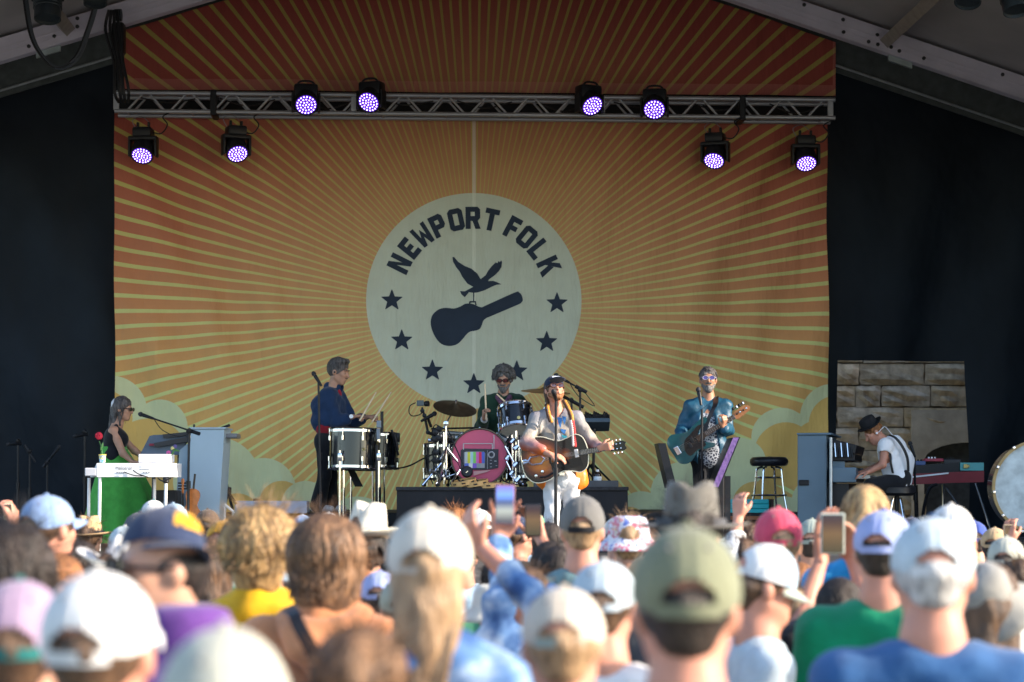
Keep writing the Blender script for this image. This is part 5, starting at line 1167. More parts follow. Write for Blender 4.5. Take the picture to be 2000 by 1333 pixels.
for q in (((1069, 799), (1074, 806), (1092, 862), (1080, 846), (1070, 836), (1066, 820)), ((1104, 798), (1108, 803), (1113, 862), (1121, 842), (1120, 826), (1113, 808))):
    obj('lapel', s_poly([(W(a, b, -.15).x, W(a, b, -.15).z) for a, b in q], .012, Matrix.Translation((0, d - .152, 0))), M('lapel_satin', (.17, .165, .185), .35, noise=.15), sing)
ts = sdf_obj('t_shirt', torso(J, .008), .011, M('printed_tee', (.52, .54, .56), .85, noise=.08, bump=.3), sing)
prn = [(-.05, .35, -1), ]
def chest_patch(px0, py0, px1, py1, c, nm, seed, dy):
    pts = [(px0, py0), (px1, py0 + 2), (px1 - 1, (py0 + py1) / 2), (px1 - 3, py1), (px0 + 4, py1 - 2), (px0 + 1, (py0 + py1) / 2)]
    return obj('shirt_print', s_poly([(W(a, b, dy).x, W(a, b, dy).z) for a, b in pts], .006, Matrix.Translation((0, d + dy, 0))), M('tee_' + nm, c, .8, noise=.2, ns=60), ts)
chest_patch(1089, 815, 1098, 836, (.04, .16, .42), 'blue', 1, -.150); chest_patch(1098, 813, 1106, 830, (.05, .20, .45), 'blue', 2, -.149); chest_patch(1095, 838, 1106, 848, (.04, .2, .5), 'blue', 3, -.152); chest_patch(1097, 850, 1108, 858, (.03, .28, .34), 'teal', 4, -.154)
sdf_obj('trousers', legs(J, .012, .02) + [C(J['hl'], J['hr'], .112, k=.05), C(mid(J['hl'], J['hr']), W(1097, 922), .115, .118, .05)], .011, M('white_denim', (.60, .59, .60), .8, noise=.06, ns=8, bump=.6, bs=12), sing, None, (), folds(.005, 1.4))
obj('belt_buckle', s_box(W(1097, 926, -.145), (.05, .01, .035), bev=.004), m_chr, sing)
shoes(sing, J, (0, -1, 0), m_sh_dark)
wig(hd, sing, HM['brown'], extra=[hd.C((-.06, -.06, 0), (-.07, -.06, -.13), .032, .016), hd.C((.06, -.06, 0), (.07, -.06, -.13), .032, .016)], low=None)
sdf_obj('beard', [hd.C((-.055, .03, -.055), (-.015, .072, -.098), .022, .024, .02), hd.C((.055, .03, -.055), (.015, .072, -.098), .022, .024, .02), hd.C((-.015, .08, -.092), (.015, .08, -.092), .026, k=.02)], .007, HM['ginger'], sing, None, [hd.E(0, .1, -.05, .03, .03, .018)])
# navy trucker cap
def cap_on(hd, par, m_cr, m_br, m_logo=None, back=False):
    c = sdf_obj('cap', [hd.E(0, -.010, .048, .091, .107, .094)], .008, m_cr, par, None, [C(hd.p(0, 0, -.60), hd.p(0, .02, -.32), .34, .345)])
    br = sdf_obj('brim', [hd.E(0, .125, .052, .078, .075, .010, .01)], .007, m_br, c, None, [hd.E(0, -.010, .048, .080, .097, .3)])
    obj('button', s_lathe([(0, .012), (.010, .009), (.012, 0)], 10, hd.p(0, -.01, .14), hd.u), m_cr, c, smooth=True)
    if m_logo:
        obj('logo', s_box(hd.p(0, .099, .085), (.075 * hd.sc, .008, .036), hd.m @ Matrix.Rotation(R(18), 3, 'X'), .004), m_logo, c)
    return c
m_navy = cloth('navy_cap', (.012, .020, .045)); cap_on(hd, sing, m_navy, m_navy, M('cap_logo', (.45, .5, .6), .7, noise=.4, ns=90))
glasses(hd, sing, M('amber_lens', (.05, .03, .04), .2, noise=0, spec=.8), M('tortoise', (.12, .05, .03), .3, noise=.5, ns=80), .027)
# braided strap
br_ = thing('guitar_strap', 'orange and red braided guitar strap round the neck of the singer', 'strap', W(1090, 830, -.15))
m_b1, m_b2 = M('braid_orange', (.55, .22, .03), .6, noise=.3, ns=80), M('braid_red', (.42, .03, .03), .7, noise=.2)
def braid(path, mA, mB, nm):
    pts = curve3(path, 10); sA, sB = [], []
    for i in range(0, len(pts) - 1):
        p = pts[i]; q = pts[min(i + 1, len(pts) - 1)]; o_ = (q - p).normalized() * .012
        (sA if i % 2 else sB).append(s_lathe([(0, -.016), (.012, -.010), (.016, 0), (.012, .010), (0, .016)], 8, p + Vector((.007 if i % 2 else -.007, 0, 0)), (q - p) + Vector((.02 if i % 2 else -.02, 0, 0))))
    a = obj(nm, sA, mA, br_, smooth=True); tag(a, kind='stuff'); b_ = obj(nm, sB, mB, br_, smooth=True); tag(b_, kind='stuff')
braid([W(1068, 792, -.06), W(1069, 800, -.12), W(1072, 812, -.17), W(1076, 824, -.19)], m_b1, M('braid_black', (.05, .02, .01), .7), 'braid')
braid([W(1102, 784, -.05), W(1108, 795, -.12), W(1115, 810, -.18), W(1117, 822, -.20)], m_b1, M('braid_black', (.05, .02, .01)), 'braid')
braid([W(1117, 822, -.20), W(1120, 840, -.22), W(1121, 856, -.23), W(1122, 872, -.24)], m_b2, M('braid_white', (.7, .6, .55), .7), 'braid')
# archtop guitar
def archtop():
    t = thing('guitar', 'sunburst archtop guitar with black pickguard held by the singer', 'guitar', W(1075, 905, -.27))
    Mx = Matrix.Translation(W(1084, 893, -.20)) @ Matrix.Rotation(R(-9.5), 4, 'Y') @ Matrix.Rotation(R(-10), 4, 'Z')
    out = spline([(-.315, 0), (-.30, -.12), (-.22, -.205), (-.10, -.205), (-.01, -.165), (.06, -.140), (.14, -.155), (.22, -.175), (.285, -.13), (.31, -.03), (.31, .03), (.285, .13), (.22, .175), (.14, .155), (.06, .140), (-.01, .165), (-.10, .205), (-.22, .205), (-.30, .12)], 4)
    m = M('sunburst', (.5, .2, .05), .18, noise=0, spec=.6, coat=.6); g = G(m); o = g.obj()
    inv = Mx.inverted() @ Matrix.Translation(off(t)); e_ = inv.to_euler(); mp = g.mapping(o, (1, 1, 1), tuple(e_), tuple(inv.translation)); x, y, z = g.sep(mp)
    q1 = g.math('SQRT', g.math('ADD', g.math('POWER', g.math('ABSOLUTE', g.math('DIVIDE', g.math('ADD', x, .12), .24)), 2.), g.math('POWER', g.math('ABSOLUTE', g.math('DIVIDE', z, .23)), 2.)))
    q2 = g.math('SQRT', g.math('ADD', g.math('POWER', g.math('ABSOLUTE', g.math('DIVIDE', g.math('SUBTRACT', x, .10), .16)), 2.), g.math('POWER', g.math('ABSOLUTE', g.math('DIVIDE', z, .17)), 2.)))
    q = g.math('SMOOTH_MIN', q1, g.math('ADD', q2, .42), .15)
    g.base(g.ramp(q, [(.12, (.62, .25, .04)), (.42, (.50, .14, .02)), (.66, (.13, .028, .014)), (.86, (.012, .008, .009))]))
    obj('body', s_poly(out, .085, Mx), m, t)
    ed = [Mx @ Vector((a, -.002, b)) for a, b in out]; obj('binding', s_tube(ed + [ed[0]], .0045, 5, False), M('cream_binding', (.7, .66, .5), .4), t, smooth=True)
    def pc_(pts, nm, mat, y=-.004, th=.006): return obj(nm, s_poly(pts, th, Mx @ Matrix.Translation((0, y - th, 0))), mat, t)
    m_pg = M('pickguard', (.008, .008, .010), .15, noise=0, spec=.6)
    pc_([(-.05, -.055), (.0, -.04), (.23, -.045), (.24, -.115), (.10, -.13), (.06, -.11), (-.04, -.125)], 'pickguard', m_pg, -.012)
    pc_([(.225, -.028), (.50, -.022), (.50, .022), (.225, .028)], 'fingerboard', M('ebony', (.015, .012, .01), .4), -.006, .012)
    for k in range(14): u = .26 * (1 - .93 ** k) / (1 - .93 ** 14); obj('fret', s_box(Mx @ Vector((.50 - u, -.019, 0)), (.003, .003, .046), Mx.to_3x3()), m_chr, t)
    obj('neck', s_tube([Mx @ Vector((.30, .012, 0)), Mx @ Vector((.50, .012, 0))], .022, 8), M('neck_mahogany', (.12, .05, .03), .3), t, smooth=True)
    hs_ = [(.50, -.026), (.52, -.036), (.64, -.046), (.67, -.030), (.655, 0), (.67, .030), (.64, .046), (.52, .036), (.50, .026)]
    pc_(hs_, 'headstock', M('headstock_black', (.01, .015, .015), .15, noise=0, spec=.6), .02, .016)
    for k in range(3):
        for s in (-1, 1): obj('tuner', [s_lathe([(0, .02), (.007, .018), (.008, 0)], 8, Mx @ Vector((.545 + .036 * k, .004, s * .022)), Mx.to_3x3() @ Vector((0, -1, 0))), s_lathe([(0, -.012), (.010, -.006), (.010, .006), (0, .012)], 8, Mx @ Vector((.545 + .036 * k, .012, s * .058)), Mx.to_3x3() @ Vector((0, 0, 1)))], m_chr, t, smooth=True)
    tp = [Mx @ Vector((a, -.02, b)) for a, b in ((-.295, .012), (-.245, .005), (-.22, .035), (-.13, .040), (-.095, .0), (-.13, -.040), (-.22, -.035), (-.245, -.005), (-.295, -.012))]
    obj('tailpiece', [s_tube(tp, .010, 6), s_box(Mx @ Vector((-.285, -.018, 0)), (.04, .012, .045), Mx.to_3x3(), .004)], M('polished_silver', (.8, .8, .84), .18, 1., noise=0), t, smooth=True)
    obj('bridge', s_box(Mx @ Vector((-.045, -.02, .01)), (.022, .03, .13), Mx.to_3x3(), .005), M('ebony', (.015, .012, .01)), t)
    obj('pickup', s_box(Mx @ Vector((.205, -.014, 0)), (.035, .02, .075), Mx.to_3x3(), .004), M('pickup_cream', (.6, .58, .56), .4), t)
    for a, b in ((-.135, -.115), (-.20, -.145)): obj('knob', s_lathe([(0, .022), (.014, .02), (.017, 0)], 14, Mx @ Vector((a, -.004, b)), Mx.to_3x3() @ Vector((0, -1, 0))), m_chr, t, smooth=True)
    fh = [Mx @ Vector((a, -.006, b)) for a, b in ((-.17, -.175), (-.155, -.162), (-.12, -.168), (-.06, -.150), (-.03, -.135), (-.018, -.146))]; obj('sound_hole', s_tube(curve3(fh, 4), [.004] * 3 + [.009] * 15 + [.004] * 3, 6), m_bm, t, smooth=True)
    for k in range(6): obj('string', s_tube([Mx @ Vector((-.10, -.03, -.018 + .0072 * k)), Mx @ Vector((.51, -.021, -.015 + .006 * k))], .0012, 4), m_chr, t)
archtop()
# ================================================================== bass player
d = 20.8; base = at_floor(1384, d, ST)
hd = Head(W(1383, 743), -2, 6, 1.0)
J = dict(n=W(1383, 775, .02), sl=W(1350, 796), sr=W(1415, 795), el=W(1333, 838, .02), er=W(1420, 840, -.05), wl=W(1329, 850, -.16), wr=W(1413, 836, -.24), hl=W(1369, 893), hr=W(1399, 893), kl=W(1368, 975), kr=W(1402, 975), al=at_floor(1368, d, ST + .085), ar=at_floor(1405, d, ST + .085), w=.055)
hs = [hand(J['wl'], (.35, -.15, -1), (.6, .8, 0), .4, -1), hand(J['wr'], (.1, -.3, .55), (-.5, .7, 0), .8, 1)]
bp = figure('bass player in teal satin jacket and purple glasses with grey beard', None, base, hd, J, SK['b'], hs)
m_teal = M('teal_satin', (.010, .070, .125), .48, noise=.25, ns=7, bump=.7, bs=12, spec=.4)
ng = [C(W(1382, 770, -.15), W(1383, 830, -.16), .075, .088), C(W(1383, 830, -.16), W(1386, 905, -.15), .088, .12), C(W(1383, 760), W(1383, 778), .07, .045)]
sdf_obj('jacket', torso(J, .022) + arms(J, .026, .9) + [C(W(1362, 876), W(1404, 878), .11, k=.04), C(mid(J['sl'], J['n'], .5), mid(J['n'], J['sr'], .5), .055, k=.04)], .0095, m_teal, bp, None, ng, folds(.008))
def paisley():
    m = M('paisley_shirt', (.05, .06, .09), .8, noise=0); g = G(m); v = m.node_tree.nodes.new('ShaderNodeTexVoronoi'); v.feature = 'DISTANCE_TO_EDGE'; v.inputs['Scale'].default_value = 38; m.node_tree.links.new(g.obj(), v.inputs['Vector'])
    g.base(g.ramp(v.outputs[0], [(.0, (.42, .45, .5)), (.10, (.3, .33, .38)), (.16, (.025, .03, .05)), (.3, (.03, .035, .06))])); return m
sdf_obj('shirt', torso(J, .010) + [C(W(1376, 868), W(1396, 872), .122, k=.04)], .011, paisley(), bp)
m_blkd = cloth('black_denim', (.010, .011, .014), bump=.4)
sdf_obj('trousers', legs(J, .010) + [C(J['hl'], J['hr'], .108, k=.05)], .011, m_blkd, bp); shoes(bp, J, (0, -1, 0), m_sh_dark)
wig(hd, bp, HM['pepper'], top=.014); locks(hd, bp, HM['pepper'], 160, 7, 1.4, r=.006, out=.05)
sdf_obj('beard', [hd.C((-.05, .04, -.06), (-.015, .078, -.105), .022, .026, .02), hd.C((.05, .04, -.06), (.015, .078, -.105), .022, .026, .02), hd.C((0, .082, -.09), (0, .082, -.115), .030, .028, .02), hd.C((-.025, .094, -.045), (.025, .094, -.045), .010, k=.01)], .007, HM['grey'], bp, None, [hd.E(0, .11, -.062, .02, .02, .008)])
glasses(hd, bp, M('purple_lens', (.07, .04, .22), .25, noise=0, spec=.7), M('clear_frame', (.30, .27, .36), .2, noise=0), .026)
stp = thing('bass_strap', 'wide black strap across the chest of the bass player', 'strap', W(1393, 800, -.16))
def ribbon(path, wv, mat, par, nm, th=.004):
    pts = curve3(path, 8); V, F = [], []
    for p in pts:
        for s in (-1, 1):
            for q in (0, 1): V.append(p + Vector(wv) * s * .5 + Vector((0, -th * q, 0)))
    n = len(pts)
    for i in range(n - 1):
        a, b = i * 4, (i + 1) * 4; F += [[a, a + 2, b + 2, b], [a + 1, b + 1, b + 3, a + 3], [a, b, b + 1, a + 1], [a + 2, a + 3, b + 3, b + 2]]
    return obj(nm, (V, F), mat, par, smooth=True)
ribbon([W(1398, 776, -.02), W(1397, 790, -.135), W(1390, 805, -.175), W(1381, 825, -.185), W(1374, 850, -.20)], (.055, 0, .025), m_bm, stp, 'webbing')
def bass():
    t = thing('bass_guitar', 'teal electric bass guitar with dark neck held by the bass player', 'bass guitar', W(1345, 865, -.25))
    Mx = Matrix.Translation(W(1346, 867, -.21)) @ Matrix.Rotation(R(-31), 4, 'Y') @ Matrix.Rotation(R(-6), 4, 'Z')
    out = spline([(-.19, -.02), (-.18, -.12), (-.10, -.165), (-.02, -.14), (.05, -.105), (.12, -.13), (.20, -.155), (.215, -.12), (.15, -.07), (.12, -.03), (.12, .035), (.17, .07), (.26, .10), (.28, .135), (.24, .155), (.14, .135), (.04, .115), (-.04, .14), (-.12, .165), (-.19, .11)], 4)
    obj('body', s_poly(out, .045, Mx), M('teal_metallic', (.006, .085, .105), .2, .4, noise=.1, spec=.6, coat=.7), t)
    def pc_(pts, nm, mat, y=-.002, th=.006): return obj(nm, s_poly(pts, th, Mx @ Matrix.Translation((0, y - th, 0))), mat, t)
    pc_(spline([(-.05, -.11), (.04, -.095), (.13, -.10), (.14, -.05), (.12, .04), (.20, .09), (.16, .11), (.06, .075), (-.02, .05), (-.07, -.04)], 3), 'pickguard', M('pickguard', (.008, .008, .010)))
    pc_([(.09, -.030), (.52, -.021), (.52, .021), (.09, .030)], 'fingerboard', M('rosewood', (.05, .025, .015), .5), -.008, .01)
    obj('neck', s_tube([Mx @ Vector((.10, .01, 0)), Mx @ Vector((.52, .006, 0))], .024, 8), M('maple_neck', (.35, .19, .07), .35), t, smooth=True)
    pc_(spline([(.52, -.024), (.55, -.036), (.59, -.034), (.68, -.020), (.70, .005), (.69, .030), (.64, .048), (.55, .040), (.52, .026)], 3), 'headstock', M('headstock_amber', (.38, .15, .06), .3, noise=.1), .01, .016)
    for k in range(14): u = .42 * (1 - .944 ** k) / (1 - .944 ** 20); obj('fret', s_box(Mx @ Vector((.52 - u, -.0195, 0)), (.003, .003, .046), Mx.to_3x3()), m_chr, t)
    for k in range(4):
        obj('tuner', [s_lathe([(0, -.018), (.016, -.01), (.016, .01), (0, .018)], 8, Mx @ Vector((.55 + .036 * k, .004, .072)), Mx.to_3x3() @ Vector((0, 0, 1))), s_lathe([(0, .02), (.009, .018), (.010, 0)], 8, Mx @ Vector((.555 + .036 * k, -.012, .01)), Mx.to_3x3() @ Vector((0, -1, 0)))], m_chr if k % 2 else m_bm, t, smooth=True)
        obj('string', s_tube([Mx @ Vector((-.13, -.02, -.027 + .018 * k)), Mx @ Vector((.53, -.022, -.015 + .010 * k))], .0018, 4), m_chr, t)
    obj('bridge', s_box(Mx @ Vector((-.135, -.012, 0)), (.05, .018, .085), Mx.to_3x3(), .004), m_chr, t)
    for a, b in ((.0, -.02), (.04, .02)): obj('pickup', s_box(Mx @ Vector((a, -.014, b)), (.035, .018, .055), Mx.to_3x3(), .004), m_bm, t)
bass()
# ================================================================== drummer behind the kit
d = 23.0; base = at_floor(980, d, RIS)
hd = Head(W(984, 741), -8, -16, 1.02)
J = dict(n=W(983, 770, .03), sl=W(952, 787), sr=W(1012, 786), el=W(940, 832, -.08), er=W(1022, 822, -.10), wl=W(946, 818, -.33), wr=W(1003, 801, -.32), hl=W(968, 868, .05), hr=W(1000, 868, .05), kl=W(950, 872, -.38), kr=W(1018, 872, -.38), al=at_floor(948, d - .4, RIS + .085), ar=at_floor(1020, d - .42, RIS + .085))
hs = [hand(J['wl'], (.05, -.15, 1), (.6, -.4, 0), 1.0, -1), hand(J['wr'], (-.5, -.4, -.3), (0, -.2, -1), .9, 1)]
dm = figure('drummer with wild grey hair in a dark green jacket behind the kit', None, base, hd, J, SK['a'], hs)
m_grn = cloth('bottle_green_wool', (.016, .045, .026), bump=.6)
ng = [C(W(984, 768, -.15), W(985, 860, -.16), .082, .10), C(W(984, 758), W(984, 774), .07, .045)]
sdf_obj('jacket', torso(J, .024) + arms(J, .028, .72) + [C(mid(J['sl'], J['n'], .5), mid(J['n'], J['sr'], .5), .055, k=.04)], .0095, m_grn, dm, None, ng, folds(.006))
sdf_obj('shirt', torso(J, .008) + arms(J, .014, .85), .011, cloth('pale_shirt', (.50, .52, .56)), dm)
sdf_obj('scarf', [C(W(972, 776, -.08), W(982, 792, -.19), .030, .026, .02), C(W(996, 776, -.08), W(985, 792, -.19), .030, .026, .02), C(W(984, 792, -.19), W(980, 822, -.20), .026, .030, .02), C(W(986, 794, -.18), W(990, 815, -.20), .022, .026, .02)], .008, M('patterned_scarf', (.12, .05, .09), .9, noise=.6, ns=70), dm)
sdf_obj('trousers', legs(J, .012) + [C(J['hl'], J['hr'], .11, k=.05)], .012, m_blkd, dm); shoes(dm, J, (0, -1, 0), m_sh_dark)
locks(hd, dm, HM['grey'], 260, 6, 1.75, (.115, .12, .135), r=.008, out=.16, wave=.03); wig(hd, dm, HM['grey'], extra=[hd.E(-.075, -.02, .05, .05, .06, .07), hd.E(.075, -.02, .05, .05, .06, .07), hd.E(0, .0, .115, .07, .07, .04), hd.E(.03, -.03, .12, .05, .06, .04)], top=.03, amp=.013, low=None)
sdf_obj('beard', [hd.C((-.05, .04, -.06), (-.012, .075, -.105), .020, .025, .02), hd.C((.05, .04, -.06), (.012, .075, -.105), .020, .025, .02), hd.C((0, .082, -.09), (0, .085, -.115), .028, .026, .02), hd.C((-.025, .094, -.045), (.025, .094, -.045), .011, k=.01)], .007, HM['grey'], dm, None, [hd.E(0, .11, -.062, .02, .02, .008)])
glasses(hd, dm, M('red_lens', (.10, .02, .02), .25, noise=0, spec=.7), m_frame, .027)
m_wood = M('stick_wood', (.75, .58, .38), .5, noise=.08)
def stick(label, a, b):
    a, b = Vector(a), Vector(b); L = (b - a).length
    return tag(obj('drumstick', s_lathe([(0, 0), (.010, .004), (.010, L * .72), (.006, L * .94), (.008, L * .97), (.005, L), (0, L)], 10, a, b - a), m_wood, smooth=True, loc=a), label, 'drumstick', 'drumsticks in hand')
stick('drumstick raised upright by the drummer in green', W(950, 822, -.38), W(947, 750, -.36)); stick('slanted drumstick in the other hand of the drummer in green', W(1006, 803, -.37), W(970, 770, -.42))
th = thing('drum_throne', 'round drum throne under the drummer in green', 'stool', at_floor(985, 23.06, RIS)); c = at_floor(985, 23.06, RIS); zt2 = W(0, 868).z - .12 - RIS
obj('seat', s_lathe([(0, -.07), (.15, -.07), (.17, -.04), (.17, -.01), (0, 0)], 24, c + Vector((0, 0, zt2))), m_vin, th, smooth=True); obj('post', bar(c + Vector((0, 0, zt2 - .05)), c + Vector((0, 0, .1)), .02), m_chr, th, smooth=True); stand_leg3(th, c, .25, .25)
# ================================================================== drummer in navy, standing, facing right
d = 23.6; base = at_floor(640, d, DECK)
hd = Head(W(661, 727), 72, -12, 1.2)
J = dict(n=W(651, 757), sl=W(656, 770, .15), sr=W(640, 772, -.13), el=W(690, 825, .12), er=W(658, 826, -.20), wl=W(718, 815, -.02), wr=W(690, 814, -.22), hl=W(640, 862, .09), hr=W(634, 862, -.09), kl=W(646, 930, .10), kr=W(634, 930, -.09), al=at_floor(645, d + .08, DECK + .085), ar=at_floor(621, d - .06, DECK + .085), w=.07)
hs = [hand(J['wl'], (.9, -.3, .15), (.2, .2, -1), 1.0, -1), hand(J['wr'], (1, -.05, .1), (.2, .1, -1), 1.0, 1)]
nv = figure('man in navy work jacket facing right, playing the big concert drums', None, base, hd, J, SK['a'], hs, (1, -.2, 0))
m_nv = cloth('navy_twill', (.010, .028, .075), bump=.6)
J2 = dict(J, hl=W(650, 822, .09), hr=W(638, 822, -.09)); J3 = dict(J, hl=W(650, 826, .09), hr=W(640, 826, -.09))
sdf_obj('jacket', torso(J2, .030) + arms(J, .034, .55) + [C(W(634, 823, -.08), W(654, 823, .09), .152, k=.04), C(W(632, 795, -.06), W(650, 795, .08), .15, k=.05), C(W(642, 757, .02), W(661, 755, .02), .062, k=.03)], .0105, m_nv, nv, None, [C(W(664, 750, 0), W(668, 768, 0), .035, .02)], folds(.007))
sdf_obj('t_shirt', torso(J3, .012) + [C(W(636, 829, -.08), W(652, 829, .09), .140, k=.04), C(W(655, 760, .0), W(660, 770, .0), .045, k=.03)], .012, cloth('red_tee', (.28, .012, .025)), nv)
sdf_obj('trousers', legs(J, .020, .035) + [C(J['hl'], J['hr'], .115, k=.05)], .011, m_blkd, nv); shoes(nv, J, (1, -.2, 0), m_sh_white)
wig(hd, nv, HM['pepper'], extra=[hd.E(0, .035, .112, .060, .055, .03)], top=.012, low=None, amp=.004); locks(hd, nv, HM['pepper'], 160, 5, 1.5, r=.006, out=.02)
for s in (-1, 1): strip(hd, nv, [(s * .018, .094, .030), (s * .035, .090, .034), (s * .052, .076, .030)], .006, HM['darkgrey'], 'eyebrow'); obj('eye', s_lathe([(0, .004), (.008, 0), (0, -.004)], 8, hd.p(s * .032, .088, .004), hd.f), m_frame, nv, smooth=True)
obj('earpiece', s_lathe([(0, .016), (.011, .012), (.012, 0)], 8, hd.p(.084, .0, -.006), hd.r), m_bm, nv, smooth=True)
strip(hd, nv, [(-.022, .096, -.046), (0, .100, -.044), (.022, .096, -.046)], .006, HM['grey'], 'moustache')
wt = thing('wristwatch', 'watch with white dial on the wrist of the man in navy', 'watch', J['wr'])
obj('strap', s_ring(J['wr'] + Vector((-.02, 0, 0)), (1, 0, 0), .030, .006, 20, 6), m_bm, wt, smooth=True); obj('dial', s_lathe([(0, .008), (.022, .006), (.024, 0)], 16, J['wr'] + Vector((-.02, -.034, 0)), (0, -1, .1)), m_white, wt, smooth=True)
stick('thin drumstick held by the near hand of the man in navy', W(702, 823, -.30), W(735, 766, -.22)); stick('pale drumstick held by the far hand of the man in navy', W(726, 826, -.12), W(764, 766, .0))
# ================================================================== woman at the keyboards
d = 23.4; base = at_floor(232, d, ST)
hd = Head(W(240, 800), 78, -6, 1.05)
J = dict(n=W(230, 828), sl=W(226, 843, .14), sr=W(222, 843, -.13), el=W(262, 880, .12), er=W(240, 886, -.20), wl=W(290, 900, .1), wr=W(258, 902, -.22), hl=W(224, 893, .08), hr=W(222, 893, -.08), kl=W(240, 960, .09), kr=W(240, 960, -.09), al=at_floor(228, d + .1, ST + .085), ar=at_floor(228, d - .1, ST + .085), w=.035)
hs = [hand(J['wl'], (1, 0, -.1), (.1, 0, -1), .35, -1), hand(J['wr'], (1, 0, -.1), (.1, 0, -1), .35, 1)]
wm = figure('woman in black top and long green skirt playing keyboards', None, base, hd, J, SK['a'], hs, (1, 0, 0))
sdf_obj('tank_top', torso(J, .008)[1:] + [C(W(224, 850, .09), W(224, 850, -.09), .10, k=.05), C(W(227, 832, .08), W(222, 852, .1), .022, .03, .02), C(W(227, 832, -.08), W(222, 852, -.1), .022, .03, .02), C(W(238, 858, .06), W(238, 858, -.06), .075, k=.05)], .010, cloth('black_jersey', (.010, .010, .013)), wm)
m_gsk = cloth('green_skirt_cloth', (.07, .34, .055), bump=.8, bs=6)
def skirt_shape():
    V, F = [], []; n = 60; rows = ((868, 224, .125, .14), (880, 224, .15, .155), (905, 226, .18, .19), (935, 230, .25, .24), (975, 234, .33, .30), (1020, 236, .40, .36), (1060, 237, .44, .40))
    for r_, (py, px, a, b) in enumerate(rows):
        c = W(px, py)
        for k in range(n):
            t = 2 * math.pi * k / n; f = 1 + .012 * r_ * math.sin(9 * t + .4 * r_)
            ex = a * (1.25 if math.cos(t) > 0 and r_ > 1 else 1.)
            V.append(Vector((c.x + ex * f * math.cos(t), d + b * f * math.sin(t), c.z)))
    for i in range(len(rows) - 1):
        for k in range(n): F.append([i * n + k, i * n + (k + 1) % n, (i + 1) * n + (k + 1) % n, (i + 1) * n + k])
    return V, F
obj('skirt', skirt_shape(), m_gsk, wm, smooth=True, sharp=False)
obj('waistband', s_ring(W(224, 877), (0, 0, 1), .135, .010, 30, 6), M('waist_trim', (.35, .38, .2), .8), wm, smooth=True)
locks(hd, wm, HM['pepper'], 200, 8, 1.7, drop=.16, r=.006); wig(hd, wm, HM['pepper'], extra=[hd.C((-.03, -.07, .02), (-.03, -.085, -.16), .055, .035, .03), hd.C((.04, -.06, .02), (.05, -.06, -.15), .045, .022, .03), hd.C((.06, -.01, .0), (.06, .01, -.17), .022, .012, .02), hd.C((0, -.09, 0), (0, -.11, -.20), .05, .03, .03)], top=.016, low=None, amp=.005)
obj('hair_clip', [s_tube(curve3([hd.p(.03, -.085, .095), hd.p(.055, -.10, .06), hd.p(.06, -.095, .02)], 5), .014, 6), s_tube(curve3([hd.p(.01, -.10, .10), hd.p(.03, -.115, .06), hd.p(.035, -.11, .02)], 5), .012, 6)], M('clip_pearl', (.62, .62, .66), .3), wm, smooth=True)
glasses(hd, wm, m_lensd, m_frame, .026)
# ================================================================== pianist
d = 22.3; base = at_floor(1752, d, ST)
hd = Head(W(1706, 846), -78, -34, 1.0)
J = dict(n=W(1722, 860), sl=W(1730, 872, -.14), sr=W(1732, 872, .14), el=W(1724, 908, -.22), er=W(1722, 908, .2), wl=W(1698, 922, -.20), wr=W(1690, 920, .2), hl=W(1756, 938, -.08), hr=W(1756, 938, .08), kl=W(1700, 948, -.12), kr=W(1700, 948, .12), al=at_floor(1705, d - .12, ST + .085), ar=at_floor(1705, d + .12, ST + .085), w=.06)
hs = [hand(J['wl'], (-1, 0, -.2), (-.1, 0, -1), .35, 1), hand(J['wr'], (-1, 0, -.2), (-.1, 0, -1), .35, -1)]
pp = figure('pianist in black hat, white tee and suspenders hunched at the piano', None, base, hd, J, SK['c'], hs, (-1, 0, 0))
sdf_obj('t_shirt', torso(J, .022) + arms(J, .024, 0) + [C(W(1745, 872), W(1762, 900), .12, .12, .05), C(W(1762, 900), W(1758, 928), .12, .118, .05)], .010, cloth('white_tee', (.74, .74, .76), noise=.04), pp, None, [C(J['el'], mid(J['el'], J['sl'], .35), .085), C(J['er'], mid(J['er'], J['sr'], .35), .085)], folds(.006))
sdf_obj('trousers', legs(J, .014) + [C(J['hl'], J['hr'], .122, k=.05), C(W(1757, 930, -.05), W(1757, 930, .05), .118, k=.04)], .011, m_blkd, pp); shoes(pp, J, (-1, 0, 0), m_sh_dark)
wig(hd, pp, HM['ginger'], top=.004, low=None)
hc_ = hd.p(0, -.01, .075)
ht = obj('hat', s_lathe([(.090, 0), (.096, .02), (.092, .08), (.084, .105), (.06, .115), (0, .108)], 28, hc_, hd.u), M('black_felt', (.008, .008, .010), .9, noise=.2, ns=60), pp, smooth=True)
obj('brim', s_lathe([(.085, .006), (.13, .0), (.145, .012), (.147, .016), (.13, .008), (.085, .012)], 28, hc_, hd.u, fn=lambda x, y, z: (x, y, z + .9 * y * y)), MATS['black_felt'], ht, smooth=True)
ribbon([W(1735, 850, -.15), W(1748, 855, -.19), W(1762, 872, -.20), W(1772, 895, -.19), W(1774, 922, -.17)], (.028, 0, .012), m_bm, pp, 'suspender')
ribbon([W(1738, 885, -.20), W(1740, 905, -.195), W(1744, 925, -.18)], (.024, 0, 0), m_bm, pp, 'suspender')
obj('ear_monitor', s_lathe([(0, .016), (.012, .012), (.014, 0)], 8, hd.p(-.084, 0, -.006), -hd.r), m_white, pp, smooth=True)
obj('monitor_wire', s_tube(curve3([hd.p(-.085, -.02, -.01), hd.p(-.07, -.09, .0), hd.p(-.03, -.14, -.02), W(1745, 853, -.1)], 5), .004, 5), m_white, pp, smooth=True)
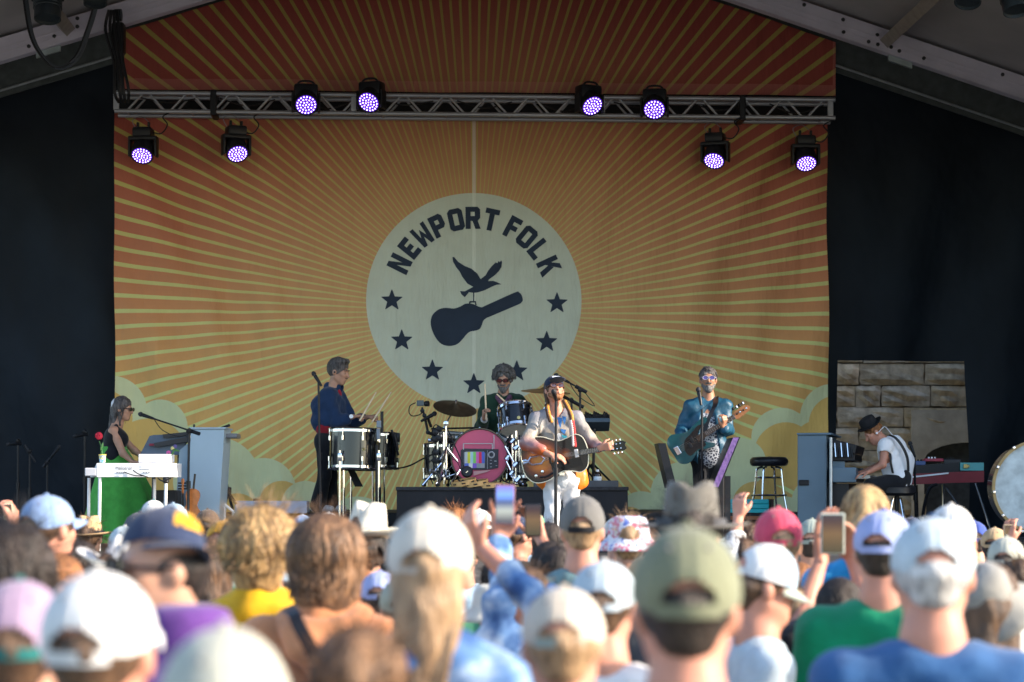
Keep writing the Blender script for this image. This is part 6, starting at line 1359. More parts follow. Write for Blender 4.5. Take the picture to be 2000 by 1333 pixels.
# ------------------------------------------------------------------ the crowd (all face the stage unless turned)
HC = Vector((0, .02, 1.635)); H0 = Head((0, 0, 0), 180); HB = 1.753
def raw_mesh(name, pr, h, neg=(), fn=None, add=None):
    V, F = sdf_mesh(pr, h, neg, fn); me = bpy.data.meshes.new(name); V, F = V.tolist(), F.tolist()
    if add:
        n = len(V); V = V + [tuple(v) for v in add[0]]; F = F + [[i + n for i in f] for f in add[1]]
    me.from_pydata(V, [], F); me.polygons.foreach_set('use_smooth', [True] * len(me.polygons)); return me
def std_J(sw, hw):
    return dict(n=V3(0, 0, 1.485), sl=V3(-sw, -.01, 1.385), sr=V3(sw, -.01, 1.385), el=V3(-sw - .06, -.03, 1.11), er=V3(sw + .06, -.03, 1.11), wl=V3(-sw - .05, .06, .87), wr=V3(sw + .05, .06, .87), hl=V3(-hw, 0, .93), hr=V3(hw, 0, .93), kl=V3(-hw - .01, 0, .50), kr=V3(hw + .01, 0, .50), al=V3(-hw - .02, -.02, .085), ar=V3(hw + .02, -.02, .085), w=.075)
FY = (0, 1, 0)
def std_body(sw, hw, nm):
    J = std_J(sw, hw); hd = Head(HC, 180)
    hs = [hand(J['wl'], (0, .2, -1), (1, 0, 0), .3, -1), hand(J['wr'], (0, .2, -1), (-1, 0, 0), .3, 1)]
    pr = hd.face() + [C(hd.p(0, -.025, -.05), J['n'], .054, .060, .03), C(J['n'], V3(0, 0, 1.36), .06, .075, .05)] + torso(J) + arms(J) + legs(J) + feet(J, FY) + [q for a in hs for q in a]
    body = raw_mesh(nm, pr, .0125, hd.neg())
    tee = raw_mesh(nm + '_tee', torso(J, .020, k=.07) + arms(J, .022, 0) + [C(V3(-.055, 0, 1.42), V3(.055, 0, 1.42), .066, k=.06), C(V3(-.09, 0, .92), V3(.09, 0, .92), .135, k=.05)], .014, [C(V3(0, .03, 1.50), V3(0, .0, 1.60), .085)], folds(.007))
    lng = raw_mesh(nm + '_long', torso(J, .026, k=.07) + arms(J, .028, .92) + [C(V3(-.06, 0, 1.43), V3(.06, 0, 1.43), .075, k=.05), C(V3(0, -.035, 1.46), V3(0, -.035, 1.49), .07, .065, .03), C(V3(-.09, 0, .9), V3(.09, 0, .9), .14, k=.05)], .014, [C(V3(0, .05, 1.52), V3(0, .02, 1.62), .08)], folds(.010))
    tr = raw_mesh(nm + '_jeans', legs(J, .014, .015) + [C(J['hl'], J['hr'], .115, k=.05)], .022)
    return dict(body=body, tee=tee, long=lng, jeans=tr, shoe=raw_mesh(nm + '_shoe', [feet(J, FY, .008)[0]], .018), shoe2=raw_mesh(nm + '_shoe2', [feet(J, FY, .008)[1]], .018))
BODY = {'m': std_body(.18, .085, 'male'), 'f': std_body(.155, .085, 'female')}
# ---- hats, in head space (origin at head centre, facing +Y)
def dome(a, b, c, cy, cz, rim_f, rim_b, gap, az0, az1, n=48, rows=26, crease=True):
    V, F, idx = [], [], {}
    for i in range(rows + 1):
        for k in range(n + 1):
            az = az0 + (az1 - az0) * k / n; ca = math.cos(az)          # az 0 = front
            rim = rim_b + (rim_f - rim_b) * (.5 + .5 * ca); ph1 = math.acos(max(-1, min(1, (rim - cz) / c))); ph = ph1 * i / rows
            cr = 1 - (.030 * sum(math.exp(-((((az - s + math.pi) % (2 * math.pi)) - math.pi) / .045) ** 2) for s in (0, 1.047, 2.094, 3.1416, 4.189, 5.236)) * min(1, ph * 1.5) if crease else 0)
            V.append(Vector((a * math.sin(ph) * math.sin(az) * cr, cy + b * math.sin(ph) * ca * cr, cz + c * math.cos(ph) * (cr * .5 + .5))))
    for i in range(rows):
        for k in range(n):
            az = az0 + (az1 - az0) * (k + .5) / n; db = abs(((az - math.pi + math.pi) % (2 * math.pi)) - math.pi)
            if gap:
                zc = V[i * (n + 1) + k].z; lim = .064 * math.sqrt(max(0, 1 - (db / .60) ** 2)) if db < .60 else -9
                if zc - rim_b < lim and zc - rim_b > .020: continue
            F.append([i * (n + 1) + k, (i + 1) * (n + 1) + k, (i + 1) * (n + 1) + k + 1, i * (n + 1) + k + 1])
    return V, F
def shell(V, F, th=.004):
    me = mesh_of('shell', V, F, True, True); return me
CA = (.090, .106, .104, -.010, .036)
cap_front = shell(*dome(*CA, .044, .004, False, -1.15, 1.15, 22)); cap_back = shell(*dome(*CA, .044, .004, True, 1.15, 2 * math.pi - 1.15, 72))
def brim_mesh(L=.075, w=1.05, droop=.02):
    V, F = [], []; n, m = 18, 5
    for j in range(m + 1):
        for k in range(n + 1):
            az = -w + 2 * w * k / n; r = 1 + (L / .1) * (j / m) * math.cos(az / w * math.pi / 2) ** .7; x = CA[0] * math.sin(az) * (1 + .12 * j / m); y = CA[3] + CA[1] * math.cos(az) * r
            V.append(Vector((x, y, .046 - droop * (x / .08) ** 2 - .012 * j / m)))
    for j in range(m):
        for k in range(n): F.append([j * (n + 1) + k, j * (n + 1) + k + 1, (j + 1) * (n + 1) + k + 1, (j + 1) * (n + 1) + k])
    n0 = len(V); V += [v - Vector((0, 0, .004)) for v in V]; F += [[i + n0 for i in f][::-1] for f in F]; return mesh_of('brim', V, F, True, True)
cap_brim = brim_mesh()
cap_button = mesh_of('button', *s_lathe([(0, .012), (.009, .009), (.011, 0)], 10, (0, -.010, .137)), True)
def strap_mesh():
    pts = [Vector((CA[0] * 1.01 * math.sin(math.pi + t), CA[3] + CA[1] * 1.01 * math.cos(math.pi + t), .014)) for t in np.linspace(-.62, .62, 14)]; V, F = [], []
    for p in pts:
        for dz in (-.011, .011): V.append(p + Vector((0, 0, dz)))
    for i in range(13): F.append([2 * i, 2 * i + 1, 2 * i + 3, 2 * i + 2])
    return mesh_of('strap', V, F, True, True)
cap_strap = strap_mesh()
def patch_mesh():
    V, F = [], []
    for i in range(5):
        for k in range(13):
            az = -.5 + k / 12.; ph = .62 + .5 * i / 4; V.append(Vector((CA[0] * 1.02 * math.sin(ph) * math.sin(az), CA[3] + CA[1] * 1.02 * math.sin(ph) * math.cos(az), CA[4] + CA[2] * 1.02 * math.cos(ph))))
    for i in range(4):
        for k in range(12):
            if (i * 7 + k * 5) % 11 != 0: F.append([i * 13 + k, (i + 1) * 13 + k, (i + 1) * 13 + k + 1, i * 13 + k + 1])
    return mesh_of('patch', V, F, True, True)
cap_patch = patch_mesh()
def eyelets():
    sh = []
    for k in range(6):
        az = .52 + k * 1.047; ph = .80; n_ = Vector((math.sin(ph) * math.sin(az) / CA[0], math.sin(ph) * math.cos(az) / CA[1], math.cos(ph) / CA[2])).normalized(); p_ = Vector((CA[0] * math.sin(ph) * math.sin(az), CA[3] + CA[1] * math.sin(ph) * math.cos(az), CA[4] + CA[2] * math.cos(ph)))
        sh.append(s_lathe([(0, .0035), (.004, .003), (.0055, -.003)], 8, p_, n_))
    return mesh_of('eyelets', *merge(sh), True)
cap_eye = eyelets(); m_eye = M('eyelet_thread', (.16, .15, .15), .8, noise=0)
bucket_m = mesh_of('bucket', *s_lathe([(0, .140), (.05, .139), (.078, .128), (.090, .10), (.096, .045), (.099, .03), (.14, -.012), (.156, -.035), (.153, -.037), (.13, -.005), (.094, .03)], 36, (0, -.012, 0), fn=lambda x, y, z: (x, y * 1.12, z)), True, True)
def western(crown_h, dent, brim_w, curl, nm, rc=.092, slope=.80):
    prof = [(0, crown_h - dent), (.025, crown_h - dent * .7), (.05, crown_h - .004), (.066, crown_h - .004), (rc * slope, crown_h - .03), (rc * .95, .06), (rc, .035), (rc + .006, .03), (rc + .03, .027), (brim_w * .8, .030), (brim_w, .034), (brim_w, .030), (brim_w * .8, .025), (rc + .02, .022)]
    def fn(x, y, z):
        r = math.hypot(x, y)
        if z > .07: return x * (1 - .22 * max(0, y) / .1), y * 1.15, z - (dent * 1.0 * math.exp(-(x / .022) ** 2) if r < .075 else 0) - .10 * max(0, y) * (z / crown_h)
        if r > rc: return x, y * 1.12, z + curl * (abs(x) / brim_w) ** 2.2 * (1 if r > rc else 0)
        return x, y * 1.15, z
    V, F = [], []
    for r, z in prof:
        for k in range(40):
            a = 2 * math.pi * k / 40; x, y, zz2 = fn(r * math.cos(a), r * math.sin(a), z); V.append(Vector((x, y - .010, zz2)))
    for i in range(len(prof) - 1):
        for k in range(40): F.append([i * 40 + k, i * 40 + (k + 1) % 40, (i + 1) * 40 + (k + 1) % 40, (i + 1) * 40 + k])
    return mesh_of(nm, V, F, True, True)
cowboy_m = western(.185, .05, .185, .055, 'cowboy'); western_m = western(.175, .022, .178, .010, 'western', slope=.86); fedora_m = western(.165, .04, .155, .015, 'fedora')
band_m = mesh_of('band', *s_lathe([(.0935, .032), (.0955, .034), (.0935, .056), (.0925, .056)], 36, (0, -.010, 0), fn=lambda x, y, z: (x, y * 1.15, z), cap=False), True, True)
# ---- hair, in head space
def flyaways(n, seed, R0=.105, L=.05, r=.0016):
    rg = random.Random(seed); sh = []
    for _ in range(n):
        az = rg.uniform(.9, 2 * math.pi - .9); t = rg.uniform(.0, 1.9); e = Vector((math.sin(t) * math.sin(az), math.sin(t) * math.cos(az), math.cos(t))); p = Vector((0, -.012, .025)) + e * R0 * .97
        q = e + Vector((rg.uniform(-1, 1), rg.uniform(-1, 1), rg.uniform(-.9, .5))); L_ = L * rg.uniform(.5, 1.3)
        sh.append(s_tube([p, p + e * L_ * .45 + q * L_ * .2, p + e * L_ * .55 + q * L_ * .55], [r, r * .8, r * .3], 3, False))
    return merge(sh)
def hair_noise(amp): return lambda X, Y, Z: amp * (np.sin(70 * X + 20 * Z) * np.sin(60 * Y - 25 * Z) + .5 * np.sin(130 * X) * np.sin(120 * Y + 60 * Z))
fneg = [H0.E(0, .085, -.045, .074, .075, .085), H0.E(-.09, .03, -.05, .03, .05, .05), H0.E(.09, .03, -.05, .03, .05, .05)]
base_h = [H0.E(0, -.018, .034, .086, .101, .098)]
HAIR = {
 'short': raw_mesh('hair_short', base_h + [H0.E(0, -.06, -.03, .06, .045, .06, .03)], .007, fneg, hair_noise(.003), merge([strands(220, 1, 1.7), flyaways(120, 11)])),
 'nape': raw_mesh('hair_nape', [H0.E(0, -.018, .012, .081, .098, .068), H0.E(0, -.064, -.035, .050, .034, .040, .02)], .007, fneg, hair_noise(.002)),
 'shaggy': raw_mesh('hair_shaggy', base_h + [H0.E(0, -.055, -.05, .072, .058, .095, .03), H0.E(-.03, .0, .11, .05, .06, .035), H0.E(.035, -.03, .11, .05, .05, .03)], .008, fneg, hair_noise(.003), strands(260, 2, 1.85, (.098, .114, .120), .06, r=.011, wave=.022, out=.09) if False else merge([strands(260, 2, 1.85, (.098, .114, .120), .06, r=.009, wave=.007, out=.10), flyaways(150, 12, .12, .06)])),
 'bob': raw_mesh('hair_bob', base_h + [H0.E(0, -.05, -.055, .080, .064, .115, .04), H0.E(-.055, -.01, -.05, .036, .055, .085, .03), H0.E(.055, -.01, -.05, .036, .055, .085, .03)], .008, [H0.E(0, .10, -.05, .066, .075, .095)], hair_noise(.002), strands(300, 3, 1.8, (.096, .110, .114), .10, r=.010, wave=.012, out=.04) if False else merge([strands(300, 3, 1.8, (.096, .110, .114), .10, r=.009, wave=.003, out=.02), flyaways(70, 13, .112, .045)])),
 'long': raw_mesh('hair_long', base_h + [H0.C((0, -.05, -.02), (0, -.085, -.30), .085, .07, .04), H0.C((-.05, -.03, -.02), (-.06, -.07, -.28), .05, .04, .04), H0.C((.05, -.03, -.02), (.06, -.07, -.28), .05, .04, .04)], .009, [H0.E(0, .10, -.05, .066, .075, .11)], hair_noise(.004), strands(520, 4, 1.8, (.093, .108, .112), .32, r=.007, wave=.01)),
 'pony': raw_mesh('hair_pony', base_h + [H0.E(0, -.04, -.03, .068, .06, .06, .03), H0.C((0, -.11, .01), (0, -.14, -.03), .034, .042, .02), H0.C((0, -.14, -.03), (.01, -.13, -.28), .045, .022, .03)], .008, fneg, hair_noise(.003), merge([strands(260, 5, 1.6, (.089, .104, .104), 0, r=.005), merge([s_tube(curve3([V3(rg_ * .02, -.11, .01), V3(rg_ * .05, -.16, -.06), V3(rg_ * .04 + .01, -.14, -.2), V3(rg_ * .05, -.12, -.31)], 3), [.006] * 5 + [.004] * 4 + [.001], 4, False) for rg_ in np.linspace(-1, 1, 60)])])),
 'curly': raw_mesh('hair_curly', base_h + [H0.E(0, -.05, -.05, .085, .065, .085, .03), H0.E(-.06, -.02, -.03, .045, .05, .07, .03), H0.E(.06, -.02, -.03, .045, .05, .07, .03)], .008, [H0.E(0, .10, -.05, .066, .075, .095)], hair_noise(.012)),
 'low_long': raw_mesh('hair_low_long', [H0.E(0, -.018, .012, .082, .099, .075), H0.E(0, -.06, -.05, .075, .05, .08, .03), H0.C((0, -.07, -.08), (-.02, -.11, -.36), .055, .035, .04), H0.C((.03, -.06, -.08), (.01, -.10, -.32), .04, .03, .04)], .009, fneg, hair_noise(.004), merge([merge([s_tube(curve3([V3(q * .07, -.085 + .03 * abs(q), -.02), V3(q * .06, -.11, -.14), V3(q * .06 - .02, -.13, -.26), V3(q * .05 - .02, -.12, -.38)], 3), [.007] * 6 + [.005] * 3 + [.001], 4, False) for q in np.linspace(-1, 1, 90)])])),
 'bun_none': None,
}
def ccol(n, c): return cloth('cloth_' + n, c, noise=.16, ns=10)
CC = {'white': ccol('white', (0.562, 0.555, 0.540)), 'cream': ccol('cream', (0.517, 0.471, 0.395)), 'beige': ccol('beige', (0.456, 0.395, 0.319)), 'olive': ccol('olive', (0.150, 0.158, 0.10)), 'greygreen': ccol('greygreen', (0.380, 0.380, 0.319)), 'ltblue': ccol('ltblue', (0.175, 0.258, 0.418)),
      'sky': ccol('sky', (0.304, 0.418, 0.517)), 'navy': ccol('navy', (0.019, 0.029, 0.065)), 'gold': ccol('gold', (0.570, 0.289, 0.011)), 'orange': ccol('orange', (0.547, 0.258, 0.008)), 'yellow': ccol('yellow', (0.547, 0.304, 0.008)), 'coral': ccol('coral', (0.46, 0.19, 0.085)), 'purple': ccol('purple', (0.099, 0.034, 0.182)),
      'lilac': ccol('lilac', (0.289, 0.205, 0.289)), 'teal': ccol('teal', (0.015, 0.129, 0.122)), 'tan': ccol('tan', (0.418, 0.281, 0.152)), 'straw': ccol('straw', (0.532, 0.502, 0.426)), 'grey': ccol('grey', (0.114, 0.110, 0.103)), 'dgrey': ccol('dgrey', (0.057, 0.057, 0.061)), 'red': ccol('red', (0.50, 0.055, 0.10)),
      'green': ccol('green', (0.000, 0.190, 0.091)), 'blue': ccol('blue', (0.024, 0.085, 0.21)), 'royal': ccol('royal', (0.038, 0.068, 0.266)), 'bblue': ccol('bblue', (0.015, 0.228, 0.471)), 'peri': ccol('peri', (0.274, 0.319, 0.532)), 'black': ccol('black', (0.010, 0.010, 0.012)), 'ggrey': ccol('ggrey', (0.228, 0.220, 0.198)), 'felt': ccol('felt', (0.114, 0.106, 0.091)), 'sage': ccol('sage', (0.274, 0.319, 0.274)),
      'tealb': ccol('tealb', (0.091, 0.167, 0.182)), 'brown': ccol('brown', (0.076, 0.049, 0.034)), 'pgreen': ccol('pgreen', (0.091, 0.319, 0.167)), 'pale': ccol('pale', (0.395, 0.456, 0.486)), 'dtan': ccol('dtan', (0.319, 0.228, 0.129)), 'denimd': ccol('denimd', (0.023, 0.030, 0.053))}
def multi(n, stops, sc):
    m = M('cloth_' + n, (.5, .5, .5), .85, noise=0); g = G(m); nn = g.noise(sc, g.obj(), 4.); r_ = g.ramp(nn, stops); g.base(r_); return m
CC['floral'] = multi('floral', [(.36, (.10, .16, .45)), (.44, (.62, .62, .66)), (.52, (.6, .6, .64)), (.57, (.55, .05, .12)), (.66, (.6, .6, .6)), (.75, (.5, .35, .1))], 22)
CC['bleach'] = multi('bleach', [(.36, (.02, .065, .19)), (.47, (.08, .17, .34)), (.57, (.26, .36, .50)), (.68, (.50, .57, .62))], 9)
CC['floralw'] = multi('floralw', [(.5, (.74, .74, .70)), (.62, (.74, .74, .70)), (.66, (.7, .55, .1)), (.75, (.2, .4, .25))], 10)
CC['plaid'] = multi('plaid', [(.4, (.06, .15, .10)), (.6, (.3, .38, .34))], 25)
HATW = {'cap': (.186, .024), 'bucket': (.196, .026), 'cowboy': (.190, .075), 'western': (.190, .070), 'fedora': (.186, .058), None: (.186, .02)}
PEOPLE = []
GRP = 'festival crowd in front of the stage'
def hatted(root, hat, cols, kw, hloc):
    if hat == 'cap':
        c1 = CC[cols[0]]; c2 = CC[cols[1]] if len(cols) > 1 else c1; c3 = CC[cols[2]] if len(cols) > 2 else c2
        vr = random.Random(len(PEOPLE)); hloc = hloc @ Matrix.Rotation(R(vr.uniform(-5, 5)), 4, 'Z') @ Matrix.Rotation(R(vr.uniform(-4, 5)), 4, 'X') @ Matrix.Diagonal((vr.uniform(.97, 1.04), vr.uniform(.97, 1.04), vr.uniform(.92, 1.10), 1)); c = link('cap', cap_back, c1, root, hloc); link('front_panel', cap_front, c2, c); link('brim', cap_brim, c3, c, Matrix.Diagonal((.97, kw.get('brim', 1.), 1, 1))); link('button', cap_button, c3, c); link('strap', cap_strap, CC[kw.get('strap', cols[0])], c); tag(link('eyelets', cap_eye, m_eye, c), kind='stuff')
        if kw.get('patch'): link('embroidery', cap_patch, CC[kw['patch']], c)
        return c
    me = {'bucket': bucket_m, 'cowboy': cowboy_m, 'western': western_m, 'fedora': fedora_m}[hat]; c = link('hat', me, CC[cols[0]], root, hloc)
    if hat != 'bucket' and len(cols) > 1: link('hat_band', band_m, CC[cols[1]], c)
    return c
def crowd(px, top, w, hat, cols, hair, hc, top_col, sk, label, yaw=0., sex='m', long=False, tilt=0., roll=0., wide=1., d=None, **kw):
    rw, up = HATW[hat]; d = d or FPX * rw / w; z = CZ + (HY - top) / FPX * d; s = (z) / (HB + up)
    B_ = BODY[sex]; root = bpy.data.objects.new('person', B_['body']); col.objects.link(root)
    if not B_['body'].materials: B_['body'].materials.append(None)
    root.material_slots[0].link = 'OBJECT'; root.material_slots[0].material = SK[sk]
    root.location = (P(px, 0, d).x, d, 0); root.rotation_euler = (0, 0, R(-yaw)); root.scale = (s * wide, s * wide, s); tag(root, label, 'person', GRP)
    link('shirt', B_['long' if long else 'tee'], CC[top_col], root); link('trousers', B_['jeans'], CC[kw.get('legs', 'denimd')], root); link('shoe', B_['shoe'], m_sh_white, root); link('shoe', B_['shoe2'], m_sh_white, root)
    hl = Matrix.Translation(HC) 
    if hair: link('hair', HAIR[hair], HM[hc], root, hl @ Matrix.Diagonal((kw.get('hs', 1.), kw.get('hs', 1.), kw.get('hs', 1.) ** .5, 1)))
    if hat: hatted(root, hat, cols, kw, hl @ Matrix.Translation((0, 0, kw.get('lift', 0))) @ Matrix.Rotation(R(kw.get('turn', 0)), 4, 'Z') @ Matrix.Rotation(R(tilt), 4, 'X') @ Matrix.Rotation(R(roll), 4, 'Y') @ Matrix.Diagonal((1, 1, kw.get('capz', 1.), 1)))
    PEOPLE.append((px, d)); return root
# front rows, left to right
crowd(35, 1132, 205, 'cap', ('lilac', 'lilac', 'teal'), 'nape', 'brown', 'lilac', 'a', 'person in a faded lilac cap at the lower left corner', strap='teal')
crowd(190, 1116, 232, 'cap', ('white',), 'nape', 'brown', 'white', 'c', 'person in a large plain white cap near the lower left', 8)
crowd(435, 1236, 300, 'cap', ('greygreen',), 'nape', 'dark', 'greygreen', 'b', 'person in a pale grey green cap at the bottom edge', -6)
crowd(700, 1216, 215, None, (), 'short', 'chestnut', 'black', 'd', 'bare-headed person with short brown hair at the bottom edge')
crowd(1100, 1138, 182, 'cap', ('beige', 'beige'), 'nape', 'light', 'pale', 'c', 'person in a light beige cap at the bottom centre', 4, strap='sage')
crowd(1340, 1033, 217, 'cap', ('olive',), 'nape', 'dark', 'ggrey', 'c', 'tall man in an olive green cap at the centre right', 3, strap='olive')
crowd(1178, 1086, 142, 'cap', ('pale', 'white', 'white'), 'nape', 'brown', 'white', 'c', 'person in a pale blue and white cap left of the olive cap', 12)
crowd(838, 993, 168, 'cap', ('cream',), 'low_long', 'light', 'bleach', 'a', 'woman in a cream cap with long blond hair and bleached denim jacket', 6, 'f', True, strap='beige', tilt=6)
p8 = crowd(636, 1014, 142, None, (), 'bob', 'chestnut', 'coral', 'c', 'person with a brown bob and coral hoodie with black strap', 6, 'm', True, d=6.4, hs=1.16, wide=1.04)
crowd(508, 1000, 128, None, (), 'shaggy', 'blond', 'yellow', 'a', 'person with shaggy blond hair and a bright yellow shirt', 5, 'm', True, d=6.9, hs=1.12, wide=1.12)
p10 = crowd(332, 992, 160, 'cap', ('navy',), 'nape', 'dark', 'ltblue', 'a', 'young man in a navy cap with gold lettering and dark glasses, face turned left', -120, 'm', turn=104, patch='gold', tilt=3, roll=-17, lift=.018, capz=.88, brim=.84)
crowd(365, 1178, 140, 'bucket', ('purple',), 'nape', 'dark', 'purple', 'b', 'person in a purple bucket hat below the man with dark glasses', 0, 'f', d=4.1)
crowd(88, 960, 98, 'cap', ('ltblue',), 'nape', 'brown', 'floralw', 'c', 'tall man in a light blue cap with its brim to the right, floral shirt', 35, 'm', strap='navy')
crowd(22, 1032, 150, None, (), 'shaggy', 'dark', 'black', 'a', 'person with dark layered hair at the left edge', -10, 'f')
crowd(104, 1080, 120, None, (), 'long', 'ginger', 'white', 'a', 'person with long ginger hair behind the lilac cap', 20, 'f')
crowd(174, 1003, 56, 'fedora', ('tan', 'black'), 'short', 'brown', 'tan', 'a', 'person in a tan fedora with a black band', 10, 'f')
crowd(222, 1046, 100, 'cowboy', ('white', 'white'), 'short', 'brown', 'white', 'a', 'person in a tilted white cowboy hat beside the navy cap', 30, 'f', tilt=-22, roll=14)
crowd(152, 1060, 88, None, (), 'bob', 'dark', 'white', 'b', 'person with black hair left of the white cowboy hat', 10, 'f')
crowd(272, 1000, 64, 'cap', ('dgrey', 'dgrey'), 'nape', 'dark', 'dgrey', 'c', 'person in a charcoal cap with a pink badge', 45, 'm', patch='red')
crowd(300, 976, 56, 'cap', ('teal', 'white', 'teal'), 'nape', 'brown', 'plaid', 'a', 'person in a green cap with white front', 170, 'm')
crowd(337, 981, 62, 'cap', ('sky',), 'nape', 'light', 'white', 'a', 'person in a pale blue cap in front of the violin', 10, 'm')
crowd(405, 993, 50, 'cap', ('brown',), 'nape', 'dark', 'black', 'd', 'person in a dark brown cap wearing headphones', 5, 'm')
crowd(436, 1013, 78, 'cap', ('orange',), 'nape', 'brown', 'plaid', 'c', 'person in a bright orange cap left of the blond hair', 20, 'm', tilt=-6)
crowd(243, 1028, 68, 'cap', ('pale', 'white'), 'nape', 'light', 'white', 'a', 'person in a white cap behind the white cowboy hat', -15, 'm')
crowd(412, 1050, 84, None, (), 'long', 'brown', 'black', 'a', 'person with long light brown hair under the orange cap', 0, 'f')
crowd(712, 976, 84, 'cowboy', ('straw', 'tan'), 'curly', 'dark', 'navy', 'b', 'person in a white straw cowboy hat with dark curls', 25, 'm', tilt=-6, roll=6)
crowd(590, 1003, 46, 'cap', ('ltblue', 'sky'), 'nape', 'dark', 'white', 'a', 'person in a small blue cap below the grey box', 10, 'm')
crowd(642, 998, 46, 'cap', ('white',), 'nape', 'brown', 'sage', 'a', 'person in a small white cap left of the straw hat', -10, 'm')
crowd(742, 1112, 92, 'cap', ('peri',), 'nape', 'dark', 'peri', 'b', 'person in a periwinkle cap low beside the cream cap', 0, 'm')
crowd(890, 990, 54, None, (), 'short', 'ginger', 'white', 'c', 'bare-headed red-haired person before the drum riser', 0, 'm')
crowd(938, 993, 56, 'cap', ('white',), 'nape', 'dark', 'dgrey', 'a', 'person in a white cap left of the raised phone', -30, 'm')
crowd(1008, 1006, 60, 'cap', ('navy',), 'nape', 'brown', 'black', 'c', 'person in a navy cap behind the raised phone', 60, 'm')
crowd(1042, 1000, 52, 'cap', ('pgreen',), 'nape', 'light', 'sky', 'c', 'person in a light green cap behind the second phone', 0, 'f')
crowd(1072, 1022, 62, 'cap', ('navy', 'navy'), 'bob', 'dark', 'brown', 'b', 'person in a dark navy cap at the foot of the singer', -20, 'f')
crowd(1137, 972, 88, 'cap', ('grey',), 'nape', 'light', 'tealb', 'c', 'man in a washed grey cap before the singer', 4, 'm', strap='black')
crowd(1228, 1006, 78, 'bucket', ('floral',), 'short', 'light', 'sage', 'a', 'person in a floral bucket hat left of the western hat', 0, 'f')
crowd(1205, 1012, 60, 'cap', ('white',), 'nape', 'dark', 'white', 'a', 'person in a white cap half hidden by the floral hat', 20, 'm')
crowd(1350, 929, 128, 'western', ('felt', 'dgrey'), 'short', 'dark', 'dgrey', 'a', 'man in a grey felt western hat in front of the olive cap', 2, 'm', d=6.6)
crowd(1478, 1064, 120, 'cap', ('white', 'sky', 'sage'), 'nape', 'brown', 'pale', 'c', 'person in a white cap with its long brim to the right', 80, 'm', tilt=-28)
crowd(1521, 993, 98, 'cap', ('red',), 'nape', 'light', 'pale', 'a', 'person in a bright red cap', -8, 'm', strap='red')
crowd(1690, 944, 92, None, (), 'pony', 'blond', 'bblue', 'a', 'girl with a blond ponytail and bright blue shirt', 12, 'f')
crowd(1724, 998, 112, 'cap', ('peri', 'white', 'royal'), 'nape', 'dark', 'green', 'c', 'man in a white and blue cap with a green shirt', 20, 'm', wide=1.08)
crowd(1822, 1016, 172, 'cap', ('pale', 'white', 'blue'), 'nape', 'white', 'blue', 'c', 'big man in a white and blue cap with a blue shirt', 8, 'm', wide=1.13, strap='white', d=5.0)
crowd(1858, 988, 100, 'cap', ('white',), 'nape', 'light', 'white', 'a', 'person in an off-white cap above the blue shirted man', 10, 'm')
crowd(1930, 1096, 132, 'bucket', ('ggrey', 'black'), 'long', 'brown', 'navy', 'a', 'woman in a grey bucket hat near the right edge', 20, 'f', tilt=34, roll=-20)
crowd(1965, 1044, 82, 'cap', ('greygreen',), 'nape', 'dark', 'blue', 'c', 'person in a khaki cap at the right edge', 20, 'm')
crowd(1942, 1029, 60, 'cap', ('tan',), 'nape', 'dark', 'navy', 'b', 'person in a tan cap behind the khaki cap', 30, 'm')
crowd(1904, 1018, 58, 'cap', ('royal',), 'nape', 'dark', 'royal', 'a', 'person in a royal blue cap under the organ', 0, 'm')
crowd(1585, 1018, 66, 'cap', ('sage',), 'nape', 'dark', 'white', 'a', 'person in a sage cap left of the ponytail', 15, 'm')
crowd(1462, 1020, 66, None, (), 'short', 'brown', 'white', 'c', 'bare-headed person left of the red cap', -20, 'm')
crowd(1560, 1100, 84, None, (), 'long', 'ginger', 'navy', 'a', 'person with long auburn hair below the red cap', 0, 'f')
crowd(975, 1086, 84, None, (), 'short', 'dark', 'pgreen', 'b', 'person with dark hair low behind the raised arm', 10, 'f')
crowd(1090, 1070, 80, None, (), 'bob', 'dark', 'bblue', 'b', 'person with a black bob left of the grey cap', -10, 'f')
crowd(560, 1040, 70, 'cap', ('sage',), 'nape', 'dark', 'sage', 'c', 'person in a sage cap between the blond and brown heads', 0, 'm')
crowd(770, 1060, 66, 'fedora', ('brown', 'black'), 'curly', 'dark', 'brown', 'b', 'person in a brown hat behind the cream cap', 0, 'm')
crowd(1780, 1012, 58, 'cap', ('navy',), 'nape', 'dark', 'navy', 'a', 'person in a dark blue cap between the white caps', 10, 'm')
crowd(1992, 1090, 86, None, (), 'short', 'brown', 'navy', 'c', 'person in navy at the far right edge', 0, 'm')
crowd(1265, 1030, 70, None, (), 'curly', 'brown', 'white', 'b', 'person with curly hair behind the western hat', 0, 'f')
crowd(480, 1030, 60, None, (), 'short', 'dark', 'dgrey', 'b', 'person with short dark hair beside the orange cap', 0, 'm')
crowd(672, 1040, 64, 'cap', ('dgrey',), 'nape', 'dark', 'sage', 'b', 'person in a dark grey cap between the brown bob and the straw hat', 0, 'm')
crowd(1510, 1070, 70, None, (), 'bob', 'brown', 'plaid', 'a', 'person with brown hair just below the red cap', 15, 'f')
crowd(1415, 1050, 64, 'cap', ('pale',), 'nape', 'dark', 'navy', 'b', 'person in a pale cap right of the western hat', 20, 'm')
crowd(905, 1050, 66, None, (), 'short', 'brown', 'sky', 'c', 'short-haired person behind the shoulder of the cream cap', -10, 'm')
crowd(60, 1060, 80, None, (), 'curly', 'brown', 'white', 'b', 'person with brown curls below the light blue cap', 0, 'f')
crowd(1880, 1060, 70, None, (), 'long', 'light', 'white', 'a', 'person with long fair hair right of the big blue shirt', 0, 'f')
crowd(786, 1128, 104, 'cap', ('sage', 'cream'), 'nape', 'brown', 'white', 'c', 'person in a sage and cream cap low left of the long blond hair', 0, 'm')
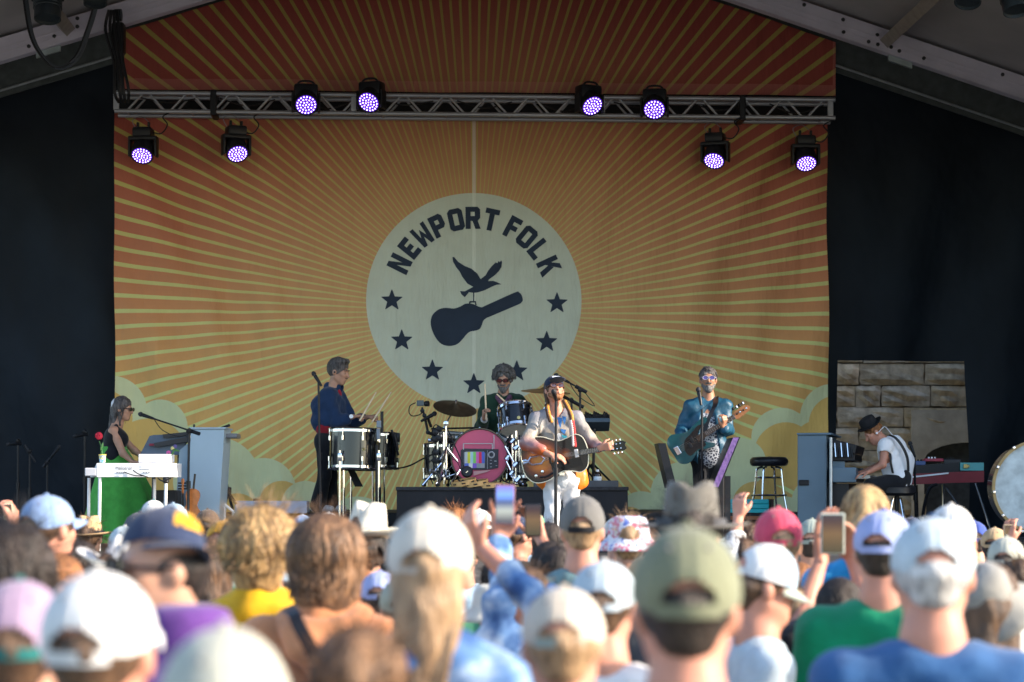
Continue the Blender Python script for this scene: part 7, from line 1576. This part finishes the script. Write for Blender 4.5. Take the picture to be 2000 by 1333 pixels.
crowd(1420, 1112, 96, 'cap', ('straw',), 'nape', 'dark', 'coral', 'a', 'person in a straw coloured cap right of the olive cap', 15, 'm')
crowd(1555, 1150, 100, None, (), 'bob', 'light', 'white', 'a', 'person with fair hair between the white cap and green shirt', 0, 'f')
crowd(690, 1095, 84, None, (), 'short', 'ginger', 'cream', 'c', 'person with short auburn hair behind the brown bob', 0, 'm')
crowd(965, 1140, 96, 'bucket', ('straw',), 'nape', 'brown', 'sage', 'a', 'person in a straw bucket hat under the raised arms', 0, 'f')
crowd(1262, 1090, 90, 'cap', ('tan',), 'nape', 'dark', 'white', 'b', 'person in a tan cap between the pale cap and olive cap', -8, 'm')
crowd(560, 1100, 92, 'cap', ('pale',), 'nape', 'dark', 'peri', 'a', 'person in a pale blue cap between yellow shirt and coral hoodie', 0, 'm')
crowd(1690, 1085, 84, 'cap', ('cream',), 'nape', 'light', 'sage', 'c', 'person in a cream cap left of the green shirt', 0, 'm')
crowd(20, 1000, 58, None, (), 'short', 'dark', 'black', 'b', 'person with short black hair at the left edge behind the crowd', 0, 'm')
crowd(855, 1010, 52, None, (), 'long', 'brown', 'white', 'a', 'person with straight brown hair before the riser', 0, 'f')
hood = raw_mesh('hood', [C((.105 * math.sin(a), -.02 - .10 * math.cos(a), 1.455 - .035 * math.cos(a)), (.105 * math.sin(a + .4), -.02 - .10 * math.cos(a + .4), 1.455 - .035 * math.cos(a + .4)), .042, .042, .02) for a in np.linspace(-1.9, 1.5, 9)] + [C((-.05, -.13, 1.38), (.05, -.13, 1.38), .055, k=.05), C((0, -.13, 1.36), (0, -.14, 1.30), .06, .03, .04)], .011, (), folds(.008))
link('hood', hood, CC['coral'], p8)
# dark glasses of the man in the navy cap
hdg = Head((0, 0, 0), 180)
gl = obj('sunglasses', [s_ring(hdg.p(s * .034, .108, .008), hdg.f, .026, .005, 18, 6) for s in (-1, 1)] + [s_tube([hdg.p(s * .06, .104, .014), hdg.p(s * .080, .06, .014), hdg.p(s * .083, -.01, .010)], .005, 6) for s in (-1, 1)] + [s_tube([hdg.p(-.010, .112, .012), hdg.p(.010, .112, .012)], .005, 6)], m_frame, None, smooth=True); gl.parent = p10; gl.location = HC
for s in (-1, 1):
    l_ = obj('lens', s_lathe([(0, .002), (.026, 0), (.026, -.003), (0, -.003)], 16, hdg.p(s * .034, .109, .008), hdg.f), m_lensd, None, smooth=True); l_.parent = gl
# black shoulder strap on the coral hoodie
bs_ = thing('bag_strap', 'black strap across the back of the coral hoodie', 'strap', P(575, 1215, 5.05))
ribbon([P(560, 1187, 5.18), P(572, 1196, 5.06), P(585, 1225, 5.03), P(605, 1262, 5.03), P(622, 1300, 5.04)], (.032, 0, .012), m_bm, bs_, 'webbing')
# ---- people holding phones
def phone(label, c, w_, h_, nrm, up, case, screen, grp='phones held up in the crowd'):
    c = Vector(c); t = thing('phone', label, 'phone', c, grp); n = Vector(nrm).normalized(); u = Vector(up); u = (u - n * u.dot(n)).normalized(); r = u.cross(n); m = Matrix((r, n, u)).transposed()
    obj('case', s_box(c, (w_, .010, h_), m, .004), case, t); obj('screen', s_box(c + n * .0058, (w_ * .88, .001, h_ * .93), m), screen, t); return t
def screen_mat(n, stops, es):
    m = M('screen_' + n, (.02, .02, .02), .2, noise=0); g = G(m); z = g.sep(g.obj())[2]; r_ = g.ramp(g.math('MULTIPLY_ADD', z, 6.5, .5), stops); b = m.node_tree.nodes['Principled BSDF']; m.node_tree.links.new(r_, b.inputs['Emission Color']); b.inputs['Emission Strength'].default_value = es; return m
scr1 = screen_mat('stage', [(.1, (.05, .05, .06)), (.35, (.22, .24, .22)), (.55, (.03, .05, .12)), (.75, (.10, .20, .55)), (.95, (.12, .10, .35))], .9)
scr2 = screen_mat('dark', [(.1, (.05, .04, .02)), (.5, (.12, .07, .03)), (.8, (.04, .02, .02)), (1., (.02, .02, .03))], .6)
def phone_person(label, px, top, d, sk, shirt, joints, hands_, hair, hc, sleeve=0., sex=.17, sleeve_col=None, h=.011, hat=None, cols=()):
    z = CZ + (HY - top) / FPX * d; s = z / (HB + .02); b = Vector((P(px, 0, d).x, d, 0)); J = {k: (b + v * s if isinstance(v, Vector) else v) for k, v in std_J(sex, .085).items()}; J.update(joints)
    hd = Head(b + HC * s, 180, 0, s); o = figure(label, GRP, b, hd, J, SK[sk], hands_, FY, h)
    sdf_obj('shirt', torso(J, .022, k=.07) + arms(J, .014, sleeve) + [C(b + V3(-.06, 0, 1.425) * s, b + V3(.06, 0, 1.425) * s, .07, k=.05)], .013, CC[shirt], o, None, [C(b + V3(0, .04, 1.5) * s, b + V3(0, .0, 1.6) * s, .08)], folds(.010))
    sdf_obj('trousers', legs(J, .014, .015) + [C(J['hl'], J['hr'], .115, k=.05)], .02, CC['denimd'], o)
    mx = Matrix.Translation(HC * s) @ Matrix.Scale(s, 4)
    if hair: link('hair', HAIR[hair], HM[hc], o, mx)
    if hat: hatted(o, hat, cols, {}, mx)
    return o
d = 7.5; W = lambda px, py, dy=0.: P(px, py, d + dy)
wrp = W(974, 1056, .40)
phone_person('person in pale blue denim raising a phone in the centre', 1030, 1105, d, 'c', 'bleach', dict(sl=W(988, 1180), el=W(984, 1125, .25), wl=wrp, sr=W(1070, 1180)), [hand(wrp, (.12, .05, 1), (.15, -1, .1), .32, 1, 1.05, .9)], 'short', 'brown', .9)
phone('phone with blue screen held high in the centre', W(986, 986, .345), .074, .152, (0, -1, -.05), (.02, 0, 1), M('phone_case_rose', (.25, .12, .14), .4), scr1)
d = 6.6
wl3 = W(940, 1070, .22)
phone_person('person in white cuffed denim with a forearm bent up', 1110, 1150, d, 'c', 'bleach', dict(sl=W(1072, 1225), el=W(1030, 1158, .08), wl=wl3, sr=W(1165, 1225)), [hand(wl3, (-.5, .1, 1), (.7, .5, .2), .5, -1)], 'short', 'brown', .35)
d = 9.6; wr4 = W(1056, 1052, .3)
phone_person('person aiming a dark phone at the singer', 1075, 1060, d, 'c', 'brown', dict(sr=W(1096, 1100), er=W(1076, 1090, .2), wr=wr4), [hand(wr4, (-.35, .1, 1), (-.5, -.8, 0), .4, -1, 1.1)], 'bob', 'dark', 0.)
phone('dark phone held before the green cap', W(1041, 1016, .22), .076, .155, (0, -1, -.05), (0, 0, 1), m_bm, scr2)
d = 7.3; wl5, wr5 = W(1604, 1094, .3), W(1668, 1098, .3)
phone_person('person with long black hair, both arms up holding a phone in a pale case', 1640, 1130, d, 'c', 'black', dict(sl=W(1560, 1262), el=W(1558, 1235, .12), wl=wl5, sr=W(1692, 1262), er=W(1700, 1190, .15), wr=wr5), [hand(wl5, (.02, .05, 1), (.7, -.6, 0), .25, 1, 1.15, .4), hand(wr5, (-.2, .05, 1), (-.7, -.6, 0), .5, -1, 1.1)], 'long', 'dark', 0.)
phone('phone in a pale green case held in both hands at the right', W(1626, 1043, .24), .088, .150, (0, -1, -.05), (.0, 0, 1), M('phone_case_pale', (.42, .47, .42), .4), scr2)
d = 11.5; wr6 = W(26, 1022, .2)
phone_person('person filming at the far left edge', 40, 1052, d, 'c', 'black', dict(sl=W(10, 1075), el=W(20, 1068, .15), wl=wr6), [hand(wr6, (-.3, .1, 1), (-.5, .6, 0), .5, -1)], 'short', 'dark', 0.)
phone('small phone in a cream case at the far left edge', W(16, 1000, .2), .05, .088, (0, -1, 0), (-.05, 0, 1), M('phone_case_cream', (.6, .52, .38), .4), scr2)
d = 11.; wr7 = W(1442, 1012, .2)
phone_person('person stretching one arm up by the turquoise box', 1452, 1050, d, 'c', 'white', dict(sl=W(1432, 1085), el=W(1436, 1055, .1), wl=wr7), [hand(wr7, (.05, .1, 1), (.5, .8, 0), .5, -1)], 'short', 'brown', 0.)
d = 12.; wr8 = W(1972, 1060, .2)
phone_person('person filming at the far right edge', 1985, 1062, d, 'c', 'navy', dict(sl=W(1965, 1092), el=W(1970, 1080, .1), wl=wr8), [hand(wr8, (0, .1, 1), (.5, .8, 0), .5, -1)], 'short', 'dark', 0.)
phone('small phone in a tan case at the far right edge', W(1970, 1040, .2), .055, .09, (0, -1, 0), (0, 0, 1), M('phone_case_tan', (.5, .38, .22), .4), scr2)
